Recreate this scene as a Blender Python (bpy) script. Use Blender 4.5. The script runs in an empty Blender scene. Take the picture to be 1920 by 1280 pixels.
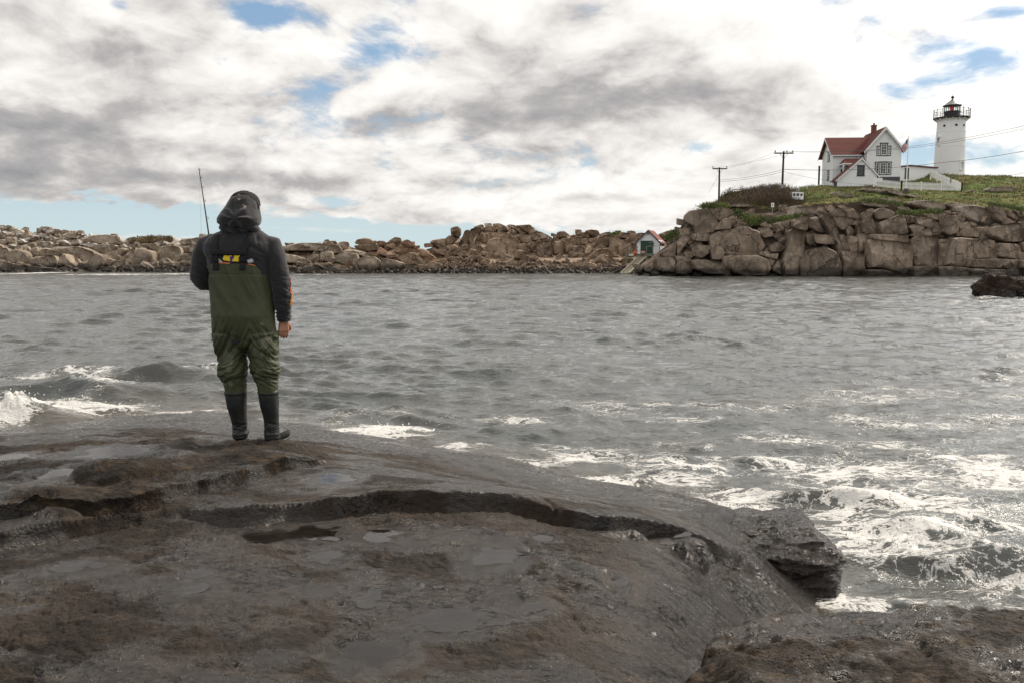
import bpy, bmesh, math, random
import numpy as np
from math import radians, sin, cos, pi, sqrt, exp
from mathutils import Vector, Matrix
from mathutils.bvhtree import BVHTree

S = bpy.context.scene
COL = S.collection

# ------------------------------------------------------------------ camera
EYE = 2.4
F = 1600.0
TH = math.atan(0.1)
cam_d = bpy.data.cameras.new('camera')
cam = bpy.data.objects.new('camera', cam_d)
COL.objects.link(cam)
cam.location = (0, 0, EYE)
cam.rotation_euler = (pi / 2 - TH, 0, 0)
cam_d.sensor_width = 36
cam_d.lens = 36 * F / 1920
cam_d.clip_start = 0.05
cam_d.clip_end = 20000
S.camera = cam

# ------------------------------------------------------------------ light
SUN_AZ = 52.0      # degrees right of the view direction (+Y)
SUN_EL = 40.0
sun_d = bpy.data.lights.new('sun', 'SUN')
sun_d.energy = 2.4
sun_d.angle = radians(7.0)
sun_d.color = (1.0, 0.90, 0.76)
sun = bpy.data.objects.new('sun', sun_d)
COL.objects.link(sun)
sv = Vector((sin(radians(SUN_AZ)) * cos(radians(SUN_EL)), cos(radians(SUN_AZ)) * cos(radians(SUN_EL)), sin(radians(SUN_EL))))
sun.rotation_euler = sv.to_track_quat('Z', 'Y').to_euler()

S.view_settings.view_transform = 'Standard'
S.view_settings.look = 'None'
S.view_settings.exposure = 0.52
S.view_settings.gamma = 1.0
S.view_settings.use_curve_mapping = False
S.cycles.max_bounces = 6
S.cycles.diffuse_bounces = 3
S.cycles.glossy_bounces = 3
S.cycles.transmission_bounces = 4
S.cycles.sample_clamp_indirect = 3.0
S.cycles.sample_clamp_direct = 4.0


class NT:
    """small helper for writing node trees"""
    def __init__(s, tree):
        s.t = tree
        s.n = tree.nodes
        s.l = tree.links

    def put(s, sock, v):
        if isinstance(v, bpy.types.NodeSocket):
            s.l.new(v, sock)
        elif v is not None:
            if isinstance(v, (tuple, list)) and len(v) == 3 and sock.type == 'RGBA':
                v = (*v, 1)
            sock.default_value = v

    def node(s, typ, **kw):
        n = s.n.new(typ)
        ins = {}
        for k, v in kw.items():
            if k.startswith('_'):
                ins[k[1:]] = v
            else:
                setattr(n, k, v)
        for k, v in ins.items():
            key = int(k) if k.isdigit() else k.replace('_', ' ')
            s.put(n.inputs[key], v)
        return n

    def m(s, op, a, b=None, c=None, clamp=False):
        n = s.n.new('ShaderNodeMath')
        n.operation = op
        n.use_clamp = clamp
        s.put(n.inputs[0], a)
        if b is not None: s.put(n.inputs[1], b)
        if c is not None: s.put(n.inputs[2], c)
        return n.outputs[0]

    def vm(s, op, a, b=None, scale=None):
        n = s.n.new('ShaderNodeVectorMath')
        n.operation = op
        s.put(n.inputs[0], a)
        if b is not None: s.put(n.inputs[1], b)
        if scale is not None: s.put(n.inputs['Scale'], scale)
        return n.outputs['Value'] if op in ('LENGTH', 'DOT_PRODUCT') else n.outputs[0]

    def ss(s, x, lo, hi, a=0.0, b=1.0):
        n = s.n.new('ShaderNodeMapRange')
        n.interpolation_type = 'SMOOTHSTEP'
        s.put(n.inputs[0], x); s.put(n.inputs[1], lo); s.put(n.inputs[2], hi)
        s.put(n.inputs[3], a); s.put(n.inputs[4], b)
        return n.outputs[0]

    def mix(s, f, a, b, mode='MIX'):
        n = s.n.new('ShaderNodeMix')
        n.data_type = 'RGBA'
        n.blend_type = mode
        s.put(n.inputs[0], f); s.put(n.inputs[6], a); s.put(n.inputs[7], b)
        return n.outputs[2]

    def noise(s, vec, scale, detail=4, rough=0.5, dist=0.0, dim='3D'):
        n = s.n.new('ShaderNodeTexNoise')
        n.noise_dimensions = dim
        if vec is not None: s.put(n.inputs['Vector'], vec)
        s.put(n.inputs['Scale'], scale)
        n.inputs['Detail'].default_value = detail
        n.inputs['Roughness'].default_value = rough
        n.inputs['Distortion'].default_value = dist
        return n.outputs[0]

    def voro(s, vec, scale, feature='F1', rnd=1.0):
        n = s.n.new('ShaderNodeTexVoronoi')
        n.feature = feature
        s.put(n.inputs['Vector'], vec)
        n.inputs['Scale'].default_value = scale
        n.inputs['Randomness'].default_value = rnd
        return n

    def xyz(s, v):
        n = s.n.new('ShaderNodeSeparateXYZ')
        s.put(n.inputs[0], v)
        return n.outputs

    def comb(s, x, y, z):
        n = s.n.new('ShaderNodeCombineXYZ')
        for i, q in enumerate((x, y, z)): s.put(n.inputs[i], q)
        return n.outputs[0]

    def jitter(s, nrm, vec, scale, amt, detail=3.0, mask=(1, 1, 0)):
        t = s.node('ShaderNodeTexNoise', _Vector=vec, _Scale=scale, _Detail=detail, _Roughness=0.6).outputs[1]
        d = s.vm('MULTIPLY', s.vm('SUBTRACT', t, (.5, .5, .5)), mask)
        return s.vm('NORMALIZE', s.vm('ADD', nrm, s.vm('SCALE', d, scale=amt)))

    def bump(s, h, strength=0.5, dist=0.05, normal=None):
        n = s.n.new('ShaderNodeBump')
        s.put(n.inputs['Height'], h)
        s.put(n.inputs['Strength'], strength)
        s.put(n.inputs['Distance'], dist)
        if normal is not None: s.put(n.inputs['Normal'], normal)
        return n.outputs[0]


# ------------------------------------------------------------------ world: Nishita sky with broken cloud
W = bpy.data.worlds.new('World')
S.world = W
W.use_nodes = True
W.cycles.sampling_method = 'MANUAL'
W.cycles.sample_map_resolution = 512
def build_world():
    t = W.node_tree
    t.nodes.clear()
    n = NT(t)
    sky = n.node('ShaderNodeTexSky', sky_type='NISHITA', sun_disc=False, sun_elevation=radians(SUN_EL),
                 sun_rotation=radians(SUN_AZ), air_density=1.0, dust_density=0.4, ozone_density=1.0)
    co = n.node('ShaderNodeTexCoord').outputs['Generated']
    d = n.vm('NORMALIZE', co)
    x, y, z = n.xyz(d)
    zc = n.m('MAXIMUM', z, 0.0)
    el = n.m('MULTIPLY', n.m('ARCSINE', z), 180 / pi)
    az = n.m('MULTIPLY', n.m('ARCTAN2', x, y), 180 / pi)
    # cloud layer seen in perspective, flattening to the horizon
    def layer(dz):
        den = n.m('ADD', zc, 0.36)
        u = n.m('DIVIDE', x, den)
        v = n.m('DIVIDE', n.m('ADD', y, 0.0), den)
        return n.comb(u, n.m('ADD', v, dz), 0.0)
    def dens(p):
        warp = n.node('ShaderNodeTexNoise', _Vector=p, _Scale=2.6, _Detail=3.0, _Roughness=0.5)
        w = n.vm('SCALE', n.vm('SUBTRACT', warp.outputs[1], (0.5, 0.5, 0.5)), scale=0.20)
        pw = n.vm('ADD', p, w)
        big = n.noise(n.vm('ADD', pw, (3.1, 7.7, 1.3)), 2.1, 10, 0.60)
        puff = n.noise(n.vm('ADD', pw, (9.1, 2.7, 4.3)), 6.5, 7, 0.58)
        return n.m('ADD', n.m('MULTIPLY', big, 0.66), n.m('MULTIPLY', puff, 0.34)), puff
    p0 = layer(0.0)
    d0, puff0 = dens(p0)
    d1, puff1 = dens(layer(-0.10))
    # openings and heavy bellies, as (azimuth, elevation, half-widths, amount)
    def px(X, Y):
        u = (X - 960) / F; v = (640 - Y) / F
        dy = cos(TH) + v * sin(TH); dzz = -sin(TH) + v * cos(TH)
        a = math.degrees(math.atan2(u, dy)); e = math.degrees(math.atan2(dzz, math.hypot(u, dy)))
        return a, e
    def blobs(lst):
        acc = None
        for (X, Y, wx, wy, amt) in lst:
            a, e = px(X, Y)
            qa = n.m('DIVIDE', n.m('SUBTRACT', az, a), wx / F * 57.3)
            qe = n.m('DIVIDE', n.m('SUBTRACT', el, e), wy / F * 57.3)
            r = n.m('ADD', n.m('MULTIPLY', qa, qa), n.m('MULTIPLY', qe, qe))
            g = n.m('MULTIPLY', n.m('EXPONENT', n.m('MULTIPLY', r, -1.0)), amt)
            acc = g if acc is None else n.m('ADD', acc, g)
        return acc
    holes = blobs([(1850, 110, 80, 40, .12), (1670, 165, 80, 24, .11), (480, 28, 55, 26, .15), (420, 118, 36, 22, .09),
                   (680, 92, 50, 26, .08), (1730, 290, 80, 36, .19), (1860, 300, 80, 30, .15), (1325, 280, 45, 16, .10),
                   (215, 12, 45, 22, .12), (1480, 285, 30, 20, .12), (1900, 20, 60, 20, .12),
                   (620, 375, 90, 14, .12), (1560, 330, 60, 24, .12)])
    shade = blobs([(1200, 175, 330, 75, .36), (1050, 90, 160, 60, .12), (40, 55, 120, 60, .08), (90, 350, 260, 30, .08),
                   (700, 225, 130, 36, .20), (350, 260, 200, 40, .04), (1000, 300, 160, 30, .12), (560, 330, 240, 20, .14),
                   (250, 330, 330, 12, .12), (900, 345, 280, 12, .13), (620, 290, 220, 13, .12), (1100, 372, 200, 8, .12), (1500, 60, 260, 80, -.12), (300, 180, 160, 50, -.10)])
    dd = n.m('SUBTRACT', n.m('ADD', d0, 0.125), holes)
    mask = n.ss(dd, 0.455, 0.56)
    # clear band above the horizon, its flat cloud base dipping to the right
    edge = n.m('ADD', n.m('MULTIPLY', n.m('ADD', az, 31.0), -0.055), 3.45)
    edge = n.m('ADD', edge, n.m('MULTIPLY', n.m('SUBTRACT', puff0, 0.5), 3.4))
    band = n.ss(n.m('SUBTRACT', el, edge), -0.12, 0.30)
    rightside = n.ss(az, 6.0, 14.0)
    band = n.m('MAXIMUM', band, rightside)
    wisp = n.ss(n.noise(n.vm('MULTIPLY', n.comb(az, el, 0.0), (0.10, 1.5, 1.0)), 1.0, 4, 0.5), 0.56, 0.72, 0.0, 0.45)
    cover = n.m('MAXIMUM', n.m('MULTIPLY', mask, band), n.m('MULTIPLY', wisp, n.m('SUBTRACT', 1.0, band)))
    cover = n.m('MULTIPLY', cover, n.ss(z, -0.02, 0.0))
    # light on the clouds: bright where the mass thins towards the light above, grey on the underside
    lit = n.m('MULTIPLY', n.m('SUBTRACT', d0, d1), 2.7)
    thick = n.ss(dd, 0.54, 0.80, 0.0, 0.36)
    b = n.m('SUBTRACT', n.m('ADD', 0.90, lit), thick)
    b = n.m('SUBTRACT', b, shade)
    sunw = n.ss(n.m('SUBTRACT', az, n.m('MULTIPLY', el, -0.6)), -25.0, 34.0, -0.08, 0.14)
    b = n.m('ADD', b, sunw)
    b = n.ss(b, 0.10, 1.12, 0.0, 1.0)
    ramp = n.node('ShaderNodeValToRGB', _Fac=b)
    cr = ramp.color_ramp
    cr.elements[0].position = 0.0; cr.elements[0].color = (0.26, 0.265, 0.28, 1)
    cr.elements[1].position = 1.0; cr.elements[1].color = (1.0, 0.972, 0.93, 1)
    e = cr.elements.new(0.38); e.color = (0.47, 0.452, 0.445, 1)
    e = cr.elements.new(0.66); e.color = (0.72, 0.695, 0.67, 1)
    clear = n.vm('SCALE', sky.outputs[0], scale=0.10)
    clear = n.mix(n.ss(el, 0.0, 13.0, 0.92, 0.45), clear, n.mix(n.ss(el, 0.0, 12.0), (0.60, 0.74, 0.78), (0.33, 0.52, 0.76)))
    bg1 = n.node('ShaderNodeBackground', _Color=clear, _Strength=0.70)
    # cloud around the veiled sun: extra glow added to lift water and wet rock
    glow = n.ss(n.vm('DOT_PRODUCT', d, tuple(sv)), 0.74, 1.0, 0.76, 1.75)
    # cloud away from the sun: brightness added to lift surfaces facing the camera
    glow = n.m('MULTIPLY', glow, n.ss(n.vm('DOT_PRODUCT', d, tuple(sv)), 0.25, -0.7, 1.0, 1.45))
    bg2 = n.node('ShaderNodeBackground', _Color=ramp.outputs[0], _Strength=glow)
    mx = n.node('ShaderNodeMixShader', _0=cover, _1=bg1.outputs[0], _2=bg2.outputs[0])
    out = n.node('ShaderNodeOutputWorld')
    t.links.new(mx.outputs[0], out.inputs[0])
build_world()

# ------------------------------------------------------------------ geometry helpers
CT, ST = cos(TH), sin(TH)
def P(px, py, D):
    u = (px - 960) / F; v = (640 - py) / F
    t = D / (CT + v * ST)
    return Vector((u * t, D, EYE + t * (-ST + v * CT)))
def Pz(px, py, z):
    u = (px - 960) / F; v = (640 - py) / F
    t = (z - EYE) / (-ST + v * CT)
    return Vector((u * t, t * (CT + v * ST), z))

_rng = np.random.RandomState(7)
_perm = _rng.permutation(256).astype(np.int64)
_perm = np.concatenate([_perm, _perm, _perm])
_g = _rng.normal(size=(256, 3)); _g /= np.linalg.norm(_g, axis=1)[:, None]
def perlin(x, y, z=0.0):
    x, y, z = np.broadcast_arrays(np.asarray(x, float), np.asarray(y, float), np.asarray(z, float))
    xi = np.floor(x).astype(np.int64); yi = np.floor(y).astype(np.int64); zi = np.floor(z).astype(np.int64)
    xf = x - xi; yf = y - yi; zf = z - zi
    xi &= 255; yi &= 255; zi &= 255
    u = xf * xf * xf * (xf * (xf * 6 - 15) + 10); v = yf * yf * yf * (yf * (yf * 6 - 15) + 10); w = zf * zf * zf * (zf * (zf * 6 - 15) + 10)
    def gr(i, j, k):
        h = _perm[_perm[_perm[xi + i] + yi + j] + zi + k]
        g = _g[h]
        return g[..., 0] * (xf - i) + g[..., 1] * (yf - j) + g[..., 2] * (zf - k)
    x00 = gr(0, 0, 0) * (1 - u) + gr(1, 0, 0) * u; x10 = gr(0, 1, 0) * (1 - u) + gr(1, 1, 0) * u
    x01 = gr(0, 0, 1) * (1 - u) + gr(1, 0, 1) * u; x11 = gr(0, 1, 1) * (1 - u) + gr(1, 1, 1) * u
    return ((x00 * (1 - v) + x10 * v) * (1 - w) + (x01 * (1 - v) + x11 * v) * w) * 1.5
def fbm(x, y, z=0.0, o=4, lac=2.03, gain=0.5):
    s = 0.0; a = 1.0; f = 1.0
    for i in range(o):
        s = s + a * perlin(np.asarray(x) * f + 17.3 * i, np.asarray(y) * f + 5.1 * i, np.asarray(z) * f + 9.7 * i)
        a *= gain; f *= lac
    return s
def sstep(x, a, b):
    t = np.clip((np.asarray(x, float) - a) / (b - a), 0, 1)
    return t * t * (3 - 2 * t)

class RBF:
    def __init__(s, pts, smooth=1e-3):
        p = np.array(pts, float)
        s.c = p[:, :2]; n = len(p)
        d = np.linalg.norm(s.c[:, None] - s.c[None], axis=2)
        A = np.zeros((n + 3, n + 3))
        A[:n, :n] = s.k(d) + smooth * np.eye(n)
        A[:n, n] = 1; A[:n, n + 1:] = s.c; A[n, :n] = 1; A[n + 1:, :n] = s.c.T
        b = np.zeros(n + 3); b[:n] = p[:, 2]
        s.w = np.linalg.solve(A, b)
    def k(s, d):
        return np.where(d > 1e-9, d * d * np.log(np.maximum(d, 1e-9)), 0)
    def __call__(s, x, y):
        x = np.asarray(x, float); y = np.asarray(y, float)
        sh = np.broadcast(x, y).shape
        xf = np.broadcast_to(x, sh).ravel(); yf = np.broadcast_to(y, sh).ravel()
        n = len(s.c)
        out = s.w[n] + s.w[n + 1] * xf + s.w[n + 2] * yf
        for i in range(n):
            d2 = (xf - s.c[i, 0]) ** 2 + (yf - s.c[i, 1]) ** 2
            out += s.w[i] * 0.5 * d2 * np.log(np.maximum(d2, 1e-18))
        return out.reshape(sh)

def polysd(x, y, line):
    """signed distance to an open polyline running left to right; positive on its left-hand side (beyond it)"""
    best = np.full(x.shape, 1e9); sg = np.ones(x.shape)
    for (a, b) in zip(line[:-1], line[1:]):
        ax, ay = a; bx, by = b
        dx, dy = bx - ax, by - ay
        t = np.clip(((x - ax) * dx + (y - ay) * dy) / (dx * dx + dy * dy), 0, 1)
        qx = x - ax - t * dx; qy = y - ay - t * dy
        d = np.hypot(qx, qy)
        c = dx * (y - ay) - dy * (x - ax)
        m = d < best - 1e-7
        best = np.where(m, d, best); sg = np.where(m, np.sign(c), sg)
    return best * sg

def link(o, parent=None):
    COL.objects.link(o)
    if parent is not None: o.parent = parent
    return o
def tag(o, label=None, cat=None, group=None, kind=None):
    if label: o['label'] = label
    if cat: o['category'] = cat
    if group: o['group'] = group
    if kind: o['kind'] = kind
    return o
def empty(name, loc=(0, 0, 0), rz=0.0, parent=None):
    o = bpy.data.objects.new(name, None)
    o.location = loc; o.rotation_euler = (0, 0, rz)
    return link(o, parent)
def mesh_np(name, v, f, mat, parent=None, smooth=True, angle=None, attrs=None):
    me = bpy.data.meshes.new(name)
    v = np.asarray(v, np.float32)
    if isinstance(f, np.ndarray):
        k = f.shape[1]
        me.vertices.add(len(v)); me.vertices.foreach_set('co', v.ravel())
        me.loops.add(f.size); me.loops.foreach_set('vertex_index', f.astype(np.int32).ravel())
        me.polygons.add(len(f))
        me.polygons.foreach_set('loop_start', np.arange(0, f.size, k, dtype=np.int32))
        me.update(calc_edges=True)
    else:
        me.from_pydata([tuple(map(float, q)) for q in v], [], f)
    me.validate()
    if smooth:
        me.polygons.foreach_set('use_smooth', np.ones(len(me.polygons), bool))
        if angle: me.set_sharp_from_angle(angle=radians(angle))
    if attrs:
        for k, a in attrs.items():
            at = me.attributes.new(k, 'FLOAT', 'POINT')
            at.data.foreach_set('value', np.asarray(a, np.float32))
    me.update()
    if mat: me.materials.append(mat)
    return link(bpy.data.objects.new(name, me), parent)
def gridfaces(nr, nc, mask=None):
    i = np.arange(nr - 1)[:, None] * nc + np.arange(nc - 1)[None]
    f = np.stack([i, i + 1, i + nc + 1, i + nc], -1).reshape(-1, 4)
    if mask is not None: f = f[mask.ravel()]
    return f
def compact(v, f):
    u, inv = np.unique(f, return_inverse=True)
    return v[u], inv.reshape(f.shape), u

class MB:
    """collects simple solids into one mesh"""
    def __init__(s): s.v = []; s.f = []
    def add(s, v, f):
        n = len(s.v); s.v += [tuple(q) for q in v]; s.f += [tuple(i + n for i in q) for q in f]; return s
    def box(s, a, b):
        x0, y0, z0 = a; x1, y1, z1 = b
        return s.add([(x0, y0, z0), (x1, y0, z0), (x1, y1, z0), (x0, y1, z0), (x0, y0, z1), (x1, y0, z1), (x1, y1, z1), (x0, y1, z1)],
                     [(0, 3, 2, 1), (4, 5, 6, 7), (0, 1, 5, 4), (1, 2, 6, 5), (2, 3, 7, 6), (3, 0, 4, 7)])
    def prism(s, poly, y0, y1, axis='y'):
        n = len(poly)
        if axis == 'y': v = [(p[0], y0, p[1]) for p in poly] + [(p[0], y1, p[1]) for p in poly]
        elif axis == 'x': v = [(y0, p[0], p[1]) for p in poly] + [(y1, p[0], p[1]) for p in poly]
        else: v = [(p[0], p[1], y0) for p in poly] + [(p[0], p[1], y1) for p in poly]
        return s.add(v, [tuple(range(n)), tuple(range(2 * n - 1, n - 1, -1))] + [(i, i + n, (i + 1) % n + n, (i + 1) % n) for i in range(n)])
    def bar(s, a, b, w, h=None, up=(0, 0, 1)):
        h = h or w
        a = Vector(a); b = Vector(b); d = (b - a).normalized()
        u = Vector(up)
        if abs(d.dot(u)) > 0.98: u = Vector((0, 1, 0))
        r = d.cross(u).normalized() * w / 2; q = r.cross(d).normalized() * h / 2
        v = []
        for c in (a, b): v += [c - r - q, c + r - q, c + r + q, c - r + q]
        return s.add(v, [(0, 3, 2, 1), (4, 5, 6, 7), (0, 1, 5, 4), (1, 2, 6, 5), (2, 3, 7, 6), (3, 0, 4, 7)])
    def lathe(s, prof, n=16, c=(0, 0)):
        k = len(prof); v = []
        for r, z in prof:
            for i in range(n):
                a = 2 * pi * i / n; v.append((c[0] + r * cos(a), c[1] + r * sin(a), z))
        f = []
        for j in range(k - 1):
            for i in range(n):
                f.append((j * n + i, j * n + (i + 1) % n, (j + 1) * n + (i + 1) % n, (j + 1) * n + i))
        f.append(tuple(range(n - 1, -1, -1))); f.append(tuple(range((k - 1) * n, k * n)))
        return s.add(v, f)
    def tube(s, pts, rad, n=8, caps=True):
        pts = [Vector(p) for p in pts]
        if not isinstance(rad, (list, tuple)): rad = [rad] * len(pts)
        rad = [r if isinstance(r, (tuple, list)) else (r, r) for r in rad]
        v = []; prev = None
        for i, p in enumerate(pts):
            d = (pts[min(i + 1, len(pts) - 1)] - pts[max(i - 1, 0)]).normalized()
            if prev is None:
                ref = Vector((1, 0, 0)) if abs(d.x) < 0.8 else Vector((0, 1, 0))
                r = (ref - d * ref.dot(d)).normalized()
            else: r = (prev - d * prev.dot(d)).normalized()
            prev = r; q = d.cross(r)
            for k in range(n):
                a = 2 * pi * k / n
                v.append(p + r * cos(a) * rad[i][0] + q * sin(a) * rad[i][1])
        f = []
        for j in range(len(pts) - 1):
            for i in range(n):
                f.append((j * n + i, j * n + (i + 1) % n, (j + 1) * n + (i + 1) % n, (j + 1) * n + i))
        if caps: f.append(tuple(range(n - 1, -1, -1))); f.append(tuple(range((len(pts) - 1) * n, len(pts) * n)))
        return s.add(v, f)
    def build(s, name, mat, parent=None, smooth=False, angle=40, bevel=0):
        me = bpy.data.meshes.new(name)
        me.from_pydata([tuple(map(float, q)) for q in s.v], [], s.f)
        if smooth:
            for p in me.polygons: p.use_smooth = True
            me.set_sharp_from_angle(angle=radians(angle))
        me.materials.append(mat)
        o = link(bpy.data.objects.new(name, me), parent)
        if bevel:
            b = o.modifiers.new('bevel', 'BEVEL'); b.width = bevel; b.segments = 2
        return o

# ------------------------------------------------------------------ materials
def newmat(name):
    m = bpy.data.materials.new(name); m.use_nodes = True
    t = m.node_tree; b = t.nodes['Principled BSDF']
    return m, NT(t), b
def plain(name, col, rough=0.6, var=0.12, scale=3.0, bump=0.0, metal=0.0, spec=0.5):
    m, n, b = newmat(name)
    co = n.node('ShaderNodeTexCoord').outputs['Object']
    f = n.noise(co, scale, 5, 0.6)
    c2 = tuple(max(0, c * (1 - var * 2)) for c in col)
    n.put(b.inputs['Base Color'], n.mix(n.ss(f, 0.3, 0.7), c2, col))
    n.put(b.inputs['Roughness'], n.ss(f, 0.2, 0.8, max(0.02, rough - 0.08), min(1, rough + 0.08)))
    b.inputs['Metallic'].default_value = metal
    b.inputs['Specular IOR Level'].default_value = spec
    if bump: n.put(b.inputs['Normal'], n.bump(n.noise(co, scale * 8, 4, 0.6), bump, 0.02))
    return m
# ================================================================== foreground rock: one continuous ledge of three beds
def rock_wet_mat(name, dark, mid, warm, pit=0.5):
    m, n, b = newmat(name)
    wa = n.node('ShaderNodeAttribute', attribute_name='wet').outputs['Fac']
    g = n.node('ShaderNodeNewGeometry')
    pos = g.outputs['Position']; nz = n.xyz(g.outputs['Normal'])[2]
    big = n.noise(pos, 1.3, 5, 0.6)
    med = n.noise(n.vm('MULTIPLY', pos, (1, 1.6, 2)), 7, 6, 0.65)
    fine = n.noise(pos, 60, 5, 0.7)
    c = n.mix(n.ss(big, 0.38, 0.62), dark, mid)
    c = n.mix(n.m('MULTIPLY', n.ss(med, 0.50, 0.66), 0.55), c, warm)
    c = n.mix(n.ss(fine, 0.35, 0.7, 0.0, 0.5), c, n.mix(0.5, c, (0.012, 0.010, 0.009)), 'MIX')
    speck = n.ss(n.voro(pos, 170).outputs['Distance'], 0.10, 0.22, 0.35, 0.0)
    c = n.mix(n.m('MULTIPLY', speck, n.ss(med, .42, .6)), c, (0.22, 0.17, 0.11))
    n.put(b.inputs['Base Color'], c)
    wet = n.noise(n.vm('MULTIPLY', pos, (1, 1.9, 1)), 1.15, 7, 0.66)
    wm = n.m('MAXIMUM', n.ss(wet, 0.44, 0.58), wa)
    wm = n.m('MAXIMUM', wm, n.ss(n.xyz(pos)[2], .85, .55))
    r = n.ss(wm, 0.0, 1.0, 0.62, 0.15)
    r = n.m('ADD', r, n.m('MULTIPLY', n.ss(fine, 0.3, 0.7), 0.08))
    # steep faces hold less standing water
    r = n.m('ADD', r, n.ss(nz, 0.45, 0.85, 0.25, 0.0), clamp=True)
    px_, py_, pz_ = n.xyz(pos)
    r = n.m('MULTIPLY', r, n.ss(pz_, .45, .85, .30, 1.0))
    n.put(b.inputs['Roughness'], r)
    n.put(b.inputs['Specular IOR Level'], n.ss(wm, 0, 1, .22, .72))
    h = n.m('ADD', n.m('MULTIPLY', med, 1.0), n.m('MULTIPLY', fine, 0.42))
    rid = n.noise(n.vm('MULTIPLY', pos, (1.0, 2.4, 2.0)), 22, 5, 0.68)
    h = n.m('ADD', h, n.m('MULTIPLY', rid, 0.6))
    pits = n.ss(n.voro(pos, 46).outputs['Distance'], 0.0, 0.35, -1.0, 0.0)
    pm = n.ss(n.noise(pos, 5.0, 3, 0.5), 0.46, 0.62)
    h = n.m('ADD', h, n.m('MULTIPLY', n.m('MULTIPLY', pits, pm), pit * 0.35))
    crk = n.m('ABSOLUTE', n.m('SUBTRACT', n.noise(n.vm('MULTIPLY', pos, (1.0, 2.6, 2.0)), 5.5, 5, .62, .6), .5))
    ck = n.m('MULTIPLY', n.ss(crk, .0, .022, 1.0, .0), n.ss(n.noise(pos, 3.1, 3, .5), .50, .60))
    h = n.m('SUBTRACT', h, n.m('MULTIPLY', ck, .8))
    nb = n.bump(h, 1.0, 0.036)
    nb = n.jitter(nb, pos, 95, .42, 3, (1, 1, 1))
    nb = n.jitter(nb, n.vm('MULTIPLY', pos, (1, 1.8, 1)), 24, .42, 4, (1, 1, 1))
    n.put(b.inputs['Normal'], nb)
    dark = n.m('MAXIMUM', n.m('MULTIPLY', ck, .85), n.ss(rid, .30, .48, .55, 0))  # grime and cavity shade put into the colour of cracks and hollows
    c = n.mix(n.m('MULTIPLY', wm, .38), c, (.012, .009, .007))
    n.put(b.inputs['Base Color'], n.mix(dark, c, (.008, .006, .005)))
    return m
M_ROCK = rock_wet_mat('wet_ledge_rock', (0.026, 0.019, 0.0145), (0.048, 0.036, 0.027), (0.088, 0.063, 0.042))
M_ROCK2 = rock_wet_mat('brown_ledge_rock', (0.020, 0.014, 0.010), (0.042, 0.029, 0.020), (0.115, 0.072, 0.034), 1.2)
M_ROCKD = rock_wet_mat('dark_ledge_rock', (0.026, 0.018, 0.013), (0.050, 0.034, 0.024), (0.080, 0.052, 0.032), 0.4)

def ctl(lst): return [tuple(Pz(px, py, z)) for px, py, z in lst]
A_C = ctl([(-900, 1060, .93), (-300, 1050, .93), (0, 1024, .895), (150, 1004, .903), (250, 983, .918), (305, 966, .948), (370, 975, .925), (440, 981, .910), (520, 980, .895), (700, 962, .882), (960, 966, .86), (1050, 987, .812), (1140, 992, .765), (1200, 1000, .725), (1260, 1010, .66), (1330, 1030, .56),
           (1400, 1060, .40), (1450, 1100, .24), (1495, 1140, .10), (1430, 1168, .20), (1350, 1190, .42), (1300, 1100, .60), (1100, 1100, .79),
           (900, 1100, .83), (700, 1100, .84), (300, 1100, .89), (0, 1100, .885), (-400, 1150, .84), (0, 1280, .80), (400, 1280, .81), (800, 1280, .79), (1100, 1280, .76),
           (1300, 1280, .56), (1420, 1260, .20), (1340, 1230, .40), (1600, 1250, -.25), (0, 1500, .80), (960, 1500, .76), (1500, 1500, .55),
           (1560, 1120, -.5), (1530, 1090, -.3), (1560, 1060, -.5), (1535, 1150, -.35), (1500, 1040, .0), (1420, 990, .25)])
B_edge = [(-1100, 1110, .985), (-300, 1030, .98), (0, 1000, .975), (150, 976, .975), (262, 958, .972), (300, 953, .968), (350, 955, .967), (440, 957, .98), (500, 950, .985), (600, 934, .99), (700, 926, .985),
          (850, 927, .97), (950, 931, .95), (1000, 944, .925), (1050, 961, .885), (1080, 965, .87), (1140, 972, .84), (1200, 974, .80), (1255, 985, .74), (1330, 1010, .63), (1400, 1050, .45), (1520, 1160, .05)]
B_C = ctl(B_edge + [(-900, 990, .99), (0, 975, .985), (150, 958, 1.0), (250, 944, .985), (320, 938, .985), (400, 925, .985), (480, 905, .985), (600, 885, .975), (800, 885, .90), (800, 852, .66), (700, 850, .82), (650, 838, .66), (900, 872, .50), (900, 902, .80),
                    (1000, 905, .60), (1100, 932, .58), (1120, 905, .12), (1200, 948, .55), (1250, 925, .12), (1300, 965, .55), (1345, 972, .47), (1350, 945, .0),
                    (560, 815, .42), (760, 832, .10), (950, 862, .08), (1050, 885, .02), (600, 790, -.15), (900, 820, -.3), (1200, 860, -.6), (1500, 900, -1.0), (1520, 1000, -.7),
                    (0, 832, .86), (200, 812, .80), (0, 812, .30), (0, 796, -.1), (200, 792, .20), (200, 774, -.12), (350, 800, .50), (350, 778, .10), (350, 760, -.15),
                    (480, 806, .45), (480, 788, .05), (-400, 840, .5), (-400, 800, -.1), (-900, 850, .3), (440, 820, .88), (0, 740, -.8), (400, 700, -1.0), (-900, 760, -1), (1000, 780, -1.2)])
C_edge = [(-1100, 1000, 1.05), (-300, 968, 1.07), (0, 946, 1.06), (60, 940, 1.06), (120, 936, 1.06), (180, 934, 1.06), (240, 925, 1.062), (300, 913, 1.065), (350, 901, 1.065), (420, 886, 1.06), (480, 872, 1.055), (520, 862, 1.05), (560, 857, 1.035), (600, 854, 1.01), (640, 858, .97)]
C_back = [(-1100, 850, .8), (-400, 838, .9), (0, 822, .92), (100, 815, .92), (200, 814, .96), (300, 818, 1.0), (430, 822, 1.04), (520, 823, 1.04), (580, 835, 1.0), (640, 852, .97)]
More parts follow.
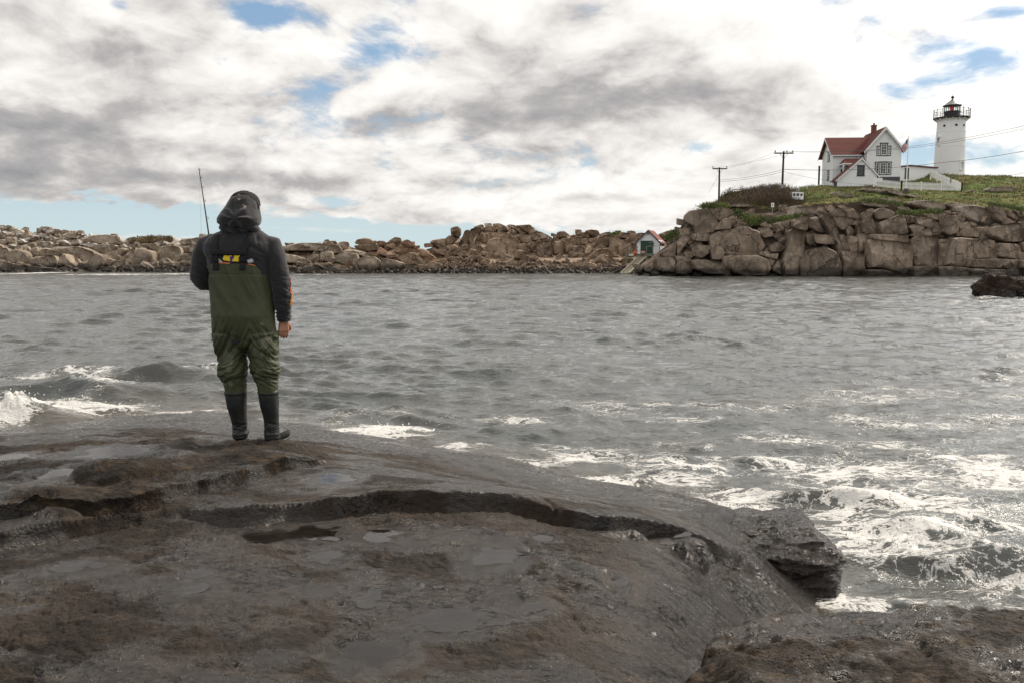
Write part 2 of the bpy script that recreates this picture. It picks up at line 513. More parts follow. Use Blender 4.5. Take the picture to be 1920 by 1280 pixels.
C_C = ctl(C_edge + C_back + [(0, 803, .84), (200, 800, .84), (300, 803, .90), (430, 806, .92), (520, 808, .90), (590, 822, .84), (650, 838, .80), (200, 870, 1.06), (0, 880, 1.04), (430, 850, 1.06), (-300, 900, 1.0), (330, 860, 1.06), (420, 829, 1.045), (500, 829, 1.045), (520, 835, 1.045)])
fA, fB, fC = RBF(A_C), RBF(B_C), RBF(C_C)
bl = [tuple(Pz(*q))[:2] for q in B_edge]
cl = [tuple(Pz(*q))[:2] for q in C_edge]
cb = [tuple(Pz(*q))[:2] for q in C_back]

def Hbase(x, y, full=False):
    wob = 0.030 * fbm(x * 2.6, y * 2.6, 0.3, 2) + 0.009 * fbm(x * 7, y * 7, 3.3, 2)
    a = fA(x, y); b = fB(x, y); c = fC(x, y)
    sdb = polysd(x, y, bl) + wob
    sdc = polysd(x, y, cl) + wob * 1.1
    sdk = -polysd(x, y, cb) + wob * 3
    # surface relief of each bed
    lay = fbm(x * 0.9 + 3, y * 0.9, 1.0, 3)
    rel = 0.016 * fbm(x * 2.3, y * 3.4, 5.0, 4) + 0.0065 * (1 - np.abs(fbm(x * 9, y * 17, 2.0, 4))) + 0.0035 * fbm(x * 30, y * 46, 4.0, 3)
    rough = 0.5 + 0.9 * sstep(fbm(x * 0.8, y * 0.8, 11.0, 2), -0.25, 0.45)
    a = a + rel * rough + 0.02 * lay
    # thin exfoliation steps on the front bed
    st = fbm(x * 1.1 + 0.6 * y, y * 1.9, 8.0, 4) * 5
    a = a + 0.010 * (np.floor(st) + sstep(st - np.floor(st), 0.0, 0.12) - st) * 0.8
    b = b + 1.2 * rel * rough + 0.018 * lay
    c = c - .018 + 1.6 * rel + 0.03 * fbm(x * 2.6, y * 3.6, 21.0, 3)
    mb = sstep(sdb, -0.030, 0.006)
    hh = a * (1 - mb) + b * mb
    lipb = np.exp(-((sdb - 0.02) / 0.07) ** 2) * 0.010 * (1 + fbm(x * 5, y * 5, 7.0, 2))
    wA = sstep(fA(x, y) , .25, .5)
    groove = np.exp(-((sdb + 0.044) / 0.024) ** 2) * 0.045 * wA * (0.7 + 0.8 * fbm(x * 2, y * 2, 9.0, 2))
    hh = hh + lipb - groove
    tip = 1 - sstep(x / y, -0.236, -0.203)
    mc = sstep(sdc, -0.034, 0.006) * sstep(sdk, -0.30, 0.02) * tip
    hh = hh * (1 - mc) + c * mc
    groc = np.exp(-((sdc + 0.050) / 0.026) ** 2) * 0.05 * sstep(sdk, 0.0, 0.1) * tip
    hh = hh - groc
    # rounded hump on the upper bed (lichen-gold nose) and its smaller neighbours
    for (px, py, z, rx, ry, amp) in ((228, 886, 1.06, .30, .20, .085), (60, 925, 1.05, .24, .10, .03), (400, 880, 1.06, .30, .12, .02), (95, 966, .99, .17, .06, .045)):
        q = Pz(px, py, z)
        rr = ((x - q.x) / rx) ** 2 + ((y - q.y) / ry) ** 2
        rr = rr * (1 + 0.35 * fbm(x * 4, y * 4, 31.0, 3))
        hh = hh + amp * np.clip(1 - rr ** 1.6, 0, 1) ** 0.6
    # flaky plates: small sharp-edged scales of weathered stone
    fl_ = fbm(x * 3.4 + .4 * y, y * 6.2, 55.0, 4) * 5.5
    q_ = fl_ - np.floor(fl_)
    pl_ = np.floor(fl_) + sstep(q_, 0, .10)
    hh = hh + .0045 * (pl_ - fl_) * sstep(fbm(x * .9, y * .9, 61.0, 3), -.35, .15)
    hh = hh - .014 * sstep(fbm(x * 5.2, y * 9.5, 71.0, 4), .50, .70)
    # short open joints in the front bed
    for (pts, dep) in JOINTS:
        sd = np.abs(polysd(x, y, pts) + 0.6 * wob)
        inside = (x > min(p[0] for p in pts) - .02) & (x < max(p[0] for p in pts) + .02) & (y > min(p[1] for p in pts) - .02) & (y < max(p[1] for p in pts) + .02)
        hh = hh - dep * np.exp(-(sd / 0.014) ** 2) * inside
    if full: return hh, sdb, sdc, sdk
    return hh
def jl(*pp): return [tuple(Pz(px, py, .8))[:2] for px, py in pp]
JOINTS = [(jl((948, 965), (985, 985), (1030, 988), (1048, 978)), .03), (jl((1020, 968), (1050, 985)), .03),
          (jl((1345, 1062), (1370, 1075), (1400, 1100)), .02), (jl((1075, 1140), (1095, 1165)), .015), (jl((1215, 1130), (1260, 1150)), .012),
          (jl((640, 1150), (700, 1165), (780, 1172)), .012), (jl((60, 1150), (120, 1147), (190, 1140)), .010), (jl((20, 940), (0, 955)), .01)]

def hit(px, py, hf, lo=2.3, hi=16):
    Ds = np.linspace(lo, hi, 1400)
    u = (px - 960) / F; v = (640 - py) / F
    t = Ds / (CT + v * ST)
    zz = EYE + t * (-ST + v * CT); xx = u * t
    h = hf(xx, Ds)
    k = np.argmax(zz < h)
    return xx[k], Ds[k], h[k]

PUDS = [(712, 1003, 78, 26), (612, 1045, 66, 26), (925, 1042, 84, 44), (150, 1062, 120, 18), (367, 1075, 40, 16), (366, 1102, 50, 20),
        (692, 1122, 52, 36), (845, 1162, 140, 44), (992, 1136, 70, 22), (700, 1222, 110, 54),
        (628, 896, 66, 22), (1165, 1090, 24, 18), (1018, 1008, 40, 12), (545, 1003, 170, 30), (1138, 993, 70, 12), (105, 888, 62, 16), (205, 846, 110, 18), (22, 857, 70, 12),
        (1240, 1000, 120, 16)]
PUD3 = []
for i, (px, py, w, h) in enumerate(PUDS):
    x0, y0, z0 = hit(px, py, Hbase)
    slope = math.atan2(EYE - z0, math.hypot(x0, y0))
    sx = w / F * y0 / 2 * 1.05
    sy = h / F * math.hypot(x0, y0) / math.sin(slope) / 2 * 1.0
    PUD3.append((x0, y0, z0 - 0.003, sx, sy))
def H(x, y, full=False):
    r = Hbase(x, y, True)
    hh = r[0]; sdb_ = r[1]
    n1 = fbm(x * 5.5, y * 7.0, 41.0, 4) * 1.15 + 0.25 * fbm(x * 26, y * 34, 43.0, 3)
    for (cx, cy, cz, sx, sy) in PUD3:
        rr = np.sqrt(((x - cx) / sx) ** 2 + ((y - cy) / sy) ** 2)
        m = sstep(-(rr + n1 * 0.55), -2.0, -0.95)
        tgt = cz + 0.012 * (rr + n1 * 0.75 - 0.95)
        tgt = np.clip(tgt, cz - 0.02, cz + 0.03)
        if cz < .93: m = m * sstep(-sdb_, .045, .11)
        hh = hh * (1 - m) + tgt * m
    if full: return (hh,) + r[1:]
    return hh

NR, NC = 600, 720
Dd = 2.35 * (15.5 / 2.35) ** (np.linspace(0, 1, NR))
Tt = np.linspace(-0.80, 0.62, NC)
DD, TT = np.meshgrid(Dd, Tt, indexing='ij')
X = TT * DD * (1 + 0.0 * DD); Y = DD
Z, sdb, sdc, sdk = H(X, Y, True)
ub = np.interp(sdb, [-.15, -.045, -.012, .004], [0, 1, .75, 0]) * sstep(fA(X, Y), .3, .6) * sstep(fB(X, Y) - fA(X, Y), .02, .07)
uc = np.interp(sdc, [-.16, -.050, -.012, .004], [0, 1, .75, 0]) * sstep(sdk, .0, .15) * (1 - sstep(X / Y, -.236, -.21))
V = np.stack([X, Y + .030 * ub + .045 * uc, Z], -1).reshape(-1, 3)
fm = lambda a: 0.25 * (a[:-1, :-1] + a[1:, :-1] + a[:-1, 1:] + a[1:, 1:])
WET = np.zeros_like(X)
n1_ = fbm(X * 5.5, Y * 7.0, 41.0, 3)
for (cx, cy, cz, sx, sy) in PUD3:
    rr = np.sqrt(((X - cx) / sx) ** 2 + ((Y - cy) / sy) ** 2)
    WET = np.maximum(WET, sstep(-(rr + n1_ * .5), -2.3, -1.3))
WET = WET.ravel()
keep = fm(Z) > -0.75
cB = fm(sdb) > -0.05
cC = (fm(sdc) > -0.06) & (fm(sdk) > -0.42)
shore = empty('shore_rock'); tag(shore, kind='structure')
shore['label'] = 'broad wet brown rock ledge filling the foreground'
for nm, mk, lab in (('front_bed', keep & ~cB & ~cC, 'smooth wet lowest bed with shallow puddles'),
                    ('middle_bed', keep & cB & ~cC, 'middle bed with an undercut lip running across'),
                    ('upper_bed', keep & cC, 'rough brown upper bed the angler stands on')):
    f = gridfaces(NR, NC, mk)
    v2, f2, _u = compact(V, f)
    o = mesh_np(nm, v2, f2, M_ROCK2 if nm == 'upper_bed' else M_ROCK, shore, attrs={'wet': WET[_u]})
    o['label'] = lab

M_PUD, n, b = newmat('puddle_water')
pos = n.node('ShaderNodeNewGeometry').outputs['Position']
b.inputs['Base Color'].default_value = (0.80, 0.74, 0.66, 1)
b.inputs['Transmission Weight'].default_value = 1.0
b.inputs['Roughness'].default_value = 0.0
b.inputs['IOR'].default_value = 1.33
n.put(b.inputs['Normal'], n.bump(n.noise(pos, 14, 3, 0.5), 0.06, 0.01))
for (cx, cy, cz, sx, sy) in PUD3:
    k = 40
    v = [(cx, cy, cz)] + [(cx + 1.9 * sx * cos(2 * pi * i / k), cy + 1.9 * sy * sin(2 * pi * i / k), cz) for i in range(k)]
    # keep only where the basin holds it: the sheet passes under the rock around
    xs = np.array([q[0] for q in v]); ys = np.array([q[1] for q in v])
    R = np.linspace(0, 1, 22)[1:]
    th = np.linspace(0, 2 * pi, 73)[:-1]
    vv = [(cx, cy, cz)]; 
    rr = np.zeros((len(th),))
    gx = cx + 1.7 * sx * R[None] * np.cos(th)[:, None]; gy = cy + 1.7 * sy * R[None] * np.sin(th)[:, None]
    hz = H(gx, gy)
    for j in range(len(th)):
        ab = np.where(hz[j] > cz + 0.002)[0]
        rr[j] = R[ab[0]] if len(ab) else 0.55
    rr = np.maximum(rr, 0.12)
    vv += [(cx + 1.7 * sx * rr[j] * cos(th[j]), cy + 1.7 * sy * rr[j] * sin(th[j]), cz) for j in range(len(th))]
    nn = len(th)
    ff = [(0, 1 + j, 1 + (j + 1) % nn) for j in range(nn)]
    mesh_np('puddle', vv, ff, M_PUD, shore, smooth=False)

# ---- dark split block standing at the channel
def lump(name, c, r, mat, parent=None, seed=0, n=56, strata=0.0, amp=0.10, p=3.2, cuts=5, cutd=0.82, rz=0.0, fine=0.02):
    """rounded, faceted, layered rock of half-size r about centre c"""
    rs = np.random.RandomState(seed)
    vs = []; fs = []; base = 0
    u = np.linspace(-1, 1, n)
    a, b_ = np.meshgrid(u, u, indexing='ij')
    for ax in range(3):
        for sg in (-1, 1):
            q = [None] * 3
            q[ax] = np.full_like(a, sg); q[(ax + 1) % 3] = a if sg > 0 else b_; q[(ax + 2) % 3] = b_ if sg > 0 else a
            vs.append(np.stack(q, -1).reshape(-1, 3)); fs.append(gridfaces(n, n) + base); base += n * n
    v = np.concatenate(vs); f = np.concatenate(fs)
    d = v / np.linalg.norm(v, axis=1)[:, None]
    rad = 1.0 / (np.abs(d) ** p).sum(1) ** (1 / p)
    v = d * rad[:, None]
    for k in range(cuts):
        nrm = rs.normal(size=3); nrm /= np.linalg.norm(nrm)
        lim = cutd * (0.9 + 0.25 * rs.rand())
        ex = np.maximum(0, v @ nrm - lim)
        v = v - ex[:, None] * nrm
    s = seed * 3.7
    q = v * np.array(r)
    w = fbm(v[:, 0] * 1.3 + s, v[:, 1] * 1.3, v[:, 2] * 1.3, 5)
    v = v * (1 + amp * w)[:, None]
    if strata:
        lay = fbm(v[:, 0] * .5, v[:, 1] * .5, v[:, 2] * 5 + s, 3)
        hor = np.array([1, 1, 0.0])
        v = v * (1 + strata * lay[:, None] * hor)
    q = v * np.array(r)
    fn = fbm(q[:, 0] * 9 / max(r), q[:, 1] * 9 / max(r), q[:, 2] * 14 / max(r) + s, 4)
    q = q + d * (fine * max(r) * fn)[:, None]
    cr, sr = cos(rz), sin(rz)
    q = np.stack([q[:, 0] * cr - q[:, 1] * sr, q[:, 0] * sr + q[:, 1] * cr, q[:, 2]], -1)
    o = mesh_np(name, q, f, mat, parent)
    bm = bmesh.new(); bm.from_mesh(o.data); bmesh.ops.remove_doubles(bm, verts=bm.verts, dist=1e-4 * max(r)); bm.to_mesh(o.data); bm.free()
    o.location = c
    return o
cen = P(1478, 1020, 6.15)
lb = empty('ledge_block', (cen.x, cen.y, 0)); tag(lb, 'dark layered block of rock split off the ledge end, foam washing round it', 'rock')
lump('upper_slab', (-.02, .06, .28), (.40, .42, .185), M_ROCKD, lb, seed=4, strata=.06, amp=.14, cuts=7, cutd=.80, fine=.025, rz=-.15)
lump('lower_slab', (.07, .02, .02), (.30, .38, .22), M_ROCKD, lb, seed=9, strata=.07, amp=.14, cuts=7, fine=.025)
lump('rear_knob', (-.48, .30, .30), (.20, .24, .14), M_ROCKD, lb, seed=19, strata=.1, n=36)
# ---- near rock at the bottom right corner
gx = np.linspace(.45, 4.2, 380); gy = np.linspace(1.6, 5.0, 360)
GX, GY = np.meshgrid(gx, gy, indexing='xy')
crest = [tuple(Pz(px, py, z))[:2] for px, py, z in ((1280, 1400, .7), (1318, 1262, .74), (1345, 1215, .78), (1420, 1178, .82), (1500, 1164, .84), (1600, 1156, .85), (1750, 1158, .84), (1920, 1172, .82), (2200, 1190, .8), (2700, 1200, .75))]
sd = -polysd(GX, GY, crest) + 0.05 * fbm(GX * 2.4, GY * 2.4, 2.2, 4)
prof = np.where(sd > 0, .875 + .10 * (1 - np.exp(-np.maximum(sd, 0) / .35)), .875 - 1.9 * np.maximum(-sd, 0) ** 1.15 - .25 * sstep(-sd, 0, .1))
lft = sstep(GX, .62, .90)
GZ = prof - .05 * (1 - lft)
GZ += .045 * fbm(GX * 2.0, GY * 2.4, 6.0, 4) + .016 * fbm(GX * 8, GY * 11, 1.0, 4) + .006 * fbm(GX * 28, GY * 36, 3.0, 3)
pit = np.clip(fbm(GX * 9, GY * 15, 12.0, 3) - .25, 0, 1)
GZ += .012 * (1 - np.abs(fbm(GX * 6, GY * 9, 22.0, 4)) * 2)
GZ -= .06 * pit * sstep(fbm(GX * 1.4, GY * 1.4, 3.0, 2), -.3, .2)
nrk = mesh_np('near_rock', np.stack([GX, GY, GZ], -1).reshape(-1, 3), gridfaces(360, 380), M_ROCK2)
tag(nrk, 'rough pitted brown rock rising across the bottom right corner', 'rock')
# pebbles wedged against the ledges
for (px, py, z, s, sd_) in ((92, 966, .99, .11, 3), (625, 862, .96, .05, 5), (1012, 962, .87, .05, 8)):
    q = Pz(px, py, z)

# ================================================================== sea
def foam_density(x, y):
    """how much foam lies on the water, from where it lies in the bay"""
    d = np.zeros_like(x)
    for (px, py, wx, wy, a) in FOAM:
        q = Pz(px, py, 0.0)
        sx = wx / F * q.y; sy = max(0.25, wy * q.y ** 2 / (EYE * F))
        rr = ((x - q.x) / sx) ** 2 + ((y - q.y) / sy) ** 2
        d = np.maximum(d, a * np.exp(-rr))
    return d
FOAM = [(330, 775, 170, 9, .62), (430, 802, 140, 7, .60), (640, 835, 100, 7, .5), (950, 880, 140, 12, .62), (1250, 760, 500, 30, .36), (1650, 740, 300, 30, .36), (700, 770, 300, 20, .34), (1750, 1010, 230, 90, .84), (1650, 940, 240, 60, .82), (1880, 1080, 150, 80, .80), (1560, 880, 330, 40, .72), (1850, 880, 180, 50, .72), (1300, 880, 230, 40, .62),
        (1480, 830, 300, 24, .55), (1050, 850, 180, 26, .55), (1750, 790, 260, 22, .50), (1300, 790, 200, 14, .42), (950, 790, 120, 12, .50), (1400, 940, 130, 30, .72),
        (1420, 965, 110, 14, .95), (1700, 1130, 160, 24, .85), (700, 812, 120, 16, 1.0), (860, 840, 80, 14, .72), (520, 795, 150, 14, .62),
        (25, 785, 75, 38, 1.35), (140, 768, 130, 16, 1.15), (300, 700, 150, 14, .52), (100, 715, 180, 18, .60), (190, 735, 60, 10, .75), (400, 690, 120, 10, .5),
        (75, 512, 30, 2.4, 1.3), (220, 515, 110, 1.5, .85), (330, 514, 50, 1.5, .9), (580, 515, 60, 1.0, .55), (1860, 558, 70, 2.0, .5), (1120, 905, 120, 20, .7), (1560, 1120, 60, 30, .7), (1640, 1040, 90, 50, .78)]
rs = np.random.RandomState(11)
waves = []
for i in range(84):
    L = 0.26 * (2.6 / 0.26) ** rs.rand()
    a = rs.normal(0, 0.42) + (pi if rs.rand() < .25 else 0) - 0.15
    k = 2 * pi / L
    amp = 0.0052 * L ** 0.72 * (0.5 + rs.rand())
    waves.append((k * sin(a), -k * cos(a), amp, rs.rand() * 2 * pi, L))
for i in range(46):      # short wind ripples
    L = 0.26 * (1.1 / 0.26) ** rs.rand(); a = rs.normal(-.1, .5); k = 2 * pi / L
    waves.append((k * sin(a), -k * cos(a), 0.0056 * L ** .9 * (.5 + rs.rand()), rs.rand() * 2 * pi, L))
def sea(x, y):
    px_ = 0.6 * fbm(x * .12, y * .12, 3.0, 2); 
    grp = 0.75 + 0.6 * fbm(x * .10 + 4, y * .16, 5.0, 3)
    h = np.zeros_like(x); dx = np.zeros_like(x); dy = np.zeros_like(x)
    cell = np.maximum(np.abs(y) * 0.0062, .01)
    for kx, ky, amp, ph, L in waves:
        w = sstep(L / cell, 2.0, 4.0)
        t = kx * x + ky * y + ph + px_
        h += amp * w * np.cos(t)
        k = math.hypot(kx, ky)
        dx -= amp * w * kx / k * np.sin(t); dy -= amp * w * ky / k * np.sin(t)
    far = 1 + .9 * sstep(y, 14, 60)
    grp = grp * far
    h = h * grp
    # breaking swell at the left and swash over the ledge
    for (px, py, wx, sy, amp) in ((300, 712, 2.6, .55, .30), (90, 735, 3.0, .6, .22), (20, 790, .95, .5, .42), (140, 772, 1.3, .30, .16), (690, 815, .95, .28, .13),
                                  (860, 842, .45, .22, .08), (1780, 1000, 1.0, .5, .10), (1380, 800, .8, .3, .10), (1330, 760, 1.2, .3, .08), (1830, 1075, .8, .3, .14), (1620, 955, .8, .22, .10)):
        q = Pz(px, py, 0.0)
        yy = y - q.y + 0.12 * (x - q.x) + .25 * fbm(x * .6, y * .6, 8.0, 2)
        h += amp * np.exp(-((x - q.x) / wx) ** 2) * np.exp(-(yy / sy) ** 2 * np.where(yy < 0, 2.2, .8))
    fo = foam_density(x, y)
    chop = fbm(x * 3.2, y * 4.4, 9.0, 4)
    h += sstep(fo, .30, 1.0) * (.030 * chop + .022 * (1 - np.abs(fbm(x * 7, y * 9, 19.0, 4)))) * (y < 40)
    h += sstep(fo, 1.02, 1.25) * (.20 * np.abs(fbm(x * 4.5, y * 4.5, 29.0, 4)) + .03 * fbm(x * 17, y * 17, 39.0, 3)) * (y < 40)
    return h, dx * .75 * grp, dy * .75 * grp, fo
NR, NC = 880, 640
Dd = 3.1 * (205 / 3.1) ** (np.linspace(0, 1, NR) )
Tt = np.linspace(-0.82, 0.86, NC)
DD, TT = np.meshgrid(Dd, Tt, indexing='ij')
X = TT * DD; Y = DD.copy()
h, dx, dy, fo = sea(X, Y)
edge = (sstep(TT, -.82, -.74) * sstep(-TT, -.86, -.78)) * sstep(-DD, -205, -170)
Zw = h * edge - 0.02 * (1 - edge)
rockz = np.where(Y < 16, H(X, np.minimum(Y, 15.9)), -2.0)
# thin swash follows the ledge where it is barely awash
film = sstep(rockz, -.25, .12)
Zw = np.where(Y < 15, Zw * (1 - .55 * film) + 0.02 * film, Zw)
Vw = np.stack([X + dx * edge, Y + dy * edge, Zw], -1).reshape(-1, 3)
mk = (fm(rockz) < 0.35)
f = gridfaces(NR, NC, mk)
v2, f2, idx = compact(Vw, f)
M_SEA, n, b = newmat('sea_water')
g = n.node('ShaderNodeNewGeometry'); pos = g.outputs['Position']
at = n.node('ShaderNodeAttribute', attribute_name='foam').outputs['Fac']
sh = n.node('ShaderNodeAttribute', attribute_name='shallow').outputs['Fac']
dist = n.vm('LENGTH', n.vm('SUBTRACT', pos, (0, 0, EYE)))
col = n.mix(n.ss(n.noise(pos, .5, 3, .5), .35, .65), (0.040, 0.046, 0.042), (0.056, 0.056, 0.048))
col = n.mix(n.m('MULTIPLY', sh, .8), col, (0.070, 0.056, 0.038))
# foam laces: thin where the density is low, closing to sheets where it is high
pw = n.vm('ADD', pos, n.vm('SCALE', n.vm('SUBTRACT', n.node('ShaderNodeTexNoise', _Vector=pos, _Scale=1.6, _Detail=3.0).outputs[1], (.5, .5, .5)), scale=.42))
pw = n.vm('MULTIPLY', pw, (0.85, 1.55, 0.4))
r1 = n.m('ABSOLUTE', n.m('SUBTRACT', n.noise(pw, 1.9, 6, .60), .5))
r2 = n.m('ABSOLUTE', n.m('SUBTRACT', n.noise(n.vm('ADD', pw, (5, 9, 2)), 5.2, 5, .62), .5))
lace = n.m('MINIMUM', n.m('MULTIPLY', r1, 1.25), n.m('MULTIPLY', r2, 1.9))
patch = n.noise(n.vm('ADD', pw, (15, 3, 2)), .95, 5, .6)
dn = n.m('MULTIPLY', at, n.ss(patch, .33, .62, .35, 1.25))
wid = n.m('MULTIPLY', n.m('SUBTRACT', dn, .24), .135)
fm1 = n.m('SUBTRACT', wid, lace)
fm1 = n.ss(fm1, -.012, .022)
bub = n.voro(pw, 34).outputs['Distance']
holes = n.ss(n.m('ADD', bub, n.m('MULTIPLY', dn, .25)), .30, .55, .45, 1.0)
fm1 = n.m('MULTIPLY', fm1, holes)
fm1 = n.m('MAXIMUM', fm1, n.ss(n.m('ADD', n.m('MULTIPLY', dn, 1.0), n.m('MULTIPLY', n.m('SUBTRACT', n.noise(pos, 7, 5, .7), .5), 1.1)), 1.20, 1.6))
fm1 = n.m('MULTIPLY', fm1, n.ss(at, .10, .30), clamp=True)
milky = n.m('MULTIPLY', n.ss(at, .55, 1.0), .22)
col = n.mix(milky, col, (.30, .31, .29))
n.put(b.inputs['Base Color'], n.mix(fm1, col, (0.60, 0.585, 0.56)))
n.put(b.inputs['Roughness'], n.mix(fm1, n.mix(n.ss(dist, 10, 110), (.05,) * 3, (.09,) * 3), (.75,) * 3))
b.inputs['IOR'].default_value = 1.55
pr = n.vm('MULTIPLY', pos, (1.0, 1.9, 1.0))
rip = n.m('ADD', n.m('MULTIPLY', n.noise(pr, 3.4, 4, .6, .4), 1.0), n.m('MULTIPLY', n.noise(pr, 11, 4, .6, .3), .36))
big = n.noise(n.vm('MULTIPLY', pos, (.8, 1.7, 1)), .95, 4, .6, .4)
hh = n.m('ADD', rip, n.m('MULTIPLY', big, n.ss(dist, 12, 60, .5, 3.6)))
bn = n.bump(hh, n.ss(dist, 6, 90, .85, 1.0), .042)
hf = n.m('ADD', n.m('MULTIPLY', fm1, .8), n.m('MULTIPLY', n.noise(pos, 40, 4, .7), .5))
bn = n.jitter(bn, n.vm('MULTIPLY', pos, (1, 1.3, 1)), 2.1, n.ss(dist, 8, 70, .28, .55), 4)
bn = n.jitter(bn, pos, 9, .55, 3)
n.put(b.inputs['Normal'], n.bump(hf, n.m('MULTIPLY', fm1, .6), .02, bn))
sea_o = mesh_np('sea', v2, f2, M_SEA, attrs={'foam': fo.ravel()[idx], 'shallow': (film * (Y < 15)).ravel()[idx]})
tag(sea_o, kind='structure')
# drops thrown up where the swell breaks
rs = np.random.RandomState(77)
bm = bmesh.new()
for (px, py, wx, hh_, nn_, y0) in ((20, 790, .75, .42, 420, 12.3), (130, 775, .9, .16, 200, 12.9), (690, 815, .8, .12, 160, 11.0), (1640, 1030, .7, .10, 120, 6.9), (1850, 1090, .5, .16, 160, 6.2), (1400, 968, .4, .07, 60, 7.6)):
    q = Pz(px, py, 0.0)
    for i in range(nn_):
        s_ = .004 + .011 * rs.rand() ** 3
        c = Vector((q.x + rs.normal(0, wx * .5), q.y + rs.normal(0, .22), .04 + abs(rs.normal(0, hh_ * .55))))
        g_ = [bm.verts.new(c + Vector(d_) * s_) for d_ in ((1, 0, 0), (-1, 0, 0), (0, 1, 0), (0, -1, 0), (0, 0, 1.2), (0, 0, -1.2))]
        for t_ in ((0, 2, 4), (2, 1, 4), (1, 3, 4), (3, 0, 4), (2, 0, 5), (1, 2, 5), (3, 1, 5), (0, 3, 5)): bm.faces.new([g_[k] for k in t_])
me = bpy.data.meshes.new('spray'); bm.to_mesh(me); bm.free()
me.materials.append(plain('spray_drops', (.75, .75, .74), .3))
tag(link(bpy.data.objects.new('spray', me)), 'drops of spray where the swell breaks on the rock', kind='stuff')
# open sea round about, to the horizon
R0 = 9000
ang = [-.82, .86]
o = MB()
q = [(-.8199 * 3.1, 3.1), (.8599 * 3.1, 3.1), (.8599 * 205, 205), (-.8199 * 205, 205)]
w = [(-R0, -R0), (R0, -R0), (R0, R0), (-R0, R0)]
o.add([(a, b_, -.022) for a, b_ in q] + [(a, b_, -.022) for a, b_ in w], [(0, 1, 5, 4), (1, 2, 6, 5), (2, 3, 7, 6), (3, 0, 4, 7)])
ocean = o.build('ocean', M_SEA); tag(ocean, kind='structure')
sb = MB().add([(-R0, -R0, -4), (R0, -R0, -4), (R0, R0, -4), (-R0, R0, -4)], [(0, 1, 2, 3)]).build('seabed', M_ROCKD); tag(sb, kind='structure')
# ================================================================== far rock banks and cliff
def granite(name, c_dark, c_mid, c_light, tide=1.3, guano=0.0, sc=1.0):
    m, n, b = newmat(name)
    g = n.node('ShaderNodeNewGeometry'); pos = g.outputs['Position']
    nz = n.xyz(g.outputs['Normal'])[2]; z = n.xyz(pos)[2]
    rnd = n.node('ShaderNodeObjectInfo').outputs['Random']
    big = n.noise(pos, .35 * sc, 5, .6)
    med = n.noise(n.vm('ADD', pos, n.comb(n.m('MULTIPLY', rnd, 30), 0.0, 0.0)), 1.5 * sc, 6, .65)
    fine = n.noise(pos, 9 * sc, 5, .7)
    c = n.mix(n.ss(n.m('ADD', big, n.m('MULTIPLY', n.m('SUBTRACT', rnd, .5), .35)), .32, .66), c_dark, c_mid)
    c = n.mix(n.ss(med, .48, .72, 0, .75), c, c_light)
    streak = n.noise(n.vm('MULTIPLY', pos, (1.8, 1.8, .25)), .9, 4, .6)
    c = n.mix(n.ss(streak, .50, .66, 0, .5), c, tuple(q * .45 for q in c_dark))
    c = n.mix(n.ss(fine, .35, .6, .45, 0), c, tuple(q * .55 for q in c_dark))
    lich = n.ss(n.noise(pos, 2.2 * sc, 4, .7), .60, .68)
    c = n.mix(n.m('MULTIPLY', lich, n.ss(nz, .2, .8, .1, .55)), c, (.36, .35, .31))
    if guano:
        gw = n.m('MULTIPLY', n.ss(nz, .15, .7), n.ss(n.noise(pos, .9, 5, .7), .44, .60))
        gw = n.m('MULTIPLY', gw, n.ss(z, 3.0, 5.0, 0, guano))
        c = n.mix(gw, c, (.66, .64, .60))
    tl = n.m('ADD', z, n.m('MULTIPLY', n.m('SUBTRACT', n.noise(pos, .8, 3, .5), .5), 1.1))
    wet = n.ss(tl, tide * .45, tide, 1, 0)
    c = n.mix(n.m('MULTIPLY', wet, .86), c, (.020, .016, .012))
    cw_ = n.vm('ADD', pos, n.vm('SCALE', n.node('ShaderNodeTexNoise', _Vector=pos, _Scale=.9, _Detail=4.0).outputs[1], scale=1.8))
    crk = n.voro(n.vm('MULTIPLY', cw_, (1, 1, .7)), .36 * sc, 'DISTANCE_TO_EDGE').outputs['Distance']
    c = n.mix(n.m('MULTIPLY', n.ss(crk, .0, .028, .8, 0), n.ss(n.noise(pos, .7, 3, .5), .46, .60)), c, (.018, .014, .011))
    n.put(b.inputs['Base Color'], c)
    n.put(b.inputs['Roughness'], n.m('SUBTRACT', .88, n.m('MULTIPLY', wet, .4)))
    b.inputs['Specular IOR Level'].default_value = .3
    h = n.m('ADD', n.m('MULTIPLY', med, .8), n.m('MULTIPLY', fine, .22))
    crack = crk
    h = n.m('ADD', h, n.ss(crack, 0, .04, -.4, 0))
    n.put(b.inputs['Normal'], n.bump(h, .95, .22 / sc))
    return m
M_LEFT = granite('pale_granite', (.19, .145, .108), (.36, .29, .22), (.50, .43, .34), 1.5, .85)
M_MID = granite('warm_granite', (.155, .108, .074), (.33, .238, .165), (.46, .36, .27), 1.2)
M_ORANGE = granite('rust_granite', (.18, .105, .065), (.30, .19, .125), (.40, .29, .21), 1.0)
M_CLIFF = granite('cliff_granite', (.175, .135, .102), (.34, .262, .20), (.46, .38, .30), 1.3)
M_CLIFFL = granite('cliff_top_granite', (.20, .160, .125), (.31, .255, .205), (.42, .37, .31), .3)
M_SEAROCK = granite('weedy_rock', (.022, .014, .010), (.050, .030, .020), (.085, .052, .034), .5, sc=2)
for m_ in (M_LEFT, M_MID, M_CLIFF): pass

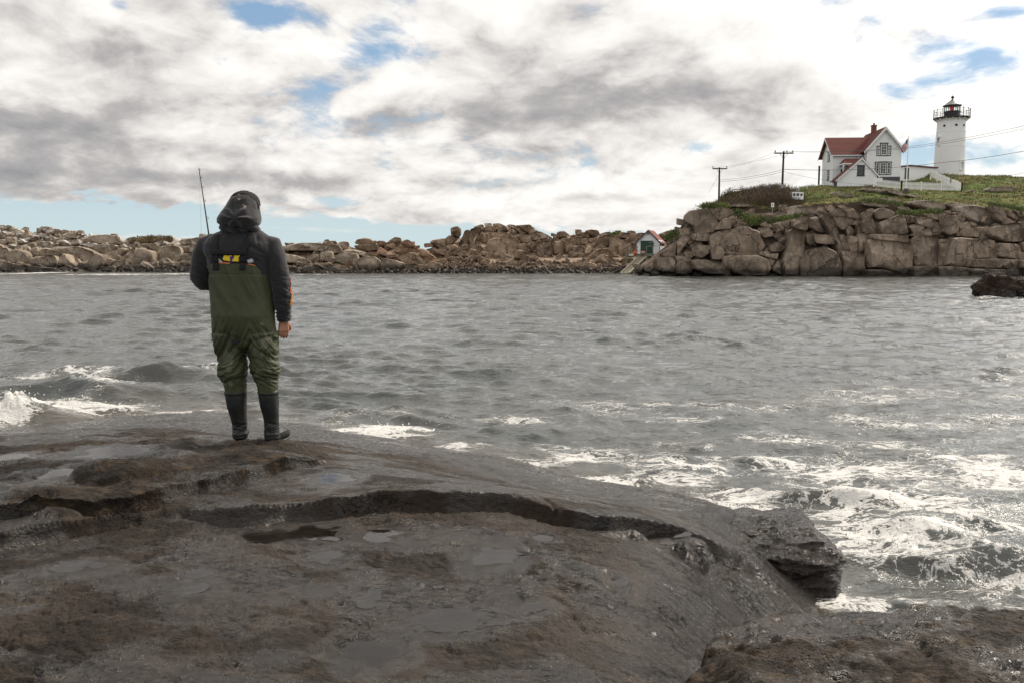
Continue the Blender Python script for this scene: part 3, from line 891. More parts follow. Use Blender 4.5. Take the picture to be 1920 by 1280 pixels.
def rnd_poly(pts, it=1, keep=.80):
    for _ in range(it):
        q = []
        for a, b in zip(pts, pts[1:] + pts[:1]):
            q.append((a[0] * keep + b[0] * (1 - keep), a[1] * keep + b[1] * (1 - keep)))
            q.append((a[0] * (1 - keep) + b[0] * keep, a[1] * (1 - keep) + b[1] * keep))
        pts = q
    return pts
def inpoly(x, y, poly):
    c = False; n = len(poly); j = n - 1
    for i in range(n):
        xi, yi = poly[i]; xj, yj = poly[j]
        if (yi > y) != (yj > y) and x < (xj - xi) * (y - yi) / (yj - yi) + xi: c = not c
        j = i
    return c
NSEG, NRING = 28, 7
_bt = np.arange(NSEG)
def rock(pts, D, mat, parent, seed, name='boulder', thick=None, bulge=None, rnd=2, sharp=.80, tilt=None, prof=3.2, grow=1.0):
    """a solid rock whose front outline is the traced polygon, set at distance D with real thickness, rounded and faceted"""
    rs = np.random.RandomState(seed)
    ar = sum(a[0] * b[1] - b[0] * a[1] for a, b in zip(pts, pts[1:] + pts[:1]))
    if ar > 0: pts = pts[::-1]
    pts = rnd_poly(pts, rnd, sharp)
    w = np.array([tuple(P(px, py, D)) for px, py in pts])[:, [0, 2]]
    seg = np.roll(w, -1, 0) - w; L = np.hypot(seg[:, 0], seg[:, 1]); cum = np.concatenate([[0], np.cumsum(L)])
    s = np.linspace(0, cum[-1], NSEG + 1)[:-1]
    wx = np.interp(s, cum, np.append(w[:, 0], w[0, 0])); wz = np.interp(s, cum, np.append(w[:, 1], w[0, 1]))
    cx, cz = wx.mean(), wz.mean()
    wx = cx + (wx - cx) * grow; wz = cz + (wz - cz) * grow
    size = min(wx.max() - wx.min(), wz.max() - wz.min())
    big = max(wx.max() - wx.min(), wz.max() - wz.min())
    th = thick if thick else .55 * (size + big) / 2 + .3
    bul = bulge if bulge is not None else .34 * size
    # local facet planes of the front
    pl = []
    for k in range(rs.randint(2, 5)):
        a = rs.rand() * 2 * pi; sl = rs.uniform(.10, .60)
        pl.append((cos(a) * sl * 1.25, sin(a) * sl * 1.25, rs.uniform(-.25, .30) * size))
    t0 = tilt if tilt else (rs.uniform(-.22, .12), rs.uniform(.05, .30))
    vs = []
    # back ring, side ring, then rings inwards over the front
    vs.append(np.stack([cx + (wx - cx) * .82, np.full(NSEG, D + th), cz + (wz - cz) * .86], -1))
    vs.append(np.stack([cx + (wx - cx) * .97, np.full(NSEG, D + th * .45), cz + (wz - cz) * .98], -1))
    for r in range(NRING):
        t = 1 - (r / NRING) ** (1.0 if prof < 5 else 1.35)
        q = max(0.0, 1 - t ** prof)
        x = cx + (wx - cx) * t; z = cz + (wz - cz) * t
        d = bul * q ** .62
        lim = np.full(NSEG, bul * 1.5)
        for (ax, az_, off) in pl:
            lim = np.minimum(lim, bul * .80 + ax * (x - cx) + az_ * (z - cz) + off * .35)
        d = np.minimum(d, np.maximum(lim, 0))
        d = d + (t0[0] * (x - cx) - t0[1] * (z - cz)) * q
        y = D - d
        vs.append(np.stack([x, y, z], -1))
    vs.append(np.array([[cx, vs[-1][:, 1].mean(), cz]]))
    v = np.concatenate(vs)
    amp = .055 * size
    f_ = 2.2 / size
    v[:, 1] += amp * fbm(v[:, 0] * f_, v[:, 1] * f_, v[:, 2] * f_ + seed, 3)
    v[:, 0] += .45 * amp * fbm(v[:, 0] * f_ + 9, v[:, 1] * f_, v[:, 2] * f_ + seed, 3)
    v[:, 2] += .45 * amp * fbm(v[:, 0] * f_, v[:, 1] * f_ + 9, v[:, 2] * f_ + seed, 3)
    k = NRING + 2
    fc = []
    for j in range(k - 1):
        for i in range(NSEG):
            i2 = (i + 1) % NSEG
            fc.append((j * NSEG + i, j * NSEG + i2, (j + 1) * NSEG + i2, (j + 1) * NSEG + i))
    c0 = k * NSEG
    for i in range(NSEG): fc.append(((k - 1) * NSEG + i, (k - 1) * NSEG + (i + 1) % NSEG, c0))
    fc.append(tuple(range(NSEG - 1, -1, -1)))
    org = Vector((cx, D, cz))
    me = bpy.data.meshes.new(name)
    me.from_pydata([(a - org.x, b - org.y, c - org.z) for a, b, c in v.tolist()], [], fc)
    bm = bmesh.new(); bm.from_mesh(me); bmesh.ops.recalc_face_normals(bm, faces=bm.faces); bm.to_mesh(me); bm.free()
    me.polygons.foreach_set('use_smooth', np.ones(len(me.polygons), bool))
    me.set_sharp_from_angle(angle=radians(32))
    me.materials.append(mat)
    o = link(bpy.data.objects.new(name, me), parent)
    o.location = org
    return o

def clip(poly, a, b, c):
    out = []; n = len(poly)
    for i in range(n):
        p, q = poly[i], poly[(i + 1) % n]
        dp = a * p[0] + b * p[1] - c; dq = a * q[0] + b * q[1] - c
        if dp <= 0: out.append(p)
        if dp * dq < 0:
            t = dp / (dp - dq); out.append((p[0] + t * (q[0] - p[0]), p[1] + t * (q[1] - p[1])))
    return out
def fill(region, spacing, Dfun, mat, parent, seed, authored, ys=1.25, limit=290, push=.85, shrink=1.0, nm='boulder'):
    """fitted smaller stones (Voronoi cells) behind the traced ones"""
    rs = np.random.RandomState(seed)
    xs = [p[0] for p in region]; yy = [p[1] for p in region]
    pts = []
    tries = 0
    while tries < 9000:
        tries += 1
        x = rs.uniform(min(xs), max(xs)); y = rs.uniform(min(yy), max(yy))
        sp = spacing * rs.uniform(.75, 1.5)
        if not inpoly(x, y, region): continue
        if all(((x - a) ** 2 + ((y - b) * ys) ** 2) > sp * sp for a, b, _ in pts): pts.append((x, y, sp))
    made = 0
    for i, (x, y, sp) in enumerate(pts):
        R = spacing * 1.3
        cell = [(x - R, y - R / ys), (x + R, y - R / ys), (x + R, y + R / ys), (x - R, y + R / ys)]
        for j, (a, b, _) in enumerate(pts):
            if i == j: continue
            dx, dy = a - x, (b - y)
            if abs(dx) > 2.6 * R or abs(dy) > 2.6 * R: continue
            mx, my = (a + x) / 2, (b + y) / 2
            nx, ny = dx, dy * ys * ys
            cell = clip(cell, nx, ny, nx * mx + ny * my)
            if len(cell) < 3: break
        if len(cell) < 3: continue
        cxx = sum(p[0] for p in cell) / len(cell); cyy = sum(p[1] for p in cell) / len(cell)
        if not all(inpoly(cxx + (p[0] - cxx) * .7, cyy + (p[1] - cyy) * .7, region) for p in cell): 
            cell = [(cxx + (p[0] - cxx) * .7, cyy + (p[1] - cyy) * .7) for p in cell]
            if not inpoly(cxx, cyy, region): continue
        hidden = any(all(inpoly(q[0], q[1], ap) for q in cell) for ap in authored)
        if hidden or made >= limit: continue
        cell = [(cxx + (p[0] - cxx) * shrink, cyy + (p[1] - cyy) * shrink) for p in cell]
        m = mat(cxx, cyy) if callable(mat) else mat
        rock(cell, Dfun(cyy) + push, m, parent, seed * 1000 + i, rnd=1, sharp=.92, prof=9.0, name=nm, grow=1.04)
        made += 1
    return made

def zz(o, s, polys): return [[(o[0] + x / s, o[1] + y / s) for x, y in p] for p in polys]
# outlines of the stones one can tell apart, traced from enlargements
LEFT = zz((0, 400), 4.8, [
    [(50,430),(90,340),(190,330),(250,380),(255,420),(210,460),(60,440)], [(0,320),(60,315),(90,360),(50,420),(0,430),(-40,380)],
    [(270,410),(340,390),(490,385),(510,440),(490,490),(280,460)], [(510,480),(570,370),(600,370),(640,440),(700,500),(560,490)],
    [(460,330),(520,305),(720,305),(860,360),(750,460),(690,460),(560,360)], [(740,490),(870,360),(940,390),(935,460),(890,530),(790,515)],
    [(710,280),(880,280),(1050,290),(960,380),(900,350),(800,310)], [(960,370),(1100,310),(1140,330),(1050,430)],
    [(940,395),(1030,425),(1000,470),(940,470)], [(1100,430),(1170,330),(1220,310),(1180,470)], [(1180,470),(1240,310),(1390,350),(1395,450),(1300,470)],
    [(1410,440),(1420,310),(1520,290),(1620,310),(1630,430),(1500,455)], [(1620,300),(1780,290),(1770,350),(1625,360)], [(1625,370),(1770,360),(1740,460),(1640,440)],
    [(1260,490),(1280,430),(1390,500),(1395,535),(1265,525)], [(1020,470),(1060,430),(1130,440),(1135,500),(1050,530)], [(930,480),(1030,475),(1040,530),(930,520)],
    [(1400,480),(1470,485),(1470,535),(1400,530)], [(1480,470),(1590,475),(1590,530),(1480,530)], [(1650,490),(1720,480),(1710,540),(1640,535)],
    [(740,250),(830,200),(960,195),(1060,210),(1110,280),(960,285)], [(1255,285),(1330,270),(1410,280),(1400,330),(1300,310)], [(1640,240),(1820,215),(1830,290),(1620,285)],
    [(0,450),(120,455),(115,520),(-20,525)], [(115,455),(250,470),(240,520),(120,515)], [(260,480),(500,500),(490,545),(250,530)], [(500,510),(590,530),(590,560),(510,555)],
    [(350,158),(362,128),(380,118),(404,135),(412,158)], [(410,160),(450,140),(540,145),(563,178),(430,195)], [(28,148),(40,118),(70,110),(105,118),(110,150)],
    [(20,260),(60,215),(130,220),(120,270)], [(230,250),(260,200),(340,210),(350,240)], [(345,220),(370,190),(450,195),(440,235)], [(260,350),(300,330),(370,340),(360,390),(270,400)],
    [(370,330),(400,310),(510,350),(500,375),(370,385)], [(150,260),(165,225),(230,260),(210,280)], [(510,250),(560,240),(640,290),(560,300)], [(640,240),(700,235),(740,280),(650,290)],
    [(110,150),(140,140),(200,160),(200,190),(130,190)], [(560,200),(600,180),(680,180),(740,190),(700,225),(600,225)], [(-40,190),(20,160),(60,190),(30,230),(-40,230)],
    [(1130,235),(1180,215),(1260,230),(1250,265),(1150,262)], [(1260,225),(1330,205),(1420,215),(1400,255),(1270,258)], [(1420,215),(1540,205),(1560,245),(1440,250)]])
BACK = zz((500, 410), 5.333, [
    [(-120,330),(-20,300),(130,290),(130,345),(20,390),(-110,380)], [(-200,300),(-120,290),(-60,330),(-200,350)],
    [(130,290),(370,240),(700,270),(750,330),(700,350),(480,320),(130,325)], [(590,238),(640,224),(690,225),(715,270),(600,258)],
    [(700,250),(760,245),(790,290),(750,300),(700,290)], [(715,240),(770,230),(815,238),(825,270),(790,292)], [(880,252),(905,210),(970,197),(1030,204),(1080,250),(1000,275)],
    [(870,270),(1110,258),(1115,310),(980,330),(900,300)], [(1093,240),(1120,224),(1170,226),(1205,245),(1190,280),(1120,272)],
    [(1200,244),(1240,212),(1285,186),(1340,196),(1352,250),(1230,265)], [(1340,250),(1370,222),(1405,210),(1470,245),(1495,290),(1400,292),(1360,280)],
    [(1280,320),(1300,290),(1510,300),(1515,340),(1420,345),(1290,360)], [(1310,390),(1360,345),(1480,345),(1550,400),(1600,470),(1380,450)],
    [(1500,300),(1580,308),(1700,400),(1620,445),(1540,380)], [(680,380),(760,340),(900,350),(920,400),(900,485),(700,440)],
    [(910,420),(960,380),(1070,380),(1140,430),(1130,500),(1080,538),(910,490)], [(760,320),(850,308),(1000,345),(1145,395),(1140,430),(960,372)],
    [(1145,400),(1250,410),(1300,460),(1310,532),(1190,532),(1140,500)], [(1255,410),(1370,442),(1405,540),(1310,532)], [(1365,450),(1440,462),(1510,495),(1525,538),(1400,542)],
    [(400,370),(510,360),(530,420),(420,412)], [(530,340),(660,330),(665,445),(540,420)], [(150,350),(280,370),(420,420),(460,470),(160,440)],
    [(160,460),(350,500),(350,562),(180,562)], [(360,490),(500,460),(590,510),(580,560),(360,560)], [(590,480),(720,500),(730,560),(600,560)], [(730,525),(850,540),(880,562),(725,562)],
    [(1590,490),(1630,430),(1750,460),(1745,535),(1610,530)], [(1640,420),(1780,400),(1830,460),(1760,452)], [(1572,252),(1640,248),(1670,280),(1580,292)],
    [(1640,280),(1790,350),(1790,375),(1690,342)], [(1120,280),(1200,330),(1240,392),(1100,350)], [(1230,390),(1290,358),(1310,405)], [(1190,280),(1240,245),(1290,262),(1270,305)],
    [(960,340),(1110,340),(1110,372),(980,365)], [(1500,455),(1590,470),(1600,540),(1520,538)], [(880,530),(1080,535),(1100,560),(880,562)]])
MID = zz((780, 400), 6.4, [
    [(355,300),(400,268),(490,268),(530,290),(480,340),(400,390),(360,380)], [(165,352),(210,325),(290,308),(355,305),(350,380),(360,465),(250,400)],
    [(578,225),(600,208),(640,208),(640,300),(635,455),(520,430),(530,370)], [(640,212),(690,180),(740,250),(690,300),(700,380),(800,400),(800,505),(650,500)],
    [(688,172),(740,150),(805,138),(820,180),(800,250),(740,240)], [(810,190),(850,155),(900,142),(950,180),(930,232),(810,232)],
    [(915,128),(1000,122),(1080,158),(1092,205),(980,222),(955,180)], [(1085,150),(1130,138),(1190,145),(1260,200),(1330,240),(1250,252),(1210,200)],
    [(1195,148),(1290,142),(1370,136),(1425,215),(1350,245),(1260,190)], [(1110,210),(1150,190),(1210,220),(1200,252),(1110,248)],
    [(900,275),(1000,235),(1090,240),(1140,292),(1000,300),(900,312)], [(1120,260),(1200,255),(1250,300),(1240,350),(1160,312)],
    [(855,345),(930,303),(1160,303),(1217,350),(1212,440),(1172,535),(880,518),(860,430)], [(1220,385),(1290,363),(1335,385),(1362,425),(1350,485),(1290,462),(1220,430)],
    [(1180,485),(1240,438),(1320,465),(1335,500),(1310,545),(1180,545)], [(1250,262),(1330,250),(1380,320),(1370,372),(1260,360)],
    [(1370,248),(1480,218),(1610,280),(1550,312),(1400,335)], [(1370,362),(1450,340),(1440,462),(1370,462)], [(1448,352),(1530,335),(1600,335),(1600,505),(1560,512),(1440,470)],
    [(1603,362),(1640,350),(1640,508),(1605,512)], [(1648,342),(1780,335),(1777,482),(1650,505)], [(1783,337),(1865,335),(1867,470),(1785,492)],
    [(1618,243),(1660,241),(1668,277),(1620,277)], [(1688,238),(1730,220),(1785,218),(1850,272),(1700,292)], [(1640,290),(1700,280),(1712,322),(1650,332)],
    [(800,250),(910,230),(882,342),(810,362)], [(450,482),(500,448),(630,460),(642,518),(560,522)], [(350,560),(420,533),(500,570),(522,612),(400,612)],
    [(120,622),(180,578),(300,600),(312,640),(280,705),(130,682)], [(190,570),(330,558),(412,620),(340,642)], [(710,530),(770,503),(812,540),(790,582),(730,570)],
    [(930,645),(1000,608),(1062,650),(1000,668)], [(1060,582),(1150,563),(1192,600),(1160,652),(1080,632)], [(1530,622),(1560,588),(1655,650),(1540,662)],
    [(400,652),(450,600),(540,600),(532,642),(460,662)], [(310,705),(380,653),(460,682),(462,715)], [(480,685),(560,640),(645,660),(580,712)], [(660,705),(740,650),(812,660),(810,715)],
    [(240,482),(310,438),(367,500),(260,492)], [(390,442),(450,368),(502,400),(490,462),(400,467)], [(820,715),(880,660),(950,690),(960,715)], [(1110,712),(1180,660),(1260,690),(1270,715)],
    [(560,560),(640,520),(700,560),(640,600)], [(1680,545),(1700,533),(1735,535),(1742,548),(1700,556)], [(1360,555),(1420,510),(1480,540),(1440,570)], [(1640,690),(1690,640),(1760,680),(1740,712)],
    [(1000,700),(1060,668),(1110,690),(1090,716)], [(1290,705),(1340,672),(1420,690),(1450,714)], [(1460,712),(1520,670),(1600,700),(1620,716)]]) + zz((1020, 410), 6.4, [
    [(490,150),(560,133),(650,143),(667,190),(620,228),(530,200)], [(380,192),(430,158),(530,170),(540,222),(430,215)], [(598,335),(640,240),(700,190),(790,200),(780,312),(700,360),(600,372)],
    [(790,240),(900,200),(902,330),(860,362),(780,340)], [(345,330),(430,328),(502,360),(482,432),(350,402)], [(490,502),(530,450),(640,368),(760,363),(832,410),(832,482),(600,522)],
    [(590,512),(700,428),(820,470),(868,560),(720,605),(640,562)], [(350,622),(380,520),(480,508),(502,600),(400,642)], [(480,622),(520,528),(600,540),(642,580),(600,655),(500,645)],
    [(903,512),(960,478),(1080,480),(1040,542),(930,547)], [(440,240),(520,240),(532,312),(450,312)], [(320,210),(430,220),(432,322),(330,302)], [(800,180),(930,163),(1032,180),(1020,232),(820,232)],
    [(1000,152),(1050,146),(1095,155),(1105,195),(1000,185)], [(900,340),(960,258),(1020,280),(1032,362),(1000,485),(900,482)], [(1030,190),(1120,190),(1110,322),(1040,332)],
    [(660,190),(740,165),(800,165),(800,235),(680,235)], [(640,620),(700,600),(760,630),(700,660)], [(830,480),(900,490),(900,530),(850,530)], [(1110,180),(1180,172),(1260,190),(1260,260),(1110,260)], [(1370,190),(1480,150),(1620,130),(1600,230),(1440,250)],
    [(300,410),(400,400),(490,430),(330,470)]])
CLF = zz((1240, 370), 5.333, [
    [(232,232),(250,180),(300,138),(460,123),(572,262),(520,342),(340,362),(330,290)], [(470,110),(520,98),(620,93),(717,130),(650,200),(570,242)],
    [(528,330),(590,248),(640,215),(800,208),(705,270),(690,322),(590,325)], [(708,262),(750,246),(802,275),(770,317),(708,302)], [(308,370),(520,362),(502,430),(440,442),(310,432)],
    [(180,322),(210,308),(282,312),(277,372),(190,392)], [(488,402),(560,350),(700,330),(640,380),(570,460),(568,540),(640,560),(602,627),(500,617)],
    [(573,522),(580,430),(700,338),(830,298),(892,303),(905,330),(977,342),(972,582),(660,582)], [(905,318),(940,325),(965,345),(1037,480),(1002,532),(972,532)],
    [(973,310),(1060,298),(1117,340),(1107,397),(1030,403),(985,372)], [(1018,280),(1122,273),(1122,312),(1030,300)], [(1122,270),(1160,255),(1225,258),(1227,312),(1160,347),(1120,335)],
    [(1303,240),(1380,190),(1472,183),(1482,215),(1452,332),(1300,312)], [(1288,332),(1440,335),(1422,520),(1388,692),(1388,800),(1200,800),(1208,640),(1278,480)],
    [(1478,215),(1560,198),(1600,250),(1722,352),(1640,362),(1550,342),(1490,302)], [(1598,190),(1680,188),(1742,230),(1802,500),(1832,640),(1818,800),(1770,742),(1738,400)],
    [(1448,382),(1540,368),(1542,442),(1490,482),(1448,452)], [(1538,372),(1700,378),(1742,472),(1640,472),(1548,452)], [(1418,602),(1470,538),(1640,498),(1740,560),(1802,690),(1782,792),(1398,792),(1408,650)],
    [(623,592),(782,585),(690,640),(690,782),(620,782)], [(678,642),(700,610),(770,588),(960,588),(1040,615),(1092,700),(1075,750),(1040,782),(850,780),(720,752)], [(978,572),(1172,563),(1152,622),(1050,602)],
    [(1058,615),(1100,615),(1138,632),(1110,687),(1070,662)], [(1118,702),(1190,623),(1202,775),(1110,742)], [(-20,605),(60,598),(112,607),(137,640),(137,752),(20,745),(-20,720)],
    [(138,592),(220,590),(292,612),(292,652),(160,667)], [(138,692),(170,650),(232,640),(290,660),(307,700),(300,752),(220,775),(138,762)], [(222,557),(260,542),(312,543),(312,602),(240,602)],
    [(312,482),(380,472),(482,488),(472,560),(400,607),(313,582)], [(298,632),(430,628),(602,650),(612,770),(440,762),(320,712)], [(-20,560),(150,448),(132,592),(0,592)],
    [(148,462),(240,368),(292,400),(220,502),(160,582)], [(1163,402),(1200,390),(1242,393),(1252,472),(1180,462)], [(1088,482),(1160,448),(1242,500),(1200,552),(1088,542)],
    [(1243,240),(1302,243),(1297,312),(1243,312)], [(1708,212),(1770,198),(1842,200),(1862,300),(1800,332),(1743,292)], [(1843,102),(1922,108),(1925,212),(1848,202)],
    [(1773,382),(1832,380),(1882,522),(1810,542)], [(1848,390),(1925,395),(1925,532),(1880,522)], [(1240,320),(1290,320),(1285,380),(1240,385)], [(970,590),(1000,540),(1090,548),(1060,570)],
    [(910,210),(960,198),(1000,210),(990,250),(920,255)], [(840,140),(880,130),(895,165),(850,170)], [(290,390),(310,380),(310,440),(290,480),(250,450)], [(1640,90),(1700,80),(1740,110),(1690,140),(1650,130)], [(1760,90),(1830,75),(1860,110),(1800,130)],
    [(1700,140),(1800,110),(1840,180),(1760,195),(1700,200)]])
CLF_TOP = zz((1240, 370), 5.333, [[(1078,215),(1085,185),(1180,138),(1330,78),(1500,92),(1620,110),(1672,190),(1480,182),(1300,200)], [(718,100),(722,75),(800,58),(900,80),(880,100)], [(1560,100),(1590,88),(1640,130),(1680,195),(1610,190)]]) + zz((1580, 350), 5.647, [
    [(640,172),(760,148),(980,148),(1122,212),(1050,262),(900,252),(760,212)], [(1088,170),(1300,178),(1300,205),(1160,232),(1130,215)], [(358,122),(440,115),(620,140),(600,178),(440,152)],
    [(598,222),(640,210),(700,213),(742,265),(620,263)], [(198,22),(300,2),(440,10),(452,72),(240,52)], [(448,25),(600,30),(662,112),(520,82)], [(658,82),(780,90),(872,132),(700,112)],
    [(1518,45),(1560,12),(1700,0),(1822,5),(1847,55),(1700,66),(1560,62)], [(1168,242),(1220,205),(1300,190),(1480,200),(1582,260),(1652,362),(1620,422),(1430,422),(1280,362)], [(1340,50),(1380,35),(1420,45),(1410,68),(1350,68)],
    [(0,80),(60,70),(150,100),(60,125),(0,120)], [(-120,70),(-60,50),(0,70),(-20,95),(-110,95)], [(200,180),(300,170),(400,185),(520,210),(420,225),(240,205)]])
CLF += zz((1580, 350), 5.647, [
    [(278,562),(600,590),(722,597),(742,640),(725,882),(692,935),(500,892),(275,852)], [(163,520),(190,502),(252,500),(292,560),(272,602),(232,702),(168,692)], [(298,505),(682,510),(692,592),(590,592),(300,557)],
    [(208,382),(240,348),(382,375),(387,497),(250,502),(208,482)], [(383,392),(620,298),(657,330),(682,502),(388,502)], [(338,272),(380,238),(430,228),(500,250),(562,285),(500,342),(370,352)],
    [(208,290),(240,268),(322,273),(292,352),(213,352)], [(30,252),(100,233),(172,290),(162,342),(60,332)], [(158,402),(210,393),(247,482),(163,512)], [(658,310),(792,320),(782,382),(680,392)],
    [(788,312),(900,328),(1017,392),(930,442),(788,412)], [(698,522),(930,428),(942,522),(760,532)], [(943,442),(1000,403),(1057,430),(1032,502),(943,522)], [(728,582),(800,530),(1002,530),(1022,602),(1012,832),(738,842)],
    [(738,850),(1012,845),(1012,970),(728,970)], [(1013,852),(1180,850),(1362,870),(1347,970),(1010,970)], [(1028,562),(1167,560),(1122,692),(1082,832),(1013,832)],
    [(1178,552),(1462,560),(1392,762),(1372,852),(1080,832),(1118,702)], [(1048,482),(1090,380),(1132,308),(1202,310),(1242,402),(1202,502),(1120,517)], [(1023,302),(1060,290),(1130,292),(1062,417),(1023,407)],
    [(1158,282),(1210,275),(1270,287),(1277,352),(1228,342)], [(1238,362),(1342,392),(1352,442),(1238,452)], [(1243,472),(1332,440),(1432,490),(1442,542),(1238,527)],
    [(1428,432),(1552,430),(1532,542),(1438,562)], [(1543,482),(1600,430),(1760,405),(1872,393),(1917,482),(1902,577),(1680,582),(1560,522)], [(1438,642),(1480,568),(1542,570),(1562,762),(1398,762)],
    [(1543,568),(1612,580),(1642,762),(1563,767)], [(1398,772),(1682,765),(1682,862),(1383,862)], [(1683,767),(1872,780),(1872,862),(1683,872)], [(1368,872),(1722,880),(1722,970),(1348,970)],
    [(1723,877),(1925,872),(1925,970),(1723,970)], [(1638,602),(1792,610),(1852,702),(1862,772),(1648,742)], [(1788,602),(1872,620),(1902,692),(1850,722)], [(1573,202),(1700,208),(1742,292),(1722,402),(1640,342)],
    [(1743,243),(1790,265),(1857,345),(1830,362),(1738,302)], [(1738,332),(1842,375),(1720,402)], [(-5,692),(150,690),(232,722),(232,970),(-5,970)], [(38,542),(152,535),(157,682),(88,682)],
    [(848,292),(1012,290),(1012,352),(900,332)], [(243,882),(420,880),(662,942),(640,972),(238,972)], [(1850,380),(1930,370),(1960,450),(1920,470),(1880,400)], [(1800,250),(1900,270),(1910,310),(1850,320)],
    [(1890,600),(1990,560),(2040,700),(1900,680)], [(1870,780),(2040,780),(2040,870),(1870,870)], [(1925,870),(2140,860),(2140,970),(1925,970)], [(1860,700),(2000,690),(2060,780),(1870,780)], [(1910,440),(2060,380),(2120,560),(1905,590)],
    [(1960,300),(2100,290),(2160,380),(1990,400)], [(2050,580),(2200,560),(2200,860),(2060,860)], [(760,520),(700,430),(760,400),(870,430)], [(1200,520),(1240,455),(1240,530)]])

bankL = empty('left_rock_bank', tuple(P(200, 512, 128))); tag(bankL, kind='structure')
bankM = empty('middle_rock_bank', tuple(P(900, 512, 121))); tag(bankM, kind='structure')
cliff = empty('cliff', tuple(P(1600, 518, 101))); tag(cliff, kind='structure')
for e in (bankL, bankM, cliff): e.location = (0, 0, 0)
DL = lambda y: 127 + (512 - y) * .26
DM = lambda y: 118 + (512 - y) * .22
def DC(y): return 101.5 + (518 - y) * .035 + max(0, 395 - y) * .55
sil_L = [(-60, 524), (-60, 436), (0, 434), (10, 429), (35, 426), (60, 436), (85, 432), (115, 433), (120, 438), (150, 439), (210, 441), (235, 453), (262, 449), (300, 445), (345, 445), (395, 443), (440, 447), (525, 464), (525, 524)]
sil_B = [(380, 524), (395, 450), (440, 449), (525, 466), (545, 460), (575, 457), (600, 454), (640, 455), (665, 463), (683, 452), (715, 458), (740, 450), (752, 454), (770, 458), (795, 468), (830, 480), (830, 524)]
sil_M = [(795, 524), (795, 470), (815, 460), (855, 448), (875, 438), (895, 425), (930, 422), (1000, 424), (1008, 437), (1030, 446), (1050, 440), (1075, 440), (1095, 434), (1120, 434), (1130, 440), (1160, 438), (1190, 440), (1215, 440), (1250, 444), (1262, 450), (1262, 500), (1180, 505), (1160, 524)]
sil_C = [(1170, 526), (1205, 490), (1238, 460), (1262, 440), (1275, 417), (1285, 402), (1300, 392), (1345, 390), (1400, 392), (1440, 396), (1480, 392), (1560, 388), (1600, 392), (1650, 396), (1720, 400), (1790, 404), (1850, 410), (1900, 415), (1990, 415), (1990, 530)]
TOPS = []
for lst, Df, mt, par, seed in ((LEFT, DL, M_LEFT, bankL, 1), (BACK, DM, None, bankM, 2), (MID, DM, None, bankM, 3), (CLF, DC, M_CLIFF, cliff, 4), (CLF_TOP, DC, M_CLIFFL, cliff, 5)):
    for i, p in enumerate(lst):
        cx = sum(q[0] for q in p) / len(p); cy = sum(q[1] for q in p) / len(p)
        m = mt
        if m is None:
            m = M_MID
            if lst is BACK and (cx > 690 and 455 < cy < 500 and i % 3 != 0): m = M_ORANGE
            if lst is BACK and cx < 640: m = M_LEFT
            if lst is BACK and i in (14, 15, 16, 17, 18, 19): m = M_LEFT
        w = max(q[0] for q in p) - min(q[0] for q in p)
        rs_ = np.random.RandomState(seed * 77 + i)
        D = Df(cy) - rs_.rand() * .5 - (w / 90.)
        if lst is CLF_TOP: TOPS.append((p, m, par, seed * 500 + i, w))
        elif False: rock(p, D + .8, m, par, seed * 500 + i, 'boulder', thick=2.5 + w * .03, rnd=2, sharp=.74, tilt=(-.05, .55))
        elif lst is CLF: rock(p, D, m, par, seed * 500 + i, 'rock_block', rnd=1, sharp=.93, prof=13.0, grow=1.06, bulge=min(.8, .16 * w / 16.), tilt=(rs_.uniform(-.35, .12), rs_.uniform(-.05, .28)))
        else: rock(p, D, m, par, seed * 500 + i, 'boulder', rnd=1, sharp=.88, prof=7.5, grow=1.05, tilt=(rs_.uniform(-.45, .15), rs_.uniform(.0, .35)))
fill(sil_L, 11.5, DL, M_LEFT, bankL, 21, LEFT, limit=200)
fill(sil_B, 11, DM, lambda x, y: M_LEFT if x < 640 else (M_ORANGE if (x * 7 + y) % 3 < 1.6 else M_MID), bankM, 22, BACK, limit=110)
fill(sil_M, 11, DM, M_MID, bankM, 23, MID, limit=140)
fill(sil_C, 13, DC, M_CLIFF, cliff, 24, CLF, limit=170, push=.6, nm='rock_block')

# solid ground behind the stones
def ridge(name, line, Dbase, yw, slope, mat, back=9.0, drop=1.5, parent=None):
    xs = np.linspace(line[0][0], line[-1][0], 260)
    lx = [q[0] for q in line]; ly = [q[1] for q in line]
    tops = np.interp(xs, lx, ly)
    rows = []
    n = 26
    for k in range(n):
        t = k / (n - 1)
        y = yw + 4 + (tops + drop - yw - 4) * t
        D = Dbase + (yw - y) * slope + 1.7
        pts = [P(x, yy, d) for x, yy, d in zip(xs, y, D)]
        rows.append([(p.x, p.y, p.z) for p in pts])
    last = rows[-1]
    for k in range(1, 7):
        rows.append([(p[0] * (1 + .01 * k), p[1] + back * k / 6 * 1.6, p[2] - (p[2] + 1) * (k / 6) ** 2.2) for p in last])
    v = np.array(rows); nr, nc = v.shape[:2]
    q = fbm(v[..., 0] * .7, v[..., 1] * .7, v[..., 2] * .9, 4)
    v[..., 1] -= q * .5; v[..., 2] += q * .18 - .05
    return mesh_np(name, v.reshape(-1, 3), gridfaces(nr, nc), mat, parent, angle=35)
ridge('bedrock', sil_L[1:-1], 127, 512, .26, M_LEFT, parent=bankL)
ridge('bedrock', sil_B[1:-1], 118, 512, .22, M_MID, parent=bankM)
ridge('bedrock', [(1195, 500), (1238, 466), (1262, 446), (1275, 424), (1285, 408), (1300, 398), (1345, 395), (1500, 398), (1650, 402), (1850, 416), (1990, 420)], 101.5, 518, .035, M_CLIFF, back=3, drop=3, parent=cliff)
ridge('bedrock', sil_M[1:-3], 118, 512, .22, M_MID, back=14, parent=bankM)

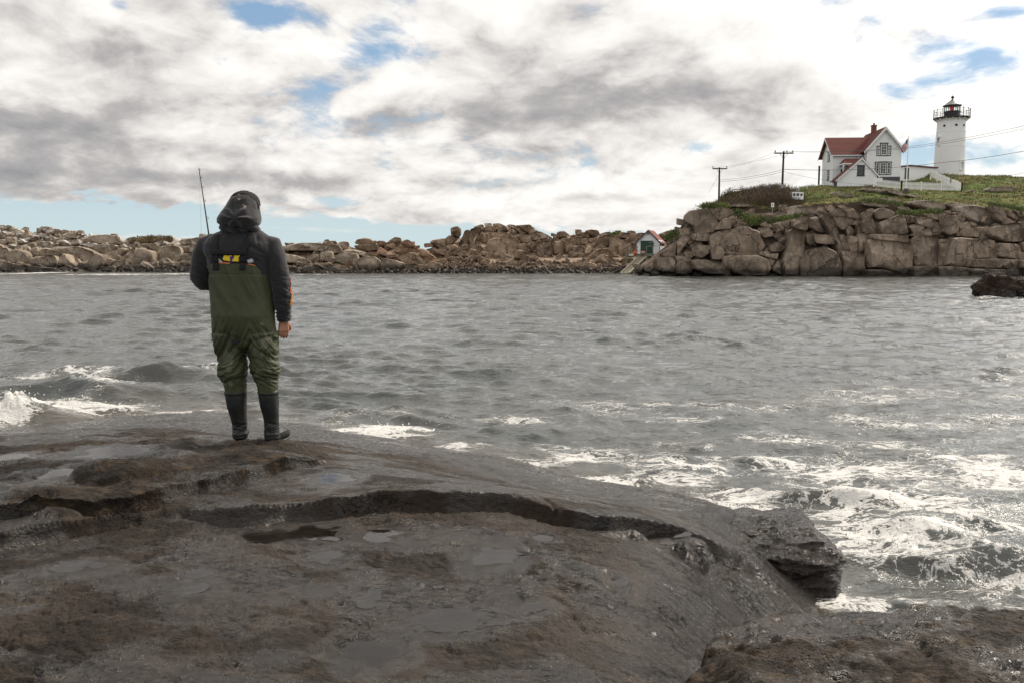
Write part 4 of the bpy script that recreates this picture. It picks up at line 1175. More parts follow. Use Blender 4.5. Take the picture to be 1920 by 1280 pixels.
# pebbly shingle and small rubble at the foot of the banks
def rubble(name, n, region, Df, mats, seed, smin, smax, parent):
    rs = np.random.RandomState(seed)
    base = [Vector(q) for q in ((1, 0, 0), (-1, 0, 0), (0, 1, 0), (0, -1, 0), (0, 0, 1), (0, 0, -1), (.6, .6, .6), (-.6, .6, .6), (.6, -.6, .6), (-.6, -.6, .6), (.6, -.6, -.6), (-.6, -.6, -.6))]
    bm = bmesh.new()
    xs = [p[0] for p in region]; ys_ = [p[1] for p in region]
    k = 0
    while k < n:
        x = rs.uniform(min(xs), max(xs)); y = rs.uniform(min(ys_), max(ys_))
        if not inpoly(x, y, region): continue
        k += 1
        c = P(x, y, Df(y) - .2 - rs.rand() * .5); s = smin * (smax / smin) ** (rs.rand() ** 1.8)
        R = Matrix.Rotation(rs.rand() * 6.3, 3, 'Y') @ Matrix.Rotation(rs.rand() * 6.3, 3, 'X')
        vs_ = [bm.verts.new(c + R @ Vector((q.x * s * 1.3, q.y * s, q.z * s * .8)) * rs.uniform(.7, 1.15)) for q in base]
        bmesh.ops.convex_hull(bm, input=vs_)
    me = bpy.data.meshes.new(name); bm.to_mesh(me); bm.free()
    me.materials.append(mats)
    o = link(bpy.data.objects.new(name, me), parent); tag(o, kind='stuff')
rubble('shore_rubble', 900, [(790, 516), (800, 495), (860, 480), (900, 490), (1000, 492), (1090, 488), (1180, 495), (1165, 516)], DM, M_MID, 5, .12, .42, bankM)
rubble('shore_rubble', 260, [(-20, 518), (-20, 500), (200, 506), (395, 500), (395, 520)], DL, M_LEFT, 6, .12, .45, bankL)
rubble('shore_rubble', 260, [(525, 519), (540, 500), (700, 508), (800, 505), (800, 519)], DM, M_MID, 7, .12, .4, bankM)
rubble('shore_rubble', 300, [(1170, 519), (1190, 500), (1220, 480), (1260, 500), (1262, 520)], lambda y: DM(y) - 4, M_MID, 8, .10, .35, bankM)
# shingle slope the ramp stands on
sh = []
for t in np.linspace(0, 1, 14):
    row = []
    for x in np.linspace(1010, 1262, 40):
        y = 514 + (484 - 514) * t; D = 117.2 + t * 7
        q = P(x, y, D); q.z += .08 * perlin(x * .2, t * 5); row.append(tuple(q))
    sh.append(row)
mesh_np('shingle_beach', np.array(sh).reshape(-1, 3), gridfaces(14, 40), M_MID, bankM)

# single stones that stand out
q = [(780 + x / 6.4, 400 + y / 6.4) for x, y in [(413,182),(450,168),(500,158),(540,185),(545,262),(512,292),(470,268),(418,268)]]
tag(rock(q, DM(455) - 1, M_MID, None, 901, 'perched_boulder', thick=2.2, sharp=.88), 'upright squared boulder balanced alone on the skyline of the middle rocks', 'boulder')
e = P(1868, 556, 50.5)
sr = empty('sea_rock', (e.x, e.y, 0)); tag(sr, 'dark weedy rock standing alone in the water in front of the cliff', 'rock')
lump('peak', (-.15, .2, .42), (1.35, 1.0, .92), M_SEAROCK, sr, seed=31, amp=.30, p=1.9, cuts=7, cutd=.66, n=40, fine=.06)
lump('shoulder', (1.25, .1, .40), (.72, .8, .74), M_SEAROCK, sr, seed=35, amp=.30, p=2.0, cuts=6, cutd=.7, n=34, fine=.06)
lump('low_block', (.05, -.55, .12), (.75, .5, .42), M_SEAROCK, sr, seed=38, amp=.22, cuts=6, n=30, fine=.05)
lump('low_block', (1.45, -.7, .04), (.45, .35, .22), M_SEAROCK, sr, seed=41, amp=.25, cuts=6, n=24, fine=.05)
# low ledges awash just past the swash line
for (px, py, w, h, dpt, sd_) in ((1620, 152, 0, 0, 0, 0),): pass

# ------------------------------------------------------------------ grassy top of the island
HC = [(px, py, D) for px, py, D in ((1262, 452, 108), (1275, 425, 107), (1290, 405, 106.5), (1310, 394, 108), (1345, 388, 108), (1345, 388, 122), (1320, 388, 120), (1400, 386, 109), (1400, 381, 125), (1450, 390, 108), (1450, 379, 122),
      (1520, 386, 107), (1500, 378, 114), (1500, 353, 134), (1600, 386, 107), (1600, 372, 114), (1560, 352, 133), (1620, 349, 134), (1640, 360, 124), (1700, 358, 124), (1700, 378, 112), (1700, 392, 106.5),
      (1780, 382, 110), (1800, 360, 124), (1860, 362, 124), (1780, 340, 138), (1780, 329, 145), (1830, 331, 146), (1920, 334, 146), (2050, 338, 146), (1920, 380, 113), (1850, 384, 111), (1920, 404, 107), (2050, 400, 107),
      (1700, 340, 140), (1600, 350, 146), (1450, 371, 142), (1370, 385, 142), (1700, 338, 155), (1900, 340, 160), (1350, 398, 150), (1300, 415, 135), (1280, 440, 130), (2100, 350, 170), (1720, 345, 134), (1748, 331, 141), (2250, 400, 110), (2250, 350, 150))]
HW = [tuple(P(*q)) for q in HC] + [(20, 104, 1.0), (20, 125, 1.0), (22, 150, 1.0), (20, 180, 0.5), (24, 112, 2.0), (60, 185, 8.0), (112, 184, 9.0), (112, 120, 9.0), (30, 150, 2.0), (40, 175, 3.0), (80, 180, 9.0), (120, 180, 9.0), (26, 130, 1.5)]
fH = RBF(HW, 1e-2)
x = np.linspace(19, 112, 380); y = np.linspace(102, 185, 300)
GX, GY = np.meshgrid(x, y, indexing='xy')
GZ = np.minimum(fH(GX, GY), 17.5)
sdl = -polysd(GX, GY, [(20.8, 100), (22.0, 110), (25.5, 122), (29, 140), (42, 190)])
GZ = np.minimum(GZ, .5 + np.maximum(0, sdl) * 2.6)
front = [tuple(P(px, py, DC(py) + 1.6))[:2] for px, py in ((1180, 470), (1240, 455), (1280, 410), (1345, 392), (1450, 394), (1600, 390), (1800, 394), (1920, 405), (2300, 405))]
sdf = polysd(GX, GY, front)
GZ = GZ + .30 * fbm(GX * .22, GY * .22, 2.0, 4) + .14 * fbm(GX * 1.1, GY * 1.1, 2.0, 3) * sstep(GY, 100, 112)
GZ = np.where(sdf < 0, np.minimum(GZ, GZ + sdf * 3.0), GZ)
GZ = np.maximum(GZ, -1.5)
M_GRASS, n, b = newmat('cliff_top_grass')
g = n.node('ShaderNodeNewGeometry'); pos = g.outputs['Position']; z = n.xyz(pos)[2]
p1 = n.noise(pos, .14, 5, .62); p2 = n.noise(pos, .9, 5, .65); p3 = n.noise(n.vm('MULTIPLY', pos, (1, 1, .4)), 7, 4, .7)
c = n.mix(n.ss(p1, .40, .60), (.13, .185, .035), (.23, .21, .065))
c = n.mix(n.ss(p2, .50, .66, 0, .8), c, (.16, .115, .055))
c = n.mix(n.ss(p3, .38, .62, .55, 0), c, (.028, .040, .012))
steep = n.xyz(g.outputs['True Normal'])[2]
c = n.mix(n.ss(steep, .45, .72, 1, 0), c, (.075, .055, .038))
n.put(b.inputs['Base Color'], c); b.inputs['Roughness'].default_value = .9; b.inputs['Specular IOR Level'].default_value = .15
n.put(b.inputs['Normal'], n.bump(n.m('ADD', p3, n.m('MULTIPLY', p2, .8)), 1.0, .35))
hill = mesh_np('hill', np.stack([GX, GY, GZ], -1).reshape(-1, 3), gridfaces(300, 380), M_GRASS); tag(hill, kind='structure')
def gz(x, y):
    """height of the grassy ground as built"""
    i = np.clip(np.searchsorted(ygr, y) - 1, 0, len(ygr) - 2); j = np.clip(np.searchsorted(xgr, x) - 1, 0, len(xgr) - 2)
    a = (x - xgr[j]) / (xgr[j + 1] - xgr[j]); b_ = (y - ygr[i]) / (ygr[i + 1] - ygr[i])
    return (GZH[i, j] * (1 - a) + GZH[i, j + 1] * a) * (1 - b_) + (GZH[i + 1, j] * (1 - a) + GZH[i + 1, j + 1] * a) * b_
xgr, ygr, GZH = x, y, GZ.copy()
for p, m, par, sd0, w in TOPS:      # whaleback slabs lying in the turf
    cx = sum(q[0] for q in p) / len(p); cy = max(q[1] for q in p) - 1.5
    D = 103.0
    while D < 150:
        q = P(cx, cy, D)
        if q.z < gz(q.x, q.y) + .02: break
        D += .15
    rock(p, D - .5, m, par, sd0, 'boulder', thick=2.0 + w * .05, rnd=2, sharp=.76, tilt=(-.05, .6))
# tufts of grass
M_TUFT = plain('grass_blades', (.16, .20, .05), .85, .35, .5)
M_TUFTB = plain('dry_grass_blades', (.26, .19, .09), .85, .35, .5)
def tufts(name, n_, mat, seed, region, hmin, hmax, blades=7, spread=.16):
    rs = np.random.RandomState(seed); v = []; f = []
    k = 0; tr = 0
    while k < n_ and tr < n_ * 30:
        tr += 1
        xx = rs.uniform(28, 92); yy = rs.uniform(103, 150)
        zg = gz(xx, yy)
        if not region(xx, yy, zg): continue
        k += 1
        for b_ in range(blades):
            a = rs.rand() * 2 * pi; h = rs.uniform(hmin, hmax); w = rs.uniform(.02, .05); ll = rs.uniform(.05, .6) * h
            ox, oy = rs.normal(0, spread, 2)
            c_, s_ = cos(a), sin(a); i = len(v)
            v += [(xx + ox - s_ * w, yy + oy + c_ * w, zg - .05), (xx + ox + s_ * w, yy + oy - c_ * w, zg - .05), (xx + ox + c_ * ll, yy + oy + s_ * ll, zg + h)]
            f.append((i, i + 1, i + 2))
    o = mesh_np(name, v, f, mat, smooth=False); tag(o, kind='stuff'); return o
sd1 = lambda x_, y_: polysd(np.array([x_]), np.array([y_]), front)[0]
tg = tufts('grass', 5200, M_TUFT, 3, lambda x_, y_, z_: z_ > 5 and sd1(x_, y_) > .2, .10, .32)
tag(tg, 'short green grass over the island top')
td = tufts('dry_grass', 2400, M_TUFTB, 4, lambda x_, y_, z_: z_ > 5 and sd1(x_, y_) > 0 and perlin(x_ * .16, y_ * .16, 4) > .05, .14, .45)
tag(td, 'brown seed heads of dry grass along the cliff edge')
# hanging turf and weeds in the cliff joints
def turf_patch(poly, D, n_, seed, mat, hm=.34):
    rs = np.random.RandomState(seed); v = []; f = []
    xs = [p[0] for p in poly]; ys_ = [p[1] for p in poly]; k = 0
    while k < n_:
        px = rs.uniform(min(xs), max(xs)); py = rs.uniform(min(ys_), max(ys_))
        if not inpoly(px, py, poly): continue
        k += 1
        c_ = P(px, py, D + rs.uniform(-.3, .3))
        for b_ in range(5):
            a = rs.rand() * 2 * pi; h = rs.uniform(.4, 1) * hm; w = rs.uniform(.03, .07); i = len(v)
            ox = rs.normal(0, .15); oz = rs.normal(0, .08); oy = rs.uniform(-.3, .3)
            v += [(c_.x + ox - w, c_.y + oy, c_.z + oz), (c_.x + ox + w, c_.y + oy + w, c_.z + oz), (c_.x + ox + cos(a) * .6 * h, c_.y + oy + sin(a) * .5 * h, c_.z + oz + h * rs.uniform(.2, 1))]
            f.append((i, i + 1, i + 2))
    return v, f
v = []; f = []
for (o_, s_, poly, D, k_, mt_) in (((1240, 370), 5.333, [(1040,250),(1100,215),(1300,190),(1420,165),(1380,195),(1240,235),(1060,262)], 101.2, 340, 0), ((1240, 370), 5.333, [(700,180),(780,130),(860,180),(1000,210),(1060,190),(1020,250),(900,290),(800,215)], 101.6, 420, 1),
                                 ((1580, 350), 5.647, [(540,290),(620,250),(780,270),(880,250),(1060,240),(1020,290),(900,290),(700,305)], 100.6, 360, 0), ((1240, 370), 5.333, [(350,90),(470,60),(650,70),(700,95),(540,110),(420,115)], 103, 260, 1),
                                 ((1240, 370), 5.333, [(60,380),(120,330),(180,360),(110,420),(40,440)], 103.4, 130, 1), ((1580, 350), 5.647, [(1500,170),(1720,200),(1920,240),(1920,270),(1740,215),(1580,200)], 103, 260, 0),
                                 ((1580, 350), 5.647, [(150,140),(340,130),(640,180),(620,215),(300,165)], 103.4, 260, 1), ((1020, 410), 6.4, [(800,175),(900,160),(890,195),(810,205)], 128, 60, 0),
                                  ((1020, 410), 6.4, [(1480,190),(1600,150),(1620,180),(1520,260),(1450,290)], 107, 200, 1)):
    a, b_ = turf_patch([(o_[0] + q[0] / s_, o_[1] + q[1] / s_) for q in poly], D, k_, len(v) + 3, None)
    f += [tuple(i + len(v) for i in t) for t in a and b_]; v += a
ct = mesh_np('cliff_turf', v, f, M_TUFT, smooth=False); tag(ct, 'green and brown tufts growing in the cliff joints', kind='stuff')

# brown thicket on the left shoulder of the island
M_TWIG = plain('thicket_twigs', (.15, .10, .07), .9, .3, 1.0)
M_LEAFB = plain('thicket_leaves', (.16, .115, .045), .8, .5, .6)
rs = np.random.RandomState(8)
tv = MB(); lv = []; lf = []
tops = [(1298, 392), (1310, 388), (1330, 381), (1345, 376), (1370, 366), (1400, 354), (1430, 345), (1450, 343), (1468, 343), (1485, 349), (1500, 357), (1510, 372)]
for k in range(2100):
    px = rs.uniform(1300, 1508)
    D = rs.uniform(108.5, 123)
    top = np.interp(px, [t[0] for t in tops], [t[1] for t in tops]) + rs.uniform(0, 7) + max(0, (118 - D)) * 2.1 * rs.uniform(.6, 1)
    q = P(px, top, D); g0 = float(gz(q.x, q.y)) if q.x > 19.5 else q.z - 1
    h = q.z - g0
    if h < .25:
        if D > 119: continue
        h = rs.uniform(.35, .8); q.z = g0 + h
    h = min(h, 3.2)
    base = Vector((q.x + rs.normal(0, .12), q.y, g0 - .1)); tip = Vector((q.x + rs.normal(0, .18 * h), q.y + rs.normal(0, .1), q.z))
    mid = base.lerp(tip, .55) + Vector((rs.normal(0, .1), rs.normal(0, .1), 0))
    tv.tube([base, mid, tip], [.035, .022, .006], 3, False)
    for j in range(3):
        s_ = mid.lerp(tip, rs.rand()); e_ = s_ + Vector((rs.normal(0, .25), rs.normal(0, .2), rs.uniform(.1, .4)))
        tv.tube([s_, e_], [.014, .004], 3, False)
    for j in range(16):
        t = rs.uniform(.08, .93)
        c_ = base.lerp(tip, t) + Vector((rs.normal(0, .26), rs.normal(0, .2), rs.normal(0, .14)))
        s_ = rs.uniform(.03, .075); R = Matrix.Rotation(rs.rand() * 6.3, 3, Vector((rs.normal(), rs.normal(), rs.normal())).normalized())
        i = len(lv)
        lv += [tuple(c_ + R @ Vector(w_)) for w_ in ((-s_, 0, -s_ * .5), (s_, 0, -s_ * .4), (s_ * .2, 0, s_), (-s_ * .6, s_ * .3, s_ * .5))]
        lf.append((i, i + 1, i + 2, i + 3))
th = empty('thicket', tuple(P(1400, 380, 114))); th.location = (0, 0, 0)
tag(th, 'brown leafy thicket on the slope around the taller utility pole', kind='stuff')
tag(tv.build('branches', M_TWIG, th), kind='stuff')
tag(mesh_np('leaves', lv, lf, M_LEAFB, th, smooth=False), kind='stuff')

v, f = turf_patch([(x_ / 4.8, 400 + y_ / 4.8) for x_, y_ in [(1140, 240), (1240, 215), (1400, 207), (1540, 212), (1560, 240), (1400, 258), (1182, 262)]], 139, 260, 91, None, .42)
sc = mesh_np('bank_scrub', v, f, M_TUFTB, smooth=False); tag(sc, 'low brown scrub on top of the left rocks', kind='stuff')
# ================================================================== buildings on the island
def clap(name, col, dirt=.10, sc=1.0):
    m, n, b = newmat(name)
    pos = n.node('ShaderNodeTexCoord').outputs['Object']
    f = n.noise(pos, .7, 5, .6); st = n.noise(n.vm('MULTIPLY', pos, (3, 3, .3)), 1.0, 4, .6)
    c = n.mix(n.ss(f, .35, .7, 0, dirt), col, tuple(q * .75 for q in col))
    c = n.mix(n.ss(st, .55, .75, 0, dirt * 1.6), c, tuple(q * .62 for q in col))
    n.put(b.inputs['Base Color'], c); b.inputs['Roughness'].default_value = .6
    return m
M_WHITE = clap('white_painted_boards', (.80, .81, .82))
M_TRIM = clap('white_trim', (.82, .83, .84), .05)
M_DARKTRIM = plain('dark_green_trim', (.020, .030, .026), .6)
M_REDROOF = plain('red_shingle', (.150, .030, .022), .85, .18, 3.0, .4)
M_REDROOF2 = plain('faded_red_shingle', (.27, .085, .065), .85, .15, 3.0, .4)
M_GLASS, n, b = newmat('window_glass'); b.inputs['Base Color'].default_value = (.03, .035, .04, 1); b.inputs['Roughness'].default_value = .08
M_BRICK = plain('chimney_brick', (.24, .10, .065), .9, .3, 6, .5)
M_BLACK = plain('black_iron', (.016, .014, .014), .5)
M_FOUND = plain('stone_foundation', (.10, .10, .12), .9, .2, 4)
M_GREEND = plain('green_door', (.018, .075, .042), .55, .2, 3)
M_WOODG = plain('weathered_wood', (.36, .32, .25), .85, .3, 6, .3)
M_WOODY = plain('pale_wood_rail', (.55, .50, .36), .8, .2, 6)
M_WOODD = plain('creosote_pole', (.060, .045, .036), .85, .3, 4)
M_ORB = plain('orange_float', (.75, .075, .020), .4)
M_WIRE = plain('wire', (.03, .03, .03), .6)
M_STEEL = plain('grey_steel', (.32, .32, .32), .5)

def clapboard(mb, x0, x1, z0, z1, y, h=.14, d=.022, cutpoly=None):
    """lapped boards on a wall facing -y"""
    k = int((z1 - z0) / h)
    for i in range(k):
        a = z0 + i * h; b_ = min(a + h, z1)
        mb.add([(x0, y - d, a), (x1, y - d, a), (x1, y - .003, b_), (x0, y - .003, b_), (x0, y, a), (x1, y, a)], [(0, 1, 2, 3), (4, 5, 1, 0)])
def window(parent, x, z, w, h, y, mats, shutters=False, hood=False, panes=(2, 2), axis='y', name='window', fw=.09):
    """window facing -y at wall plane y (or facing -x at plane y when axis == 'x')"""
    def tr(pts): return pts if axis == 'y' else [(p[1], -p[0], p[2]) for p in pts]
    def bx(mb, a, b_):
        x0, y0, z0 = a; x1, y1, z1 = b_
        if axis == 'y': mb.box(a, b_)
        else: mb.box((y0, -x1, z0), (y1, -x0, z1))
    win = MB()
    for a, b_ in (((x - w / 2, y - .07, z), (x - w / 2 + fw, y + .02, z + h)), ((x + w / 2 - fw, y - .07, z), (x + w / 2, y + .02, z + h)),
                  ((x - w / 2 - .04, y - .09, z + h), (x + w / 2 + .04, y + .02, z + h + fw)), ((x - w / 2 - .05, y - .10, z - fw), (x + w / 2 + .05, y + .02, z))): bx(win, a, b_)
    o = win.build(name, mats[0], parent)
    sash = MB()
    i0, i1 = x - w / 2 + fw, x + w / 2 - fw
    for a, b_ in (((i0, y - .045, z), (i0 + .05, y + .01, z + h)), ((i1 - .05, y - .045, z), (i1, y + .01, z + h)), ((i0 + .05, y - .045, z), (i1 - .05, y + .01, z + .05)),
                  ((i0 + .05, y - .045, z + h - .05), (i1 - .05, y + .01, z + h)), ((i0 + .05, y - .047, z + h / 2 - .03), (i1 - .05, y + .012, z + h / 2 + .03))): bx(sash, a, b_)
    for k in range(1, panes[0]):
        xx = i0 + (i1 - i0) * k / panes[0]; bx(sash, (xx - .015, y - .040, z + .05), (xx + .015, y + .008, z + h - .05))
    for k in range(1, panes[1] * 2):
        if k == panes[1]: continue
        zz_ = z + h * k / (panes[1] * 2); bx(sash, (i0 + .05, y - .038, zz_ - .015), (i1 - .05, y + .006, zz_ + .015))
    sash.build('sash', mats[1], o)
    g_ = MB(); bx(g_, (i0 + .02, y - .020, z + .02), (i1 - .02, y + .004, z + h - .02)); g_.build('pane', M_GLASS, o)
    return o

# ---------------- keeper's house
HX, HY = tuple(P(1568, 345, 135))[:2]
HZ = P(1568, 345, 135).z
house = empty('keepers_house', (HX, HY, HZ), radians(-4))
tag(house, "white two storey keeper's house with red gabled roofs on the island top", 'house')
w = MB()
# front gable wing x 4.55..9.6, y 0..6.5
w.box((4.55, 0, -.0), (9.6, 6.5, 5.45))
w.prism([(4.55, 5.45), (9.6, 5.45), (7.075, 8.45)], 0, 6.5)
# left block x 0..4.55, y 2..8
w.box((0, 2, -.6), (4.55, 8, 5.0))
w.prism([(2, 5.0), (8, 5.0), (5, 7.55)], 0, 4.55, axis='x')
w.box((4.6, 6.5, -.5), (9.5, 8.4, 5.0))
w.build('wall', M_WHITE, house)
cb_ = MB(); clapboard(cb_, 4.56, 9.59, 1.05, 5.45, 0)
k = 0; zt = 5.45
while zt < 8.3:
    hw = (8.45 - zt - .07) / 3.0 * 2.525
    cb_.add([(7.075 - hw, -.022, zt), (7.075 + hw, -.022, zt), (7.075 + hw, -.003, zt + .14), (7.075 - hw, -.003, zt + .14), (7.075 - hw, 0, zt), (7.075 + hw, 0, zt)], [(0, 1, 2, 3), (4, 5, 1, 0)]); zt += .14
clapboard(cb_, .02, 4.5, 0, 5.0, 2)
o = cb_.build('clapboards', M_WHITE, house); tag(o, kind='stuff')
f_ = MB(); f_.box((4.60, -.03, -1.2), (9.62, 6.4, 1.0)); f_.box((-.03, 1.98, -1.6), (4.5, 7.9, -.1)); f_.build('foundation', M_FOUND, house)
bg = MB(); bg.box((5.3, -.055, .35), (7.0, -.031, .85)); bg.build('basement_window', M_WHITE, house)
def roofslab(pts, th=.12):
    """quad (4 pts) thickened downwards"""
    m_ = MB(); a, b_, c_, d_ = [Vector(p) for p in pts]
    nrm = (b_ - a).cross(d_ - a).normalized()
    if nrm.z < 0: nrm = -nrm
    lo = [p - nrm * th for p in (a, b_, c_, d_)]
    m_.add([a, b_, c_, d_] + lo, [(0, 1, 2, 3), (7, 6, 5, 4), (0, 4, 5, 1), (1, 5, 6, 2), (2, 6, 7, 3), (3, 7, 4, 0)])
    return m_
def shingled(name, pts, mat, parent, rows=14, th=.10):
    """roof plane from eave edge (a->b) up to ridge edge (d->c), courses stepping over each other"""
    a, b_, c_, d_ = [Vector(p) for p in pts]
    m_ = roofslab(pts, th); nrm = (b_ - a).cross(d_ - a).normalized()
    if nrm.z < 0: nrm = -nrm
    for k in range(rows):
        t0, t1 = k / rows, (k + 1) / rows
        p0, p1 = a.lerp(d_, t0), b_.lerp(c_, t0); q0, q1 = a.lerp(d_, t1), b_.lerp(c_, t1)
        up = nrm * .03
        m_.add([p0 + up, p1 + up, q1 + nrm * .004, q0 + nrm * .004, p0, p1], [(0, 1, 2, 3), (4, 5, 1, 0)])
    return m_.build(name, mat, parent)
sl = 3.0 / 2.525
ex = 3.15
ez = 8.62 - ex * sl
shingled('roof', [(7.075 + ex, -.45, ez), (7.075 + ex, 8.9, ez), (7.075, 8.9, 8.62), (7.075, -.45, 8.62)], M_REDROOF, house)
shingled('roof', [(7.075 - ex, -.45, ez), (7.075 - ex, 8.9, ez), (7.075, 8.9, 8.625), (7.075, -.45, 8.625)], M_REDROOF, house)
s2 = 2.55 / 3.0
shingled('roof', [(-.55, 1.4, 7.72 - 3.6 * s2), (4.6, 1.4, 7.72 - 3.6 * s2), (7.0, 5, 7.72), (-.55, 5, 7.72)], M_REDROOF, house)
shingled('roof', [(-.55, 8.6, 7.72 - 3.6 * s2), (4.6, 8.6, 7.72 - 3.6 * s2), (7.0, 5, 7.722), (-.55, 5, 7.722)], M_REDROOF, house)
tr = MB()
for sx in (-1, 1):   # raking boards with scalloped edge
    a = Vector((7.075 + sx * ex, -.47, ez - .11)); b_ = Vector((7.075, -.47, 8.50))
    tr.bar(a, b_, .05, .26, up=(0, -1, 0)) if False else tr.prism([(a.x, a.z - .14), (a.x, a.z + .12), (b_.x, b_.z + .12), (b_.x, b_.z - .16)], -.50, -.452)
tr.build('rake_board', M_TRIM, house)
sc_ = MB()
for sx in (-1, 1):
    for k in range(16):
        t = (k + .5) / 16; c0 = Vector((7.075 + sx * ex * (1 - t), 0, ez - .25 + (8.50 - ez) * t))
        sc_.prism([(c0.x - .10, c0.z + .10), (c0.x + .10, c0.z + .10), (c0.x + .05, c0.z - .13), (c0.x - .05, c0.z - .13)], -.49, -.455)
tag(sc_.build('scalloped_trim', M_TRIM, house), kind='stuff')
tr = MB()
for sy in (-1, 1): tr.prism([(5 + sy * 3.6, 7.72 - 3.6 * s2 - .30), (5 + sy * 3.6, 7.72 - 3.6 * s2 - .05), (5, 7.67), (5, 7.42)], -.60, -.553, axis='x')
tr.build('rake_board', M_TRIM, house)
e_ = MB(); e_.box((-.55, 1.36, 7.72 - 3.6 * s2 - .22), (4.2, 1.42, 7.72 - 3.6 * s2 - .08)); e_.build('fascia', M_TRIM, house)
for (xx, yy, z0, z1) in ((4.55, 0, 1.0, 5.5), (9.6, 0, 1.0, 5.5), (0, 2, -.1, 4.9)):
    MB().box((xx - .08, yy - .035, z0), (xx + .08, yy + .08, z1)).build('corner_board', M_TRIM, house)
# chimney
ch = MB(); ch.box((6.72, 4.65, 7.0), (7.37, 5.35, 9.45)); ch.box((6.65, 4.58, 9.45), (7.44, 5.42, 9.60))
co_ = ch.build('chimney', M_BRICK, house)
MB().lathe([(.14, 9.6), (.14, 9.85), (.17, 9.86), (.17, 9.92)], 10, (7.05, 5)).build('chimney_pot', M_BLACK, co_)
# gable windows: tall middle sash with narrow side lights in dark frames
def triple(x, z, h, wc, ws, tall):
    fr = MB()
    W_ = wc / 2 + ws
    hs = h - tall
    for a, b_ in (((x - W_ - .10, -.10, z - .12), (x + W_ + .10, .0, z)), ((x - W_ - .10, -.10, z), (x - W_, .0, z + hs)), ((x + W_, -.10, z), (x + W_ + .10, .0, z + hs)),
                  ((x - wc / 2 - .09, -.10, z), (x - wc / 2, .0, z + h)), ((x + wc / 2, -.10, z), (x + wc / 2 + .09, .0, z + h)), ((x - wc / 2 - .16, -.13, z + h), (x + wc / 2 + .16, .0, z + h + .16)),
                  ((x - W_ - .14, -.12, z + hs), (x - wc / 2 - .09, .0, z + hs + .13)), ((x + wc / 2 + .09, -.12, z + hs), (x + W_ + .14, .0, z + hs + .13))): fr.box(a, b_)
    fo_ = fr.build('window', M_DARKTRIM, house)
    sa = MB(); gl = MB()
    for (xa, xb, zt, npx) in ((x - wc / 2 + .02, x + wc / 2 - .02, z + h, 2), (x - W_ + .01, x - wc / 2 - .10, z + hs, 1), (x + wc / 2 + .10, x + W_ - .01, z + hs, 1)):
        sa.box((xa, -.06, z), (xa + .09, -.01, zt)); sa.box((xb - .09, -.06, z), (xb, -.01, zt)); sa.box((xa + .09, -.06, z), (xb - .09, -.01, z + .10)); sa.box((xa + .09, -.06, zt - .10), (xb - .09, -.01, zt))
        sa.box((xa + .09, -.062, z + (zt - z) / 2 - .04), (xb - .09, -.012, z + (zt - z) / 2 + .04))
        for k in range(1, npx + 0):
            xm = xa + (xb - xa) * k / npx; sa.box((xm - .02, -.055, z + .1), (xm + .02, -.015, zt - .1))
        for k in (1, 3):
            zm = z + (zt - z) * k / 4; sa.box((xa + .09, -.052, zm - .018), (xb - .09, -.018, zm + .018))
        gl.box((xa + .05, -.035, z + .05), (xb - .05, -.006, zt - .05))
    sa.build('sash', M_TRIM, fo_); gl.build('pane', M_GLASS, fo_)
triple(7.0, 4.35, 1.7, .95, .50, .42)
triple(7.0, 1.45, 1.75, .95, .66, .0)
# left gable end windows (facing -x)
for zz_ in (.9, 3.9):
    window(house, -4.4, zz_, 1.0, 1.5, 0, (M_DARKTRIM, M_TRIM), axis='x')
# porch in the corner
pr_ = MB(); pr_.add([(.9, -.1, 3.15), (4.9, -.1, 3.15), (4.9, 2.2, 3.15), (.9, 2.2, 3.15), (1.6, 1.2, 3.95), (4.55, 1.2, 3.95), (4.55, 2.0, 3.95), (1.6, 2.0, 3.95)],
                    [(0, 1, 5, 4), (3, 0, 4, 7), (4, 5, 6, 7), (1, 2, 6, 5), (0, 3, 2, 1)])
porch = pr_.build('porch_roof', M_REDROOF, house)
pe = MB(); pe.box((.88, -.12, 2.95), (4.92, 2.0, 3.14)); pe.build('porch_beam', M_TRIM, house)
for xx in (1.0, 2.1, 3.3):
    MB().box((xx - .08, 0, -.2), (xx + .08, .16, 2.95)).build('porch_post', M_TRIM, house)
pb_ = MB()
for xx in (1.55, 2.7): pb_.prism([(xx - .5, 2.95), (xx - .5, 2.55), (xx - .35, 2.80), (xx, 2.90), (xx + .35, 2.80), (xx + .5, 2.55), (xx + .5, 2.95)], .03, .10)
pb_.build('porch_arch', M_TRIM, house)
MB().box((1.2, 1.9, .2), (2.0, 2.04, 2.4)).build('porch_door', M_DARKTRIM, house)
window(house, 1.9, .9, .9, 1.4, 1.96, (M_DARKTRIM, M_TRIM))
# low gabled entry in front: peak (1603.9,300.6); feet at 1552 and 1638
ax0, ax1, apx = -.75, 5.6, 3.0
an = MB()
an.prism([(ax0 + .25, -.6), (ax1 - .2, -.6), (ax1 - .2, 1.0), (apx, 3.55), (ax0 + .25, .55)], -2.2, 0.4)
an.build('entry_wall', M_WHITE, house)
shingled('entry_roof', [(ax0 - .1, -2.55, .28), (ax0 - .1, .5, .28), (apx, .5, 3.72), (apx, -2.55, 3.72)], M_REDROOF, house, 12)
shingled('entry_roof', [(ax1 + .1, -2.4, .86), (ax1 + .1, .5, .86), (apx, .5, 3.722), (apx, -2.4, 3.722)], M_REDROOF, house, 12)
tr = MB(); tr.prism([(ax1 + .12, .66), (ax1 + .12, .86), (apx, 3.72), (apx, 3.46)], -2.46, -2.405); tr.prism([(ax0 - .1, .10), (ax0 - .1, .28), (apx, 3.72), (apx, 3.50)], -2.60, -2.555); tr.build('entry_trim', M_TRIM, house)
window(house, 2.95, 1.05, 1.1, 1.45, -2.2, (M_DARKTRIM, M_DARKTRIM), fw=.12)
